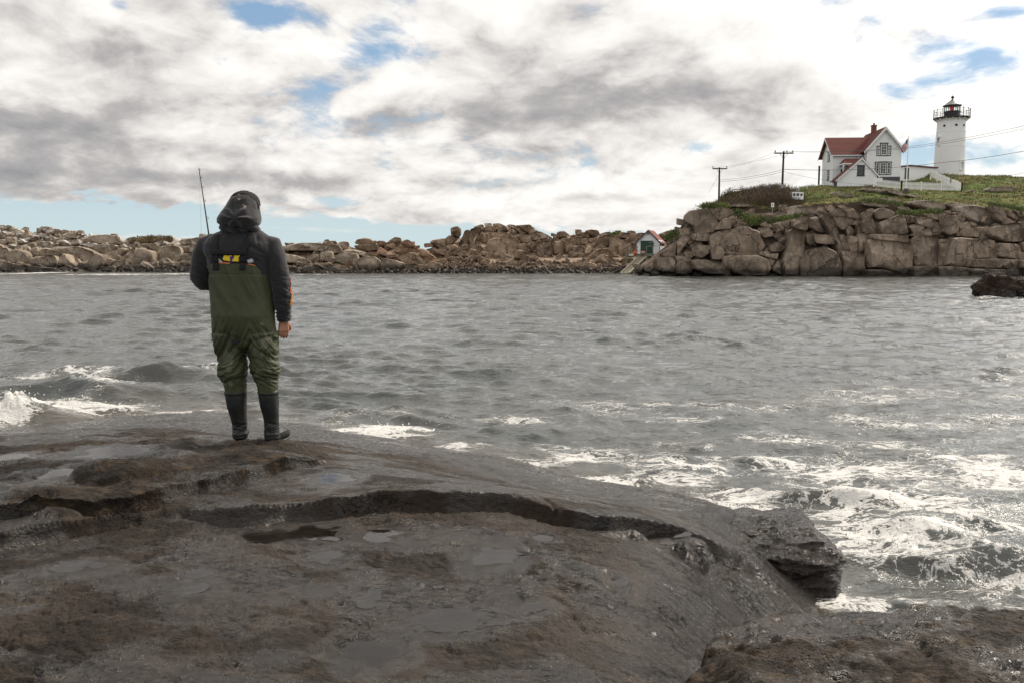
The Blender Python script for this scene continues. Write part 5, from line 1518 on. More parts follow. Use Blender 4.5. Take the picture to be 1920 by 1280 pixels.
MB().box((-.7, -2.0, -.8), (-.52, -1.0, .5)).build('entry_door', M_FOUND, house)
# side trim post at far left of the house
MB().box((-1.0, 6.2, -1.0), (-.8, 6.6, 3.4)).build('downpipe', M_BLACK, house)

# ---------------- covered way between house and tower
a = P(1683, 342, 138); b_ = P(1756, 333, 144)
cw = empty('covered_way', (a.x, a.y, a.z), math.atan2(b_.y - a.y, b_.x - a.x)); tag(cw, 'low white covered way with a thin red roof linking house and tower', 'passage')
Lc = math.hypot(b_.x - a.x, b_.y - a.y)
MB().prism([(0, -.6), (Lc, -.6), (Lc, 2.75), (3.0, 2.70), (0, 2.35)], 0, 2.2).build('wall', M_WHITE, cw)
cr_ = MB(); cr_.prism([(-.1, 2.36), (-.1, 2.52), (3.0, 2.88), (Lc, 2.93), (Lc, 2.76), (3.0, 2.71)], -.28, 2.5); cr_.build('roof', M_REDROOF, cw)
window(cw, 2.35, .75, 1.05, 1.45, 0, (M_DARKTRIM, M_DARKTRIM), fw=.12)

# ---------------- lighthouse
tb = P(1779, 329, 147)
lh = empty('lighthouse', (tb.x, tb.y, tb.z)); tag(lh, 'round white lighthouse tower with black lantern and gallery rail', 'lighthouse')
M_TOWER = clap('white_iron_tower', (.80, .81, .82), .12)
MB().lathe([(2.45, -1.2), (2.45, 0), (2.40, .02), (2.36, 3.0), (2.33, 4.65), (2.36, 4.66), (2.36, 4.72), (2.31, 4.73), (2.24, 7.1), (2.27, 7.11), (2.27, 7.17), (2.22, 7.18), (2.18, 8.6), (2.20, 8.61), (2.20, 8.66), (2.17, 8.67), (2.15, 9.0), (2.35, 9.25)], 64).build('tower', M_TOWER, lh, True, 30)
MB().lathe([(2.5, 9.25), (2.85, 9.38), (2.85, 9.52), (1.0, 9.53)], 48).build('gallery_deck', M_BLACK, lh, True, 30)
for k in range(16):
    a_ = 2 * pi * k / 16
    MB().bar((2.15 * cos(a_), 2.15 * sin(a_), 8.85), (2.70 * cos(a_), 2.70 * sin(a_), 9.36), .10, .14).build('bracket', M_TRIM, lh)
for k in range(16):
    a_ = 2 * pi * (k + .5) / 16; cx, cy = 2.78 * cos(a_), 2.78 * sin(a_)
    MB().lathe([(.05, 9.5), (.04, 10.75), (.075, 10.8), (.075, 10.88), (.0, 10.95)], 6, (cx, cy)).build('rail_post', M_BLACK, lh)
for zz_ in (9.95, 10.35, 10.72):
    m_ = MB(); pts = [(2.78 * cos(2 * pi * i / 48), 2.78 * sin(2 * pi * i / 48), zz_) for i in range(49)]
    m_.tube(pts, .022, 5, False); m_.build('rail', M_BLACK, lh)
MB().lathe([(1.25, 9.5), (1.25, 10.45), (1.32, 10.46), (1.32, 10.56), (1.25, 10.57)], 10).build('lantern_drum', M_BLACK, lh)
M_LG, n, b = newmat('lantern_glass'); b.inputs['Base Color'].default_value = (.9, .95, .95, 1); b.inputs['Roughness'].default_value = .02; b.inputs['Transmission Weight'].default_value = 1; b.inputs['IOR'].default_value = 1.02
for k in range(10):
    a0, a1 = 2 * pi * k / 10, 2 * pi * (k + 1) / 10
    p0 = Vector((1.22 * cos(a0), 1.22 * sin(a0), 0)); p1 = Vector((1.22 * cos(a1), 1.22 * sin(a1), 0))
    MB().bar((p0.x, p0.y, 10.57), (p0.x, p0.y, 11.5), .07).build('mullion', M_BLACK, lh)
    nn = ((p0 + p1) / 2).normalized() * .012
    MB().add([p0 * .97 + Vector((0, 0, 10.58)), p1 * .97 + Vector((0, 0, 10.58)), p1 * .97 + Vector((0, 0, 11.48)), p0 * .97 + Vector((0, 0, 11.48)),
              p0 * .97 - nn + Vector((0, 0, 10.58)), p1 * .97 - nn + Vector((0, 0, 10.58)), p1 * .97 - nn + Vector((0, 0, 11.48)), p0 * .97 - nn + Vector((0, 0, 11.48))],
             [(0, 1, 2, 3), (7, 6, 5, 4), (0, 4, 5, 1), (1, 5, 6, 2), (2, 6, 7, 3), (3, 7, 4, 0)]).build('lantern_pane', M_LG, lh)
M_LENS, n, b = newmat('red_lens'); b.inputs['Base Color'].default_value = (.75, .03, .03, 1); b.inputs['Roughness'].default_value = .1; b.inputs['Emission Color'].default_value = (1, .05, .05, 1); b.inputs['Emission Strength'].default_value = .12
MB().lathe([(.10, 10.45), (.10, 10.7), (.26, 10.75), (.33, 11.0), (.26, 11.3), (.1, 11.38)], 14).build('lens', M_LENS, lh, True, 50)
M_LROOF = plain('lantern_roof_metal', (.25, .25, .24), .5, .2)
MB().lathe([(1.45, 11.5), (1.45, 11.58), (1.32, 11.62), (.75, 12.10), (.28, 12.42), (.16, 12.62)], 20).build('lantern_roof', M_LROOF, lh, True, 40)
MB().lathe([(1.47, 11.46), (1.49, 11.50), (1.47, 11.57), (1.2, 11.57)], 20).build('roof_rim', M_BLACK, lh)
MB().lathe([(.10, 12.55), (.10, 12.70), (.24, 12.82), (.26, 12.95), (.18, 13.10), (.05, 13.16), (.03, 13.2)], 14).build('vent_ball', M_BLACK, lh, True, 60)
MB().tube([(0, 0, 13.15), (0, 0, 14.5)], [.03, .012], 6).build('lightning_rod', M_BLACK, lh)
MB().tube([(.5, -2.7, 9.5), (.5, -2.7, 11.3)], .02, 5).build('whip_aerial', M_BLACK, lh)
def on_tower(ang, r, z): return (r * sin(ang), -r * cos(ang), z)
for ang in (-.95, -.12, .55):
    a_ = ang; q = on_tower(a_, 2.19, 8.05)
    pm = MB().lathe([(.20, -.03), (.20, .06), (.14, .07), (.12, .03)], 14); 
    oo = pm.build('porthole', M_BLACK, lh, True, 40); oo.rotation_euler = (pi / 2, 0, a_); oo.location = q
# pedimented window near the base, and a side window edge
we = empty('window_bay', on_tower(.42, 2.36, .75), .42, lh)
def local_window(par, w_, h_, fw_=.12):
    m_ = MB()
    for a, b2 in (((-w_ / 2 - fw_, -.14, 0), (-w_ / 2, .25, h_)), ((w_ / 2, -.14, 0), (w_ / 2 + fw_, .25, h_)), ((-w_ / 2 - fw_ - .05, -.18, -.14), (w_ / 2 + fw_ + .05, .25, 0)), ((-w_ / 2 - fw_ - .1, -.2, h_), (w_ / 2 + fw_ + .1, .25, h_ + .14))): m_.box(a, b2)
    m_.prism([(-w_ / 2 - fw_ - .1, h_ + .14), (w_ / 2 + fw_ + .1, h_ + .14), (0, h_ + .42)], -.2, .25)
    m_.build('surround', M_TRIM, par)
    s_ = MB()
    for a, b2 in (((-.02, -.05, .0), (.02, .0, h_)), ((-w_ / 2, -.05, h_ / 2 - .03), (w_ / 2, .0, h_ / 2 + .03)), ((-w_ / 2, -.045, h_ / 4 - .02), (w_ / 2, .0, h_ / 4 + .02)), ((-w_ / 2, -.045, h_ * .75 - .02), (w_ / 2, .0, h_ * .75 + .02))): s_.box(a, b2)
    s_.build('glazing_bars', M_TRIM, par)
    MB().box((-w_ / 2, -.01, .0), (w_ / 2, .05, h_)).build('pane', M_GLASS, par)
local_window(we, .62, 1.2)
w2 = empty('window_bay', on_tower(-1.35, 2.27, 5.0), -1.35, lh); local_window(w2, .55, 1.2)

# ---------------- picket fence
M_FENCE = clap('white_picket', (.82, .82, .81), .08)
fen = empty('picket_fence', tuple(P(1700, 358, 125))); fen.location = (0, 0, 0)
tag(fen, 'white picket fence enclosing the lawn in front of the tower', 'fence')
pk = MB().prism([(-.045, 0), (.045, 0), (.045, 1.0), (0, 1.08), (-.045, 1.0)], -.012, .012)
me0 = None
npk = 0
def run(a, b_, hgt=1.0, step=.155, boards=True):
    """one straight run of fence between two points on the ground"""
    global me0, npk
    a = Vector(a); b_ = Vector(b_); L_ = (b_ - a).length; ang_ = math.atan2(b_.y - a.y, b_.x - a.x)
    n_ = int(L_ / step)
    for i in range(n_):
        q = a.lerp(b_, (i + .5) / n_)
        if me0 is None:
            o_ = pk.build('picket', M_FENCE, fen); me0 = o_.data
        else: o_ = link(bpy.data.objects.new('picket', me0), fen)
        o_.location = (q.x, q.y, q.z + .05); o_.rotation_euler = (0, 0, ang_); o_.scale = (1, 1, hgt); npk += 1
    for zz_ in (.28, .82):
        off = Vector((0, .03, zz_ * hgt)); MB().bar(a + off, b_ + off, .04, .09).build('fence_rail', M_FENCE, fen)
    k = max(1, int(L_ / 2.6))
    for i in range(k + 1):
        q = a.lerp(b_, i / k)
        MB().box((q.x - .08, q.y - .06, q.z - .4), (q.x + .08, q.y + .10, q.z + 1.2 * hgt)).build('fence_post', M_FENCE, fen)
A_ = P(1638, 350, 127); B1 = P(1690, 356, 124.5); B_ = P(1803, 359, 122.5); C_ = P(1783, 350, 129); C2 = P(1745, 333, 138)
run(A_, B1); run(B1, B_); run(B_, C_); run(C_, C2)
# ---------------- flagpole
q = P(1699, 357, 121)
fp = empty('flagpole', tuple(q)); tag(fp, 'white flagpole in front of the picket fence flying a small flag', 'flagpole')
Hf = P(1703, 257, 121).z - q.z
MB().tube([(0, 0, -.3), (0, 0, Hf)], [.095, .05], 8).build('pole', M_TRIM, fp)
MB().lathe([(.0, Hf), (.07, Hf + .06), (.0, Hf + .13)], 8).build('finial', M_TRIM, fp)
MB().lathe([(.3, -.4), (.25, .22), (.0, .25)], 10).build('footing', M_FOUND, fp)
M_FR = plain('flag_red', (.50, .035, .045), .8); M_FW = plain('flag_white', (.78, .76, .74), .8); M_FB = plain('flag_blue', (.02, .03, .13), .8)
def flagpt(u, v_):   # u 0..1 away from hoist, v 0..1 down; hanging limp with a fold
    return (-.03 - .78 * u * (1 - .25 * v_), .14 * sin(u * 7 + v_ * 2) + .05 * sin(v_ * 6), Hf - .25 - 1.2 * v_ - .95 * u ** 1.2)
def patch(u0, u1, v0, v1, nu=7, nv=2):
    m_ = MB(); vs_ = [flagpt(u0 + (u1 - u0) * i / nu, v0 + (v1 - v0) * j / nv) for j in range(nv + 1) for i in range(nu + 1)]
    m_.add(vs_, [(j * (nu + 1) + i, j * (nu + 1) + i + 1, (j + 1) * (nu + 1) + i + 1, (j + 1) * (nu + 1) + i) for j in range(nv) for i in range(nu)]); return m_
fl = None
for k in range(13):
    u0 = .4 if k < 7 else 0
    o_ = patch(u0, 1, k / 13, (k + 1) / 13).build('flag' if fl is None else 'stripe', M_FR if k % 2 == 0 else M_FW, fl or fp)
    if fl is None: fl = o_
patch(0, .4, 0, 7 / 13, 4, 4).build('canton', M_FB, fl)
st = MB()
for i in range(6):
    for j in range(5):
        u_ = .03 + .36 * (i + .5) / 6; v_ = 7 / 13 * (j + .5) / 5; c_ = Vector(flagpt(u_, v_)) + Vector((0, -.012, 0))
        pts = [(c_.x + (.028 if m2 % 2 == 0 else .012) * cos(pi / 2 + m2 * pi / 5), c_.y, c_.z + (.028 if m2 % 2 == 0 else .012) * sin(pi / 2 + m2 * pi / 5)) for m2 in range(10)]
        st.add(pts, [tuple(range(10))])
tag(st.build('stars', M_FW, fl), kind='stuff')

# ---------------- utility poles and wires
def pole(px, ptop, pbase, D, parm0, parm1, parmy, label, ins):
    base = P(px[1], pbase, D); top = P(px[0], ptop, D)
    e_ = empty('utility_pole', tuple(base)); tag(e_, label, 'utility pole', 'utility poles on the island slope')
    t_ = top - base
    MB().tube([(0, 0, -1), tuple(t_)], [.17, .12], 10).build('pole', M_WOODD, e_, True)
    a_ = P(parm0, parmy, D) - base; b2 = P(parm1, parmy, D) - base
    MB().bar(a_ + Vector((0, -.16, 0)), b2 + Vector((0, -.16, 0)), .12, .16).build('crossarm', M_WOODD, e_)
    for (xa, sgn) in (((a_.x * .3 + b2.x * .7), 1), ((a_.x * .7 + b2.x * .3), -1)):
        MB().bar((xa, -.17, a_.z - .08), (t_.x * .94, -.14, a_.z - .75), .05, .04).build('brace', M_WOODD, e_)
    for f2 in ins:
        c_ = a_.lerp(b2, f2)
        MB().lathe([(.03, c_.z + .08), (.035, c_.z + .16), (.08, c_.z + .18), (.09, c_.z + .30), (.04, c_.z + .36)], 8, (c_.x, -.16)).build('insulator', M_BLACK, e_)
    return e_
p1 = pole((1349, 1348), 314.5, 377, 132, 1335.5, 1363, 317, 'shorter utility pole rising behind the left end of the thicket', (.03, .97))
p2 = pole((1469.5, 1465.5), 284, 379, 113, 1451, 1487, 288, 'taller utility pole with grey boxes at its foot in the thicket', (.05, .66, .96))
bx = MB(); 
for (px, py, w_, h_) in ((1466.5, 350, .22, .5), (1467, 365, .55, .35), (1472, 366, .5, .16), (1468, 375, .24, .3)):
    c_ = P(px, py, 112.6) - Vector(p2.location); bx.box((c_.x - w_ / 2, c_.y - .2, c_.z - h_ / 2), (c_.x + w_ / 2, c_.y + .1, c_.z + h_ / 2))
    bx.build('meter_box', M_STEEL, p2); bx = MB()
def wire(pts, r=.020, label=None, grp='overhead wires'):
    m_ = MB(); P3 = []
    for (a, b2) in zip(pts[:-1], pts[1:]):
        A3, B3 = Vector(a), Vector(b2); L_ = (A3 - B3).length
        for k in range(13):
            t = k / 12; q = A3.lerp(B3, t); q.z -= 4 * t * (1 - t) * L_ * .012
            if k or not P3: P3.append(q)
    m_.tube(P3, r, 5, False); o_ = m_.build('overhead_wire', M_WIRE); tag(o_, label, 'wire', grp)
wire([P(1485, 285, 113), P(1690, 277.5, 117), P(1935, 233, 100), P(2300, 170, 80)], label='upper wire crossing in front of the red roof and tower')
wire([P(1469, 284.5, 113), P(1690, 280, 117), P(1935, 239, 100), P(2300, 180, 80)], label='second wire just beneath the uppermost one in front of the tower')
wire([P(1469, 318, 113), P(1660, 315.5, 116), P(1755, 306.5, 112), P(1935, 281, 100), P(2300, 230, 80)], .028, 'heavy wire crossing the foot of the tower below the others')
wire([P(1469, 322, 113), P(1545, 338, 117), P(1640, 347, 124)], .016, 'thin wire dropping from the taller pole to the white house')
wire([P(1875, 330, 112), P(1935, 320.5, 100), P(2300, 260, 80)], .020, 'short low wire above the grass at the right edge')
wire([P(1349, 338, 132), P(1466, 319, 113)], .022, 'upper of the two middle wires strung between the poles')
wire([P(1349, 341, 132), P(1466, 323, 113)], .022, 'lower of the two middle wires strung between the poles')
wire([P(1362, 316, 132), P(1452, 286, 113)], .012, 'faint wire joining the left ends of the crossarms')
wire([P(1337, 316, 132), P(1484, 286, 113)], .012, 'faint wire joining the right ends of the crossarms')
wire([P(1347, 330, 132), P(1328, 362, 131)], .016, 'stay wire slanting down left of the shorter pole')
# ---------------- white cable car bucket and its post, small signs
c_ = P(1494, 368, 110)
bk = empty('cable_car_box', tuple(c_)); tag(bk, 'small open white cable box with three dark openings hanging above the grass', 'cable car')
m_ = MB(); W_, H_ = .72, .44
for a, b2 in (((-W_, -.4, -H_), (W_, -.35, -.02)), ((-W_, -.4, H_ - .12), (W_, -.34, H_)), ((-W_, .35, -H_), (W_, .4, -.02)), ((-W_, .34, H_ - .12), (W_, .4, H_)), ((-W_, -.4, -H_ - .02), (W_, .4, -H_)), ((-W_, -.4, H_), (W_, .4, H_ + .03))): m_.box(a, b2)
m_.build('shell', M_TRIM, bk)
for xx in (-W_ + .06, -.24, .24, W_ - .06):
    for yy in (-.375, .375): MB().box((xx - .06, yy - .03, -.02), (xx + .06, yy + .03, H_ - .12)).build('upright', M_TRIM, bk)
MB().box((-W_ + .08, -.30, -.3), (W_ - .08, .30, .2)).build('load', M_BLACK, bk)
hg = MB(); hg.tube([(.0, 0, H_), (-.1, 0, 1.3)], .035, 6); hg.tube([(-.3, 0, H_), (-.1, 0, 1.3), (.35, 0, H_)], .02, 5); hg.build('hanger', M_STEEL, bk)
wire([P(1493, 361, 110) + Vector((0, 0, .3)), P(1500, 352, 126), P(1545, 348, 134)], .02, 'cable running from the white box up to the house')
def sign(px, py, w_, h_, D, lab, dark=False):
    c_ = P(px, py, D); e_ = empty('notice_sign', (c_.x, c_.y, c_.z)); tag(e_, lab, 'sign')
    MB().box((-w_ / 2, -.03, -h_ / 2), (w_ / 2, .0, h_ / 2)).build('board', M_TRIM, e_)
    MB().box((-.04, .0, -h_ / 2 - .9), (.04, .06, h_ / 2 - .05)).build('post', M_WOODG, e_)
    MB().box((-w_ * .22, -.036, -h_ * .25), (w_ * .22, -.031, h_ * .2)).build('printed_mark', M_STEEL, e_)
sign(1448.7, 385, .36, .52, 106.2, 'small white notice on a post at the cliff edge below the thicket')
# guard rail beside the house
r_ = empty('guard_rail', tuple(P(1500, 352, 131))); r_.location = (0, 0, 0); tag(r_, 'low white rail running along the crest left of the house', 'railing')
a_, b2 = P(1498, 351, 131), P(1544, 346.5, 133)
MB().bar(a_, b2, .05, .08).build('rail', M_TRIM, r_)
for t in (0, .33, .66, 1):
    q = a_.lerp(b2, t); MB().box((q.x - .04, q.y - .04, q.z - .7), (q.x + .04, q.y + .04, q.z + .12)).build('post', M_TRIM, r_)

# ---------------- boathouse
D0 = 118.0
o0 = P(1193.7, 476, D0); bh = empty('boathouse', tuple(o0), radians(-17)); tag(bh, 'small white boathouse with a green door and faded red roof', 'boathouse')
def L2(px, py, D=D0): q = P(px, py, D) - o0; return (q.x, q.z)
wl, wr = L2(1193.7, 476)[0], L2(1236.6, 476)[0]
pk_ = L2(1215.6, 431.5); elv = L2(1193.7, 453)[1]
Lb = 5.5
MB().prism([(wl, -.2), (wr, -.2), (wr, elv), (pk_[0], pk_[1] - .12), (wl, elv)], 0, Lb).build('wall', M_WHITE, bh)
cb_ = MB(); clapboard(cb_, wl + .02, wr - .02, 0, elv, 0, .13); o_ = cb_.build('clapboards', M_WHITE, bh); tag(o_, kind='stuff')
sl_ = (pk_[1] - elv) / (pk_[0] - wl)
shingled('roof', [(wr + .25, -.22, pk_[1] - (wr + .25 - pk_[0]) * sl_), (wr + .25, Lb + .2, pk_[1] - (wr + .25 - pk_[0]) * sl_), (pk_[0], Lb + .2, pk_[1]), (pk_[0], -.22, pk_[1])], M_REDROOF2, bh, 12)
shingled('roof', [(wl - .22, -.22, elv - .22 * sl_), (wl - .22, Lb + .2, elv - .22 * sl_), (pk_[0], Lb + .2, pk_[1] + .002), (pk_[0], -.22, pk_[1] + .002)], M_REDROOF2, bh, 12)
tr = MB(); tr.prism([(wl - .24, elv - .22 * sl_ - .2), (wl - .24, elv - .22 * sl_), (pk_[0], pk_[1]), (pk_[0], pk_[1] - .22)], -.28, -.225); tr.prism([(wr + .25, pk_[1] - (wr + .25 - pk_[0]) * sl_ - .2), (wr + .25, pk_[1] - (wr + .25 - pk_[0]) * sl_), (pk_[0], pk_[1]), (pk_[0], pk_[1] - .22)], -.281, -.226); tr.build('rake_board', M_FOUND, bh)
d0, d1 = L2(1201, 475), L2(1224.2, 452)
dr = MB(); dr.box((d0[0], -.07, 0), (d1[0], -.025, d1[1])); do = dr.build('door', M_GREEND, bh)
nb = 9
for i in range(nb):
    xa = d0[0] + (d1[0] - d0[0]) * i / nb; xb = d0[0] + (d1[0] - d0[0]) * (i + 1) / nb
    MB().box((xa + .008, -.09, .02), (xb - .008, -.072, d1[1] - .02)).build('door_plank', M_GREEND, do)
window(bh, L2(1229.6, 0)[0], L2(0, 461.5)[1], .62, .45, -.02, (M_STEEL, M_STEEL), panes=(2, 1), fw=.06)
MB().box((pk_[0] - .14, -.10, pk_[1] - .65), (pk_[0] + .14, -.026, pk_[1] - .38)).build('gable_vent', M_WOODG, bh)
# deck in front with rails
dk = empty('timber_deck', tuple(o0)); tag(dk, 'grey timber deck with rails around the front of the boathouse', 'deck')
dz = -.06
for i in range(17):
    ya = -1.6 + i * .095
    MB().box((L2(1177, 0)[0], ya, dz - .05), (L2(1242, 0)[0], ya + .085, dz)).build('deck_plank', M_WOODG, dk)
MB().box((L2(1177, 0)[0], -1.65, dz - .30), (L2(1200, 0)[0], -1.603, dz - .06)).build('deck_beam', M_WOODG, dk)
MB().box((L2(1214, 0)[0], -1.65, dz - .30), (L2(1242, 0)[0], -1.603, dz - .06)).build('deck_beam', M_WOODG, dk)
for px in (1177.5, 1187, 1198, 1216, 1228, 1241):
    xx = L2(px, 0)[0]; MB().box((xx - .05, -1.72, -1.5), (xx + .05, -1.655, .95)).build('deck_post', M_WOODG, dk)
MB().bar((L2(1177, 0)[0], -1.75, .95), (L2(1199, 0)[0], -1.75, .93), .10, .06).build('deck_rail', M_WOODG, dk)
MB().bar((L2(1213, 0)[0], -1.75, .93), (L2(1245, 0)[0], -1.75, 1.10), .10, .06).build('deck_rail', M_WOODG, dk)
MB().bar((L2(1177, 0)[0], -1.73, .40), (L2(1187, 0)[0], -1.73, .40), .05, .05).build('deck_rail', M_WOODG, dk)
pb_ = MB(); xx = L2(1179, 0)[0]; pb_.bar((xx - .2, -1.7, .98), (xx + .35, -1.7, 1.36), .18, .05); pb_.build('loose_board', M_WOODY, dk)
# floats and gear on the deck
c_ = P(1190.6, 475, 116.3); bo = empty('mooring_float', (c_.x, c_.y, c_.z)); tag(bo, 'round bright orange float lying on the boathouse deck', 'buoy')
MB().lathe([(.0, -.27), (.14, -.24), (.24, -.12), (.27, .0), (.24, .12), (.14, .24), (.05, .28), (.05, .34), (.0, .35)], 16).build('ball', M_ORB, bo, True, 60)
MB().lathe([(.278, -.02), (.278, .02)], 16).build('band', M_STEEL, bo)
c_ = P(1187.6, 478, 116.3); q_ = MB().lathe([(.0, -.14), (.12, -.1), (.13, .1), (.0, .15)], 10).build('small_float', plain('yellow_float', (.75, .45, .05), .4)); q_.location = c_; tag(q_, 'little yellow float beside the round orange float', 'buoy')
c_ = P(1184, 479, 116.3); q_ = MB().box((-.3, -.12, -.08), (.3, .12, .10)).build('gear_tub', M_TRIM, bevel=.03); q_.location = c_; tag(q_, 'low white tub of gear left of the floats on the deck', 'tub')
c_ = P(1206, 472.5, 116.2); sg = empty('warning_sign', tuple(c_)); tag(sg, 'red and white sign fixed low across the boathouse door', 'sign')
MB().box((-.24, -.03, -.15), (.24, 0, .15)).build('board', M_TRIM, sg)
MB().box((-.24, -.036, .04), (.24, -.031, .15)).build('red_band', M_ORB, sg)
MB().box((-.18, -.036, -.10), (.18, -.031, -.02)).build('red_lettering', M_ORB, sg)
MB().tube([(-.9, .0, .15), (0, -.02, .10), (.9, 0, .18)], .012, 5).build('chain', M_WIRE, sg)
# ---------------- launching ramp
rp = empty('launching_ramp', (0, 0, 0)); tag(rp, 'timber launching ramp with pale side rails running down to the water', 'ramp')
tl, tr_ = P(1199.5, 480.5, 116.6), P(1213.5, 480.5, 116.6)
bl_, br_ = P(1163.5, 513, 113.2), P(1179.5, 513, 113.2)
nb = 34
for i in range(nb):
    t0, t1 = (i + .06) / nb, (i + .94) / nb
    a, b2, c_, d_ = bl_.lerp(tl, t0), br_.lerp(tr_, t0), br_.lerp(tr_, t1), bl_.lerp(tl, t1)
    dn_ = Vector((0, 0, -.05))
    MB().add([a, b2, c_, d_, a + dn_, b2 + dn_, c_ + dn_, d_ + dn_], [(0, 1, 2, 3), (7, 6, 5, 4), (0, 4, 5, 1), (1, 5, 6, 2), (2, 6, 7, 3), (3, 7, 4, 0)]).build('ramp_plank', M_WOODG, rp)
up = Vector((0, 0, .06))
MB().bar(bl_ + up, tl + up, .13, .14).build('side_rail', M_WOODY, rp)
MB().bar(br_ + up, tr_ + up, .20, .16).build('side_rail', M_WOODY, rp)
MB().bar(br_ + Vector((.35, .2, -.15)), tr_ + Vector((.35, .2, -.2)), .12, .12).build('underbeam', M_WOODY, rp)
for t in (.2, .4, .6, .8):
    q = br_.lerp(tr_, t); MB().box((q.x - .05, q.y + .1, -1), (q.x + .05, q.y + .2, q.z - .05)).build('ramp_leg', M_WOODG, rp)
# cormorants
M_BIRD = plain('black_feathers', (.012, .012, .013), .6)
def bird(px, py, D, sgn, lab, s_=1.0):
    c_ = P(px, py, D); e_ = empty('cormorant', tuple(c_)); tag(e_, lab, 'bird')
    m_ = MB().tube([(-.24 * sgn, 0, .02), (-.14 * sgn, 0, .06), (-.06 * sgn, 0, .16), (.04 * sgn, 0, .30), (.10 * sgn, 0, .44), (.09 * sgn, 0, .56), (.11 * sgn, 0, .64), (.17 * sgn, 0, .67), (.27 * sgn, 0, .66)],
                   [.015, .04, .085, .10, .06, .032, .035, .038, .008], 8)
    m_.build('bird_body', M_BIRD, e_, True, 80)
    MB().bar((.0, -.02, 0), (.0, -.02, .16), .02).build('leg', M_BIRD, e_)
    e_.scale = (s_,) * 3
bird(157, 446.5, 139, 1, 'black cormorant upright on the highest pale slab of the left rocks', 1.15)
bird(15, 462, 135, 1, 'black cormorant on the rocks near the left edge')
bird(350, 458.5, 137, -1, 'black cormorant sitting just left of the angler', .8)
# ================================================================== the angler, seen from behind
PD = 6.27
def pw_(px, py, y=0.0):
    """pixel on the standing plane -> point local to the figure (x right, y away from the camera, z up)"""
    q = P(px, py, PD)
    return Vector((q.x - PX0, y, q.z - PZ0))
_q = P(457, 828, PD)
PX0 = _q.x
PZ0 = float(H(np.array([PX0]), np.array([PD]))[0])
PZ0 = _q.z
person = empty('person', (PX0, PD, PZ0)); tag(person, 'person in dark hoodie, green chest waders and rubber boots standing with back turned', 'person')

def union(name, mb, voxel, mat, parent, smooth_it=6, fold=None, cut=None):
    """melt the collected solids into one continuous skin"""
    me = bpy.data.meshes.new(name); me.from_pydata([tuple(map(float, q)) for q in mb.v], [], mb.f)
    bm = bmesh.new(); bm.from_mesh(me); bmesh.ops.recalc_face_normals(bm, faces=bm.faces); bm.to_mesh(me); bm.free()
    o = bpy.data.objects.new(name, me); COL.objects.link(o)
    r = o.modifiers.new('r', 'REMESH'); r.mode = 'VOXEL'; r.voxel_size = voxel; r.use_smooth_shade = True
    if smooth_it:
        s_ = o.modifiers.new('s', 'SMOOTH'); s_.iterations = smooth_it; s_.factor = .5
    dg = bpy.context.evaluated_depsgraph_get(); dg.update()
    me2 = bpy.data.meshes.new_from_object(o.evaluated_get(dg))
    bpy.data.objects.remove(o)
    me2.name = name
    n_ = len(me2.vertices)
    v = np.empty(n_ * 3, np.float32); me2.vertices.foreach_get('co', v); v = v.reshape(-1, 3).astype(float)
    nn = np.empty(n_ * 3, np.float32); me2.vertices.foreach_get('normal', nn); nn = nn.reshape(-1, 3)
    if fold is not None:
        d = fold(v, nn); v = v + nn * d[:, None]
        me2.vertices.foreach_set('co', v.astype(np.float32).ravel())
    if cut is not None:
        bm = bmesh.new(); bm.from_mesh(me2)
        for (co, no) in cut:
            bmesh.ops.bisect_plane(bm, geom=bm.verts[:] + bm.edges[:] + bm.faces[:], plane_co=co, plane_no=no, clear_outer=True)
        bm.to_mesh(me2); bm.free()
    me2.polygons.foreach_set('use_smooth', np.ones(len(me2.polygons), bool)); me2.update()
    me2.materials.clear(); me2.materials.append(mat)
    o = link(bpy.data.objects.new(name, me2), parent)
    return o
def hloft(mb, rings, n=40, p=2.4):
    """horizontal rings (z, x, y, rx, ry)"""
    v = []
    for z, cx, cy, rx, ry in rings:
        for i in range(n):
            a = 2 * pi * i / n; c_, s_ = cos(a), sin(a)
            k = (abs(c_) ** p + abs(s_) ** p) ** (-1 / p)
            v.append((cx + rx * k * c_, cy + ry * k * s_, z))
    f = []
    for j in range(len(rings) - 1):
        for i in range(n): f.append((j * n + i, j * n + (i + 1) % n, (j + 1) * n + (i + 1) % n, (j + 1) * n + i))
    f.append(tuple(range(n - 1, -1, -1))); f.append(tuple(range((len(rings) - 1) * n, len(rings) * n)))
    mb.add(v, f)
def rg(py, xl, xr, y=0.0, ry=.14, PLX=None):
    a = pw_(xl, py); b_ = pw_(xr, py)
    return (a.z, (a.x + b_.x) / 2, y, (b_.x - a.x) / 2, ry)
def pt(px, py, y): return tuple(pw_(px, py, 0) + Vector((0, y, 0)))

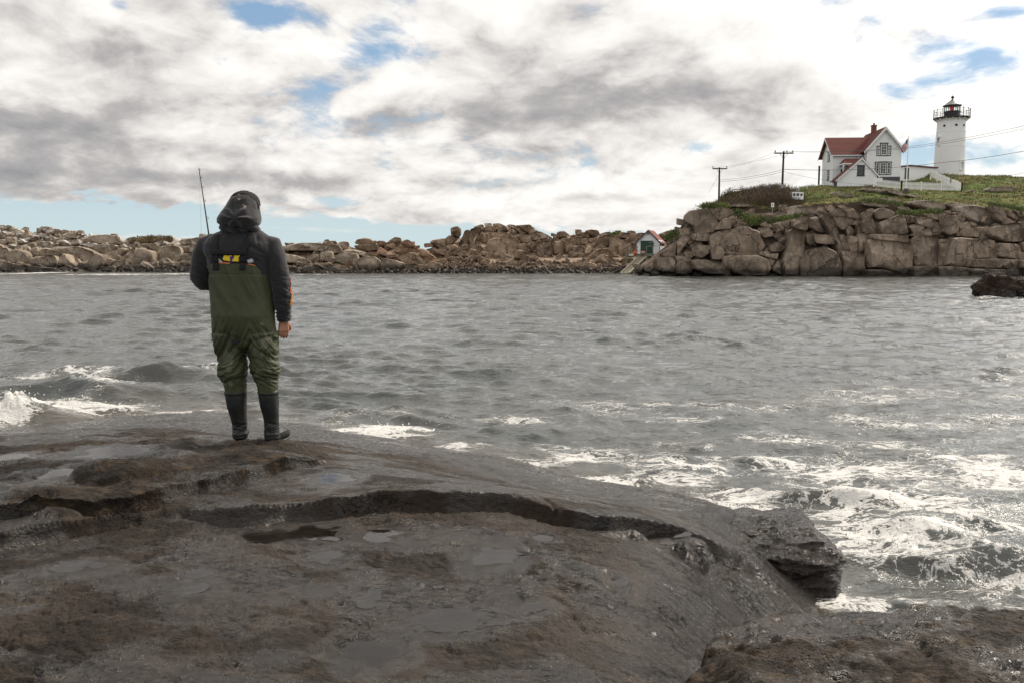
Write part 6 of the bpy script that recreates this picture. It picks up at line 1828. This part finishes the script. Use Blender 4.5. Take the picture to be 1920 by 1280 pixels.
def cloth(name, col, rough, weave=900, var=.25, sheen=0.0, stain=None, creasecol=None):
    m, n, b = newmat(name)
    co = n.node('ShaderNodeTexCoord').outputs['Object']
    f1 = n.noise(co, 6, 5, .65); f2 = n.noise(co, 60, 4, .7)
    c = n.mix(n.ss(f1, .3, .7), tuple(q * (1 - var) for q in col), col)
    c = n.mix(n.ss(f2, .45, .75, 0, .25), c, tuple(min(1, q * 1.6) for q in col))
    if stain:
        for (x_, y_, z_, r_, cc, st) in stain:
            d_ = n.vm('LENGTH', n.vm('MULTIPLY', n.vm('SUBTRACT', co, (x_, y_, z_)), (1, .25, st)))
            d_ = n.m('ADD', d_, n.m('MULTIPLY', n.m('SUBTRACT', n.noise(co, 45, 4, .7), .5), r_ * 1.3))
            c = n.mix(n.ss(d_, r_ * .4, r_, .5, 0), c, cc)
    n.put(b.inputs['Base Color'], c)
    n.put(b.inputs['Roughness'], n.ss(f1, .3, .7, rough - .07, rough + .07))
    b.inputs['Specular IOR Level'].default_value = .35
    if sheen: b.inputs['Sheen Weight'].default_value = sheen; b.inputs['Sheen Roughness'].default_value = .5
    n.put(b.inputs['Normal'], n.bump(n.m('ADD', n.noise(co, weave * .3, 2, .5), n.m('MULTIPLY', f2, .8)), .35, .003))
    return m
zl = lambda px, py: (pw_(px, py).x, pw_(px, py).z)
spots = []
for px, py, r_, st in ((458, 376, .013, 1), (469, 392, .016, .5), (470, 408, .012, .6), (451, 379, .007, 1), (475, 416, .008, 1), (466, 386, .010, 1)):
    x_, z_ = zl(px, py); spots.append((x_, -.1, z_, r_, (.55, .38, .30), st))
M_HOOD = cloth('charcoal_fleece', (.020, .019, .022), .92, sheen=.25, stain=None)
M_HOODUP = cloth('bleached_charcoal_fleece', (.020, .019, .022), .92, sheen=.25, stain=spots)
dst = []
for px, py, r_, st in ((505, 640, .035, .6), (500, 605, .02, 1), (437, 672, .05, .5), (428, 682, .02, 1), (497, 662, .03, 1), (488, 655, .03, .8), (440, 715, .02, .6), (510, 655, .015, 1)):
    x_, z_ = zl(px, py); dst.append((x_, -.1, z_, r_, (.17, .17, .13), st))
M_WADER = cloth('green_wader_fabric', (.050, .057, .026), .60, stain=dst)
M_BOOT = cloth('black_rubber_boot', (.017, .020, .019), .36, var=.4)
M_SOLE = plain('boot_sole', (.008, .008, .008), .35)
M_STRAP = cloth('black_strap_webbing', (.010, .009, .010), .8)
M_SKIN, n, b = newmat('skin')
co = n.node('ShaderNodeTexCoord').outputs['Object']
n.put(b.inputs['Base Color'], n.mix(n.ss(n.noise(co, 30, 4, .6), .3, .7), (.36, .17, .11), (.46, .24, .16)))
b.inputs['Roughness'].default_value = .5; b.inputs['Subsurface Weight'].default_value = .08; b.inputs['Subsurface Radius'].default_value = (.01, .004, .002)
M_CAP = cloth('dark_knit_cap', (.018, .014, .014), .95)
M_HAIR = plain('brown_hair', (.03, .018, .010), .8)

# --- body: one continuous skin (head, neck, trunk, arms and hands, legs)
bd = MB()
hz = pw_(457, 395).z
hx = pw_(457, 395).x
hy = .035
hloft(bd, [(hz - .125, hx, hy + .04, .045, .05), (hz - .11, hx, hy + .045, .062, .075), (hz - .07, hx, hy + .03, .072, .095), (hz - .02, hx, hy + .015, .080, .105), (hz + .03, hx, hy + .005, .083, .108), (hz + .08, hx, hy, .078, .10), (hz + .12, hx, hy - .005, .055, .075), (hz + .135, hx, hy - .005, .02, .03)], 24, 2.1)
bd.tube([(hx, hy + .11, hz + .01), (hx, hy + .135, hz - .03), (hx, hy + .115, hz - .045)], [.012, .018, .012], 8)       # nose
bd.tube([(hx - .05, hy + .095, hz + .025), (hx, hy + .108, hz + .03), (hx + .05, hy + .095, hz + .025)], [.012, .014, .012], 8)   # brow
bd.tube([(hx - .022, hy + .112, hz - .072), (hx + .022, hy + .112, hz - .072)], [.010, .010], 8)          # lips
bd.tube([(hx, hy + .095, hz - .105), (hx, hy + .11, hz - .108)], [.022, .016], 8)         # chin
for s_ in (-1, 1): bd.tube([(hx + s_ * .083, hy + .0, hz - .03), (hx + s_ * .094, hy - .008, hz + .0), (hx + s_ * .086, hy - .01, hz + .028)], [(.008, .014), (.01, .02), (.008, .012)], 8)
bd.tube([(hx, 0.0, hz - .20), (hx, .02, hz - .05)], [.065, .058], 16)
hloft(bd, [(pw_(457, 640).z, .01, 0, .15, .095), (pw_(457, 600).z, 0, 0, .145, .09), (pw_(457, 540).z, -.01, 0, .14, .085), (pw_(457, 480).z, -.01, 0, .165, .09), (pw_(457, 450).z, -.01, 0, .15, .075), (pw_(457, 438).z, hx, 0, .07, .06)], 28)
SLp, ELp, WLp = pt(392, 462, 0), pt(376, 524, .03), pt(412, 528, .30)
SRp, ERp, WRp = pt(508, 465, 0), pt(527, 542, -.01), pt(530, 600, .045)
bd.tube([pt(425, 462, 0), SLp, ELp], [.05, .052, .040], 14); bd.tube([ELp, WLp], [.040, .027], 14)
bd.tube([pt(490, 462, 0), SRp, ERp], [.05, .052, .040], 14); bd.tube([ERp, WRp], [.040, .027], 14)
for (hipx, kx, ax) in ((435, 437, 449), (492, 497, 509)):
    bd.tube([pt(hipx, 640, 0), pt(kx, 715, .015), pt(ax, 805, 0), pt(ax, 815, 0)], [.085, .055, .036, .036], 14)
def hand(wr, dirv, palmn, side, curl, sc_=1.0, curlf=None):
    """palm, four fingers of unequal length bent at the knuckles, thumb leaving the side of the palm"""
    d = Vector(dirv).normalized(); nrm = Vector(palmn); nrm = (nrm - d * nrm.dot(d)).normalized(); sd_ = d.cross(nrm) * side
    wr = Vector(wr)
    L = .088 * sc_
    for t in (-1, -.33, .33, 1):
        a = wr - d * .01 + sd_ * t * .014; b2 = wr + d * L + sd_ * t * .030
        bd.tube([a, a.lerp(b2, .5) + nrm * .003, b2], [.015, .016, .0125], 8)
    for i, (off, ln) in enumerate(((-.030, .072), (-.010, .080), (.010, .075), (.030, .060))):
        b0 = wr + d * (L - .006) + sd_ * off; dirc = d.copy(); pts = [b0 - d * .02, b0]
        c_ = curl * (1 + .12 * i) if curlf is None else curlf[i]
        for seg_, fr in ((.45, .5), (.32, 1.0), (.25, .8)):
            R = Matrix.Rotation(c_ * fr, 3, sd_ * side)
            dirc = (R @ dirc).normalized()
            if dirc.dot(nrm) < d.dot(nrm) - 1e-4 and c_ > 0 and seg_ == .45:
                R = Matrix.Rotation(-c_ * fr, 3, sd_ * side); dirc = (R @ d).normalized(); c_ = -c_
            pts.append(pts[-1] + dirc * ln * seg_ * sc_)
        bd.tube(pts, [.0095, .0095, .0088, .0080, .0062], 8)
    tb_ = wr + d * .022 - sd_ * .020
    td = (d * .75 - sd_ * .75 + nrm * .35).normalized()
    p1_ = tb_ + td * .035; p2_ = p1_ + (td + d * .5 + nrm * .2).normalized() * .030; p3_ = p2_ + (d + nrm * .4).normalized() * .024
    bd.tube([tb_, p1_, p2_, p3_], [.015, .0125, .0105, .008], 8)
# right hand hangs, fingers slightly curled, seen from behind: thumb to the left
hand(pw_(529, 600) + Vector((0, .045, 0)), (-.06, .10, -1), (-.35, .55, 0), -1, .35)
# left hand out of sight in front of the chest, closed round the rod grip
LH = Vector(WLp)
hand(LH, (.75, .65, .12), (.5, -.6, -.35), 1, 1.25)
body = union('body', bd, .0042, M_SKIN, person, 2)
hr = MB(); hloft(hr, [(hz - .06, hx, hy - .07, .05, .04), (hz, hx, hy - .04, .082, .08), (hz + .06, hx, hy - .01, .086, .105), (hz + .11, hx, hy, .07, .09), (hz + .14, hx, hy, .03, .04)], 24, 2.1)
union('hair', hr, .008, M_HAIR, person, 2)
for s_ in (-1, 1):
    q = MB().lathe([(.0, -.012), (.009, -.008), (.012, 0), (.009, .008), (.0, .012)], 10).build('eye', M_TRIM, person, True, 80); q.location = (hx + s_ * .032, hy + .098, hz + .008)

# --- hoodie: trunk and sleeves
hd = MB()
hloft(hd, [rg(640, 398, 516, 0, .13), rg(600, 400, 512, 0, .14), rg(560, 398, 511, 0, .145), rg(520, 397, 508, 0, .145), rg(492, 391, 510, -.005, .15), rg(472, 381, 518, -.01, .145), rg(458, 378, 519, -.01, .132), rg(448, 389, 508, -.01, .115), rg(440, 401, 500, -.01, .10), rg(433, 415, 490, -.01, .09), rg(424, 424, 482, .0, .08)], 44, 2.3)
hd.tube([pt(408, 458, 0), pt(389, 462, 0), pt(381, 480, .0), pt(376.5, 502, .005), pt(373, 520, .02), pt(376, 530, .06), pt(388, 534, .13), pt(400, 532, .22), pt(409, 529, .28)],
        [.082, .084, .078, .074, .072, .066, .058, .050, .040], 20)
hd.tube([pt(490, 460, 0), pt(509, 464, 0), pt(516, 482, -.005), pt(521, 505, -.01), pt(527, 530, -.01), pt(530.5, 552, 0), pt(530.5, 575, .02), pt(530, 592, .035), pt(530, 603, .042)],
        [.082, .084, .079, .075, .071, .066, .058, .050, .046], 20)
def fold_hoodie(v, nn):
    x_, y_, z_ = v.T
    d = .006 * fbm(x_ * 9, y_ * 9, z_ * 5, 3)
    # sleeve wrinkles bunch at elbow and cuff
    ell = np.exp(-((z_ - pw_(0, 545).z) / .12) ** 2) * (x_ > .17)
    elc = np.exp(-((z_ - pw_(0, 588).z) / .08) ** 2) * (x_ > .2)
    eL = np.exp(-((z_ - pw_(0, 520).z) / .10) ** 2) * (x_ < -.18)
    w = fbm(x_ * 7, y_ * 7, z_ * 34 + x_ * 12, 3)
    rid_ = 1 - np.abs(w) * 2.4
    d += (.0065 * ell + .008 * elc + .006 * eL) * rid_
    # vertical drapes on the back from the shoulders
    back = sstep(z_, pw_(0, 520).z, pw_(0, 490).z) * sstep(-np.abs(x_), -.24, -.17)
    w2 = 1 - np.abs(fbm(x_ * 22 + z_ * 6, y_ * 4, z_ * 3, 2)) * 2.2
    d += .0045 * w2 * back
    sh = np.exp(-(((np.abs(x_ + .02)) - .19) / .05) ** 2) * np.exp(-((z_ - pw_(0, 480).z) / .12) ** 2)
    d += sh * .007 * (1 - np.abs(fbm(x_ * 12 + z_ * 18, y_ * 6, z_ * 6, 2)) * 2.4)
    return d
hoodie = union('hoodie', hd, .0065, M_HOOD, person, 5, fold_hoodie)
tag(hoodie, 'charcoal fleece hoodie')
# --- hood drawn up over a knit cap
hu = MB()
hloft(hu, [rg(438, 424, 484, -.01, .085), rg(433, 417, 490, -.03, .115), rg(426, 415, 491, -.045, .135), rg(418, 413.5, 491.5, -.05, .145), rg(411, 413.5, 492.5, -.045, .15), rg(403, 417, 489, -.03, .15), rg(394, 421.5, 486.5, -.01, .14), rg(384, 427, 483.5, .0, .130), rg(375, 431, 480, .005, .118), rg(369, 434, 476, .01, .10), rg(366.5, 442, 468, .01, .06)], 44, 2.3)
def fold_hood(v, nn):
    x_, y_, z_ = v.T
    xr = x_ - pw_(455, 400).x
    d = .006 * fbm(x_ * 11, y_ * 11, z_ * 9, 3)
    # creases radiate from the middle of the back where the cloth sags over the collar
    zc = pw_(0, 412).z
    a = np.arctan2(z_ - zc, xr)
    r_ = np.hypot(z_ - zc, xr)
    d += .010 * (1 - np.abs(np.sin(a * 3.0 + 1.3 * fbm(x_ * 8, y_ * 3, z_ * 8, 2))) * 2) * np.exp(-((r_ - .06) / .05) ** 2) * (y_ < 0)
    d += .008 * np.exp(-(xr / .008) ** 2) * (y_ < 0)          # centre seam
    d -= .016 * np.exp(-((z_ - pw_(0, 430).z - .04 * np.abs(xr) * 4) / .012) ** 2)
    return d
hood = union('hood', hu, .006, M_HOODUP, person, 4, fold_hood); tag(hood, 'dark hood spotted with pale bleach marks')
cp = MB()
hloft(cp, [rg(386, 429, 484, .03, .13), rg(376, 430, 483, .03, .13), rg(370, 432.5, 480, .028, .12), rg(364, 438, 475, .026, .10), rg(360, 445, 468, .024, .07), rg(358, 451, 462, .024, .04)], 36, 2.2)
union('cap', cp, .007, M_CAP, person, 3, lambda v, nn: .002 * np.sin(v[:, 0] * 500))
# hood hem rolled over the cap
hm = MB(); pts = []
for i in range(15):
    t = i / 14; a = pi * (1 - t)
    q = pw_(456 + 29.5 * cos(a), 392 - 24.5 * sin(a)); pts.append((q.x, -.02 + .0 * t - .03 * sin(a) * -1, q.z))
hm.tube(pts, .013, 8); union('hood_hem', hm, .005, M_HOOD, person, 3)

# --- waders
wd = MB()
hloft(wd, [rg(656, 412, 508, 0, .07), rg(646, 407, 513, 0, .115), rg(632, 403, 515.5, 0, .140), rg(612, 400.5, 514.5, -.005, .155), rg(590, 398, 513.5, -.01, .165), rg(560, 397, 511.5, -.005, .158), rg(530, 395.5, 509, -.005, .156), rg(505, 394, 506, -.005, .158), rg(489, 393, 505, -.005, .158)], 48, 2.3)
wd.tube([pt(432, 625, 0), pt(433, 650, .0), pt(436.5, 672, .0), pt(437, 690, .0), pt(436, 700, .0), pt(438.5, 708, .0), pt(440.5, 716, .0), pt(441.5, 728, .0), pt(442, 736, 0)],
        [(.122, .145), (.112, .137), (.101, .118), (.102, .115), (.103, .115), (.088, .095), (.083, .09), (.079, .085), (.077, .082)], 28)
wd.tube([pt(489, 625, 0), pt(492, 650, .0), pt(494, 668, .0), pt(496, 683, .0), pt(497.5, 694, .0), pt(497.5, 703, .0), pt(500, 711, .0), pt(502, 724, .0), pt(502.5, 736, 0)],
        [(.122, .145), (.112, .137), (.100, .114), (.103, .115), (.106, .117), (.095, .103), (.081, .09), (.076, .084), (.073, .080)], 28)
def fold_waders(v, nn):
    x_, y_, z_ = v.T
    kz = pw_(0, 697).z; hzz = pw_(0, 640).z
    lowm = np.exp(-((z_ - kz) / .085) ** 2)
    sgn = np.where(x_ > pw_(466, 0).x, 1.0, -1.0)
    w = fbm(x_ * 6 + 3 * sgn, y_ * 6, z_ * 26 + sgn * x_ * 14, 3)
    d = .011 * lowm * (1 - np.abs(w) * 3.0)
    seat = np.exp(-((z_ - pw_(0, 648).z) / .15) ** 2)
    xr = np.abs(x_ - pw_(461, 0).x)
    w2 = fbm(x_ * 5, y_ * 5, z_ * 12 + xr * 22, 3)
    d += .011 * seat * (1 - np.abs(w2) * 3.0)
    # sags under the seat: a slanting crease each side
    for px_, s_ in ((432, 1), (490, -1)):
        cx_ = pw_(px_, 0).x
        line = z_ - (pw_(0, 630).z - .28 * (x_ - cx_) * s_)
        d -= .006 * np.exp(-(line / .014) ** 2) * np.exp(-((x_ - cx_) / .09) ** 2) * (y_ < 0)
        line = z_ - (pw_(0, 664).z + .9 * (x_ - cx_) * s_)
        d -= .010 * np.exp(-(line / .012) ** 2) * np.exp(-((x_ - cx_) / .06) ** 2) * (y_ < 0)
    d += .004 * fbm(x_ * 7, y_ * 7, z_ * 4, 3) + .008 * sstep(z_, pw_(0, 650).z, pw_(0, 560).z) * (1 - np.abs(fbm(x_ * 9 + z_ * 3, y_ * 5, z_ * 2.2 + 4, 2)) * 2.4)
    # centre seam down the seat, cross seam under the bib
    d += .0045 * np.exp(-((x_ - pw_(449, 0).x + (z_ - hzz) * -.02) / .006) ** 2) * (y_ < 0) * sstep(z_, hzz - .06, hzz)
    d -= .003 * np.exp(-((z_ - pw_(0, 514).z) / .004) ** 2)
    sm = np.abs(x_ - np.where(sgn > 0, pw_(503, 0).x, pw_(440, 0).x))
    d += .004 * np.exp(-(sm / .005) ** 2) * (y_ < 0) * (z_ < pw_(0, 706).z)
    return d
zt_ = pw_(457, 494.5).z
waders = union('waders', wd, .0065, M_WADER, person, 4, fold_waders, cut=[((pw_(470, 494).x, 0, zt_ - .0), (.0, 0, 1)), ((pw_(480, 495).x, 0, zt_), (.42, 0, .9))])
tag(waders, 'olive green chest waders')
# --- boots
for nm, px_, cs, foot in (('left', 441.5, [(441.5, 731, .081), (443, 745, .079), (444, 760, .073), (447, 777, .063), (449, 792, .055), (449.5, 803, .051), (450, 812, .056), (450.5, 820, .058)], (-.20, .97)),
                          ('right', 502.5, [(502.5, 731, .076), (504, 745, .074), (505.5, 760, .069), (508, 777, .059), (509, 790, .054), (509.5, 803, .052), (510, 812, .056), (510.5, 822, .058)], (.22, .97))):
    bm_ = MB()
    bm_.tube([pt(a, b2, 0) for a, b2, r_ in cs], [r_ for a, b2, r_ in cs], 28)
    ank = pw_(cs[-1][0], 817); fd = Vector((foot[0], foot[1], 0))
    g0 = 0.035 if nm == 'left' else 0.022
    sole_z = pw_(457, 829 if nm == 'left' else 830.5).z
    pth = [ank + fd * -.035, ank + fd * .04, ank + fd * .12, ank + fd * .19, ank + fd * .235]
    rr_ = [(.050, .044), (.052, .052), (.054, .044), (.050, .034), (.030, .022)]
    pth = [Vector((q.x, q.y, sole_z + .012 + r_[1])) for q, r_ in zip(pth, rr_)]
    bm_.tube(pth, rr_, 20)
    def fb(v, nn, px_=px_):
        x_, y_, z_ = v.T
        az_ = pw_(0, 800).z
        d = .005 * np.exp(-((z_ - az_) / .04) ** 2) * (1 - np.abs(fbm(x_ * 12, y_ * 12, z_ * 40, 2)) * 2.5)
        d += .003 * np.exp(-((x_ - pw_(px_, 0).x - (pw_(0, 731).z - z_) * .09) / .004) ** 2) * (y_ < 0)
        d += .004 * (np.abs(z_ - pw_(0, 734.5).z) < .009)
        d += .004 * (np.abs(z_ - pw_(0, 812).z) < .006)
        return d + .0015 * fbm(x_ * 14, y_ * 14, z_ * 8, 2)
    bo_ = union('boot', bm_, .006, M_BOOT, person, 3, fb)
    so = MB(); so.tube([Vector((q.x, q.y, sole_z + .010)) for q in pth], [(r_[0] + .006, .016) for r_ in rr_], 16)
    so.tube([Vector((pth[0].x, pth[0].y, sole_z + .004)) - fd * .015, Vector((pth[0].x, pth[0].y, sole_z + .012)) + fd * .04], [(.050, .022), (.052, .022)], 16)
    union('sole', so, .006, M_SOLE, bo_, 1)

# --- webbing laid over the back, following the cloth beneath
def bvh_of(objs):
    vs_ = []; fs_ = []
    for o_ in objs:
        me = o_.data; n0 = len(vs_)
        vs_ += [v_.co.copy() for v_ in me.vertices]; fs_ += [tuple(i + n0 for i in p_.vertices) for p_ in me.polygons]
    return BVHTree.FromPolygons(vs_, fs_)
tree_b = bvh_of([hoodie, waders, hood])
def back_y(x_, z_, tree=None):
    h_ = (tree or tree_b).ray_cast(Vector((x_, -1, z_)), Vector((0, 1, 0)))
    return h_[0].y if h_[0] else -.14
def ribbon(name, line, width, mat, off=.010, th=.006, tree=None):
    """line: pixel points; a strip of webbing with thickness draped on the back"""
    P2 = []
    for a, b2 in zip(line[:-1], line[1:]):
        for k in range(12): P2.append((a[0] + (b2[0] - a[0]) * k / 12, a[1] + (b2[1] - a[1]) * k / 12))
    P2.append(line[-1])
    v = []
    nW = 5
    ys = []
    for i, (px, py) in enumerate(P2):
        d = Vector((P2[min(i + 1, len(P2) - 1)][0] - P2[max(i - 1, 0)][0], P2[min(i + 1, len(P2) - 1)][1] - P2[max(i - 1, 0)][1])).normalized()
        row = []
        for k in range(nW):
            s_ = (k / (nW - 1) - .5) * width
            q = pw_(px - d.y * s_, py + d.x * s_); row.append((q.x, back_y(q.x, q.z, tree) - off, q.z))
        ys.append(row)
    A = np.array(ys)
    for _ in range(3):
        B2 = A.copy(); B2[1:-1, :, 1] = (A[:-2, :, 1] + 2 * A[1:-1, :, 1] + A[2:, :, 1]) / 4; A = B2
    A[:, :, 1] = np.minimum(A[:, :, 1], np.array(ys)[:, :, 1] + .004)
    n1 = len(P2)
    top = A.reshape(-1, 3); bot = top + np.array([0, th, 0])
    f = [tuple(q) for q in gridfaces(n1, nW)]; N = n1 * nW
    f2 = [tuple(i + N for i in reversed(q)) for q in f]
    ed = []
    loop = [i * nW for i in range(n1)] + [(n1 - 1) * nW + k for k in range(1, nW)] + [i * nW + nW - 1 for i in range(n1 - 2, -1, -1)] + list(range(nW - 2, 0, -1))
    for a, b2 in zip(loop, loop[1:] + loop[:1]): ed.append((a, b2, b2 + N, a + N))
    return mesh_np(name, np.concatenate([top, bot]), f + f2 + ed, mat, person)
ribbon('strap', [(414, 441), (415, 450), (416, 470), (417, 490), (417, 506)], 11.5, M_STRAP)
ribbon('strap', [(481, 434), (478, 446), (470, 468), (468.5, 488), (468.5, 506)], 11, M_STRAP)
ribbon('cross_strap', [(411, 473), (442, 474), (475, 474)], 9.5, M_STRAP, .014)
for px_ in (417, 468.5): ribbon('buckle', [(px_, 482), (px_, 491)], 13.5, M_STRAP, .020, .010)
# bib edge binding
# --- printed graphic showing between the straps
tree_h = bvh_of([hoodie])
def print_poly(name, polys, col, off=.006, tree=None):
    m_ = plain(name + '_print', col, .8, .05, 20)
    v = []; f = []
    for poly in polys:
        bm = bmesh.new()
        vs_ = [bm.verts.new((px, py, 0)) for px, py in poly]; bm.faces.new(vs_)
        bmesh.ops.triangulate(bm, faces=bm.faces[:]); bmesh.ops.subdivide_edges(bm, edges=bm.edges[:], cuts=3, use_grid_fill=True)
        bmesh.ops.triangulate(bm, faces=bm.faces[:])
        n0 = len(v); bm.verts.index_update()
        for v_ in bm.verts:
            q = pw_(v_.co.x, v_.co.y); v.append((q.x, back_y(q.x, q.z, tree or tree_b) - off, q.z))
        f += [tuple(v2_.index + n0 for v2_ in p_.verts) for p_ in bm.faces]; bm.free()
    o_ = mesh_np(name, v, f, m_, hoodie); return o_
Z1 = lambda pts: [(300 + x_ / 4.129, 290 + y_ / 4.129) for x_, y_ in pts]
print_poly('yellow_letter_n', [Z1([(552, 782), (575, 782), (592, 808), (598, 782), (612, 782), (605, 826), (580, 824), (566, 800), (560, 822), (540, 812)])], (.80, .58, .02))
print_poly('yellow_letter_z', [Z1([(626, 782), (672, 782), (668, 792), (645, 812), (670, 814), (670, 828), (612, 826), (618, 812), (640, 792), (622, 792)])], (.80, .58, .02))
print_poly('purple_splash', [Z1([(596, 790), (632, 786), (622, 800), (612, 830), (600, 845), (600, 815)])], (.06, .02, .16), .0085)
print_poly('white_wing', [Z1([(503, 792), (522, 815), (548, 838), (508, 832)])], (.5, .5, .55))
print_poly('white_wing', [Z1([(722, 818), (765, 803), (758, 812), (772, 815), (765, 824), (776, 832), (730, 838)])], (.5, .5, .55))
print_poly('orange_rule', [Z1([(505, 832), (560, 832), (600, 838), (600, 846), (505, 842)]), Z1([(735, 842), (782, 855), (782, 862), (735, 850)])], (.50, .16, .06))
# flames printed down the outside of the right sleeve
fl_o = MB(); rs = np.random.RandomState(3)
tree_s = tree_h
v = []; f = []
fc = [(.36, .05, .03), (.42, .11, .02), (.50, .21, .03)]
for k in range(13):
    t = k / 12; py = 524 + 46 * t
    m_i = 0 if k < 4 else (1 if k < 8 else 2)
    zc = pw_(0, py).z
    vv = []
    for j in range(7):
        ang_ = j / 6
        yy = -.012 + .06 * ang_; zq = zc + .012 * sin(j * 2.4 + k) 
        for dz_ in (-.011, .011):
            h_ = tree_s.ray_cast(Vector((1.0, yy, zq + dz_ * (1 if j % 2 else .5))), Vector((-1, 0, 0)))
            p_ = h_[0] if h_[0] else Vector((.30, yy, zq))
            vv.append((p_.x + .004, p_.y, p_.z))
    ff = [(2 * j, 2 * j + 2, 2 * j + 3, 2 * j + 1) for j in range(6)]
    mesh_np('flame_print', vv, ff, plain('flame_%d' % k, fc[m_i], .8, .05) if k in (0, 4, 8) else lastm, hoodie)
    lastm = COL.objects[-1].data.materials[0]

# --- fishing rod held up in front
M_ROD = plain('dark_rod', (.035, .028, .022), .35); M_GRIP = plain('cork_grip', (.25, .15, .08), .8)
tip = P(373, 316.5, PD + .30); low = P(391.5, 440, PD + .34)
d_ = (low - tip); butt = tip + d_ * ((P(402, 545, PD + .36).z - tip.z) / d_.z)
rod = empty('fishing_rod', tuple(butt)); tag(rod, 'slender dark fishing rod rising above the left shoulder of the angler', 'fishing rod')
tt = tip - butt
MB().tube([tuple(tt * t) for t in np.linspace(.12, 1, 12)], list(np.linspace(.0085, .0025, 12)), 8).build('blank', M_ROD, rod, True)
MB().tube([tuple(tt * t) for t in (-.12, -.05, .1, .13)], [.013, .014, .013, .009], 10).build('grip', M_GRIP, rod, True)
for t in (.42, .60, .74, .85, .93, .992):
    c_ = tt * t; r_ = .014 * (1.25 - t)
    ring = MB(); pts = [(c_.x + .004 + r_ * cos(a), c_.y + .012, c_.z + r_ * sin(a)) for a in np.linspace(0, 2 * pi, 13)]
    ring.tube([(c_.x - 0, c_.y, c_.z)] + [pts[0]], .0012, 4); ring.tube(pts, .0014, 5, False); ring.build('line_guide', M_STEEL, rod)
    MB().tube([tuple(tt * (t - .012)), tuple(tt * (t + .012))], [.0055 * (1.5 - t)] * 2, 8).build('whipping', M_BLACK, rod)
rl = MB().lathe([(.0, -.03), (.028, -.03), (.03, -.02), (.02, -.015), (.02, .015), (.03, .02), (.028, .03), (.0, .03)], 14); ro = rl.build('reel', M_STEEL, rod, True, 40); ro.location = tt * .04 + Vector((0, .05, 0))
MB().tube([tuple(tt * .995), (tt.x - .0, tt.y, tt.z - .55), (tt.x + .002, tt.y, -.2)], .0006, 4).build('fishing_line', M_STEEL, rod)
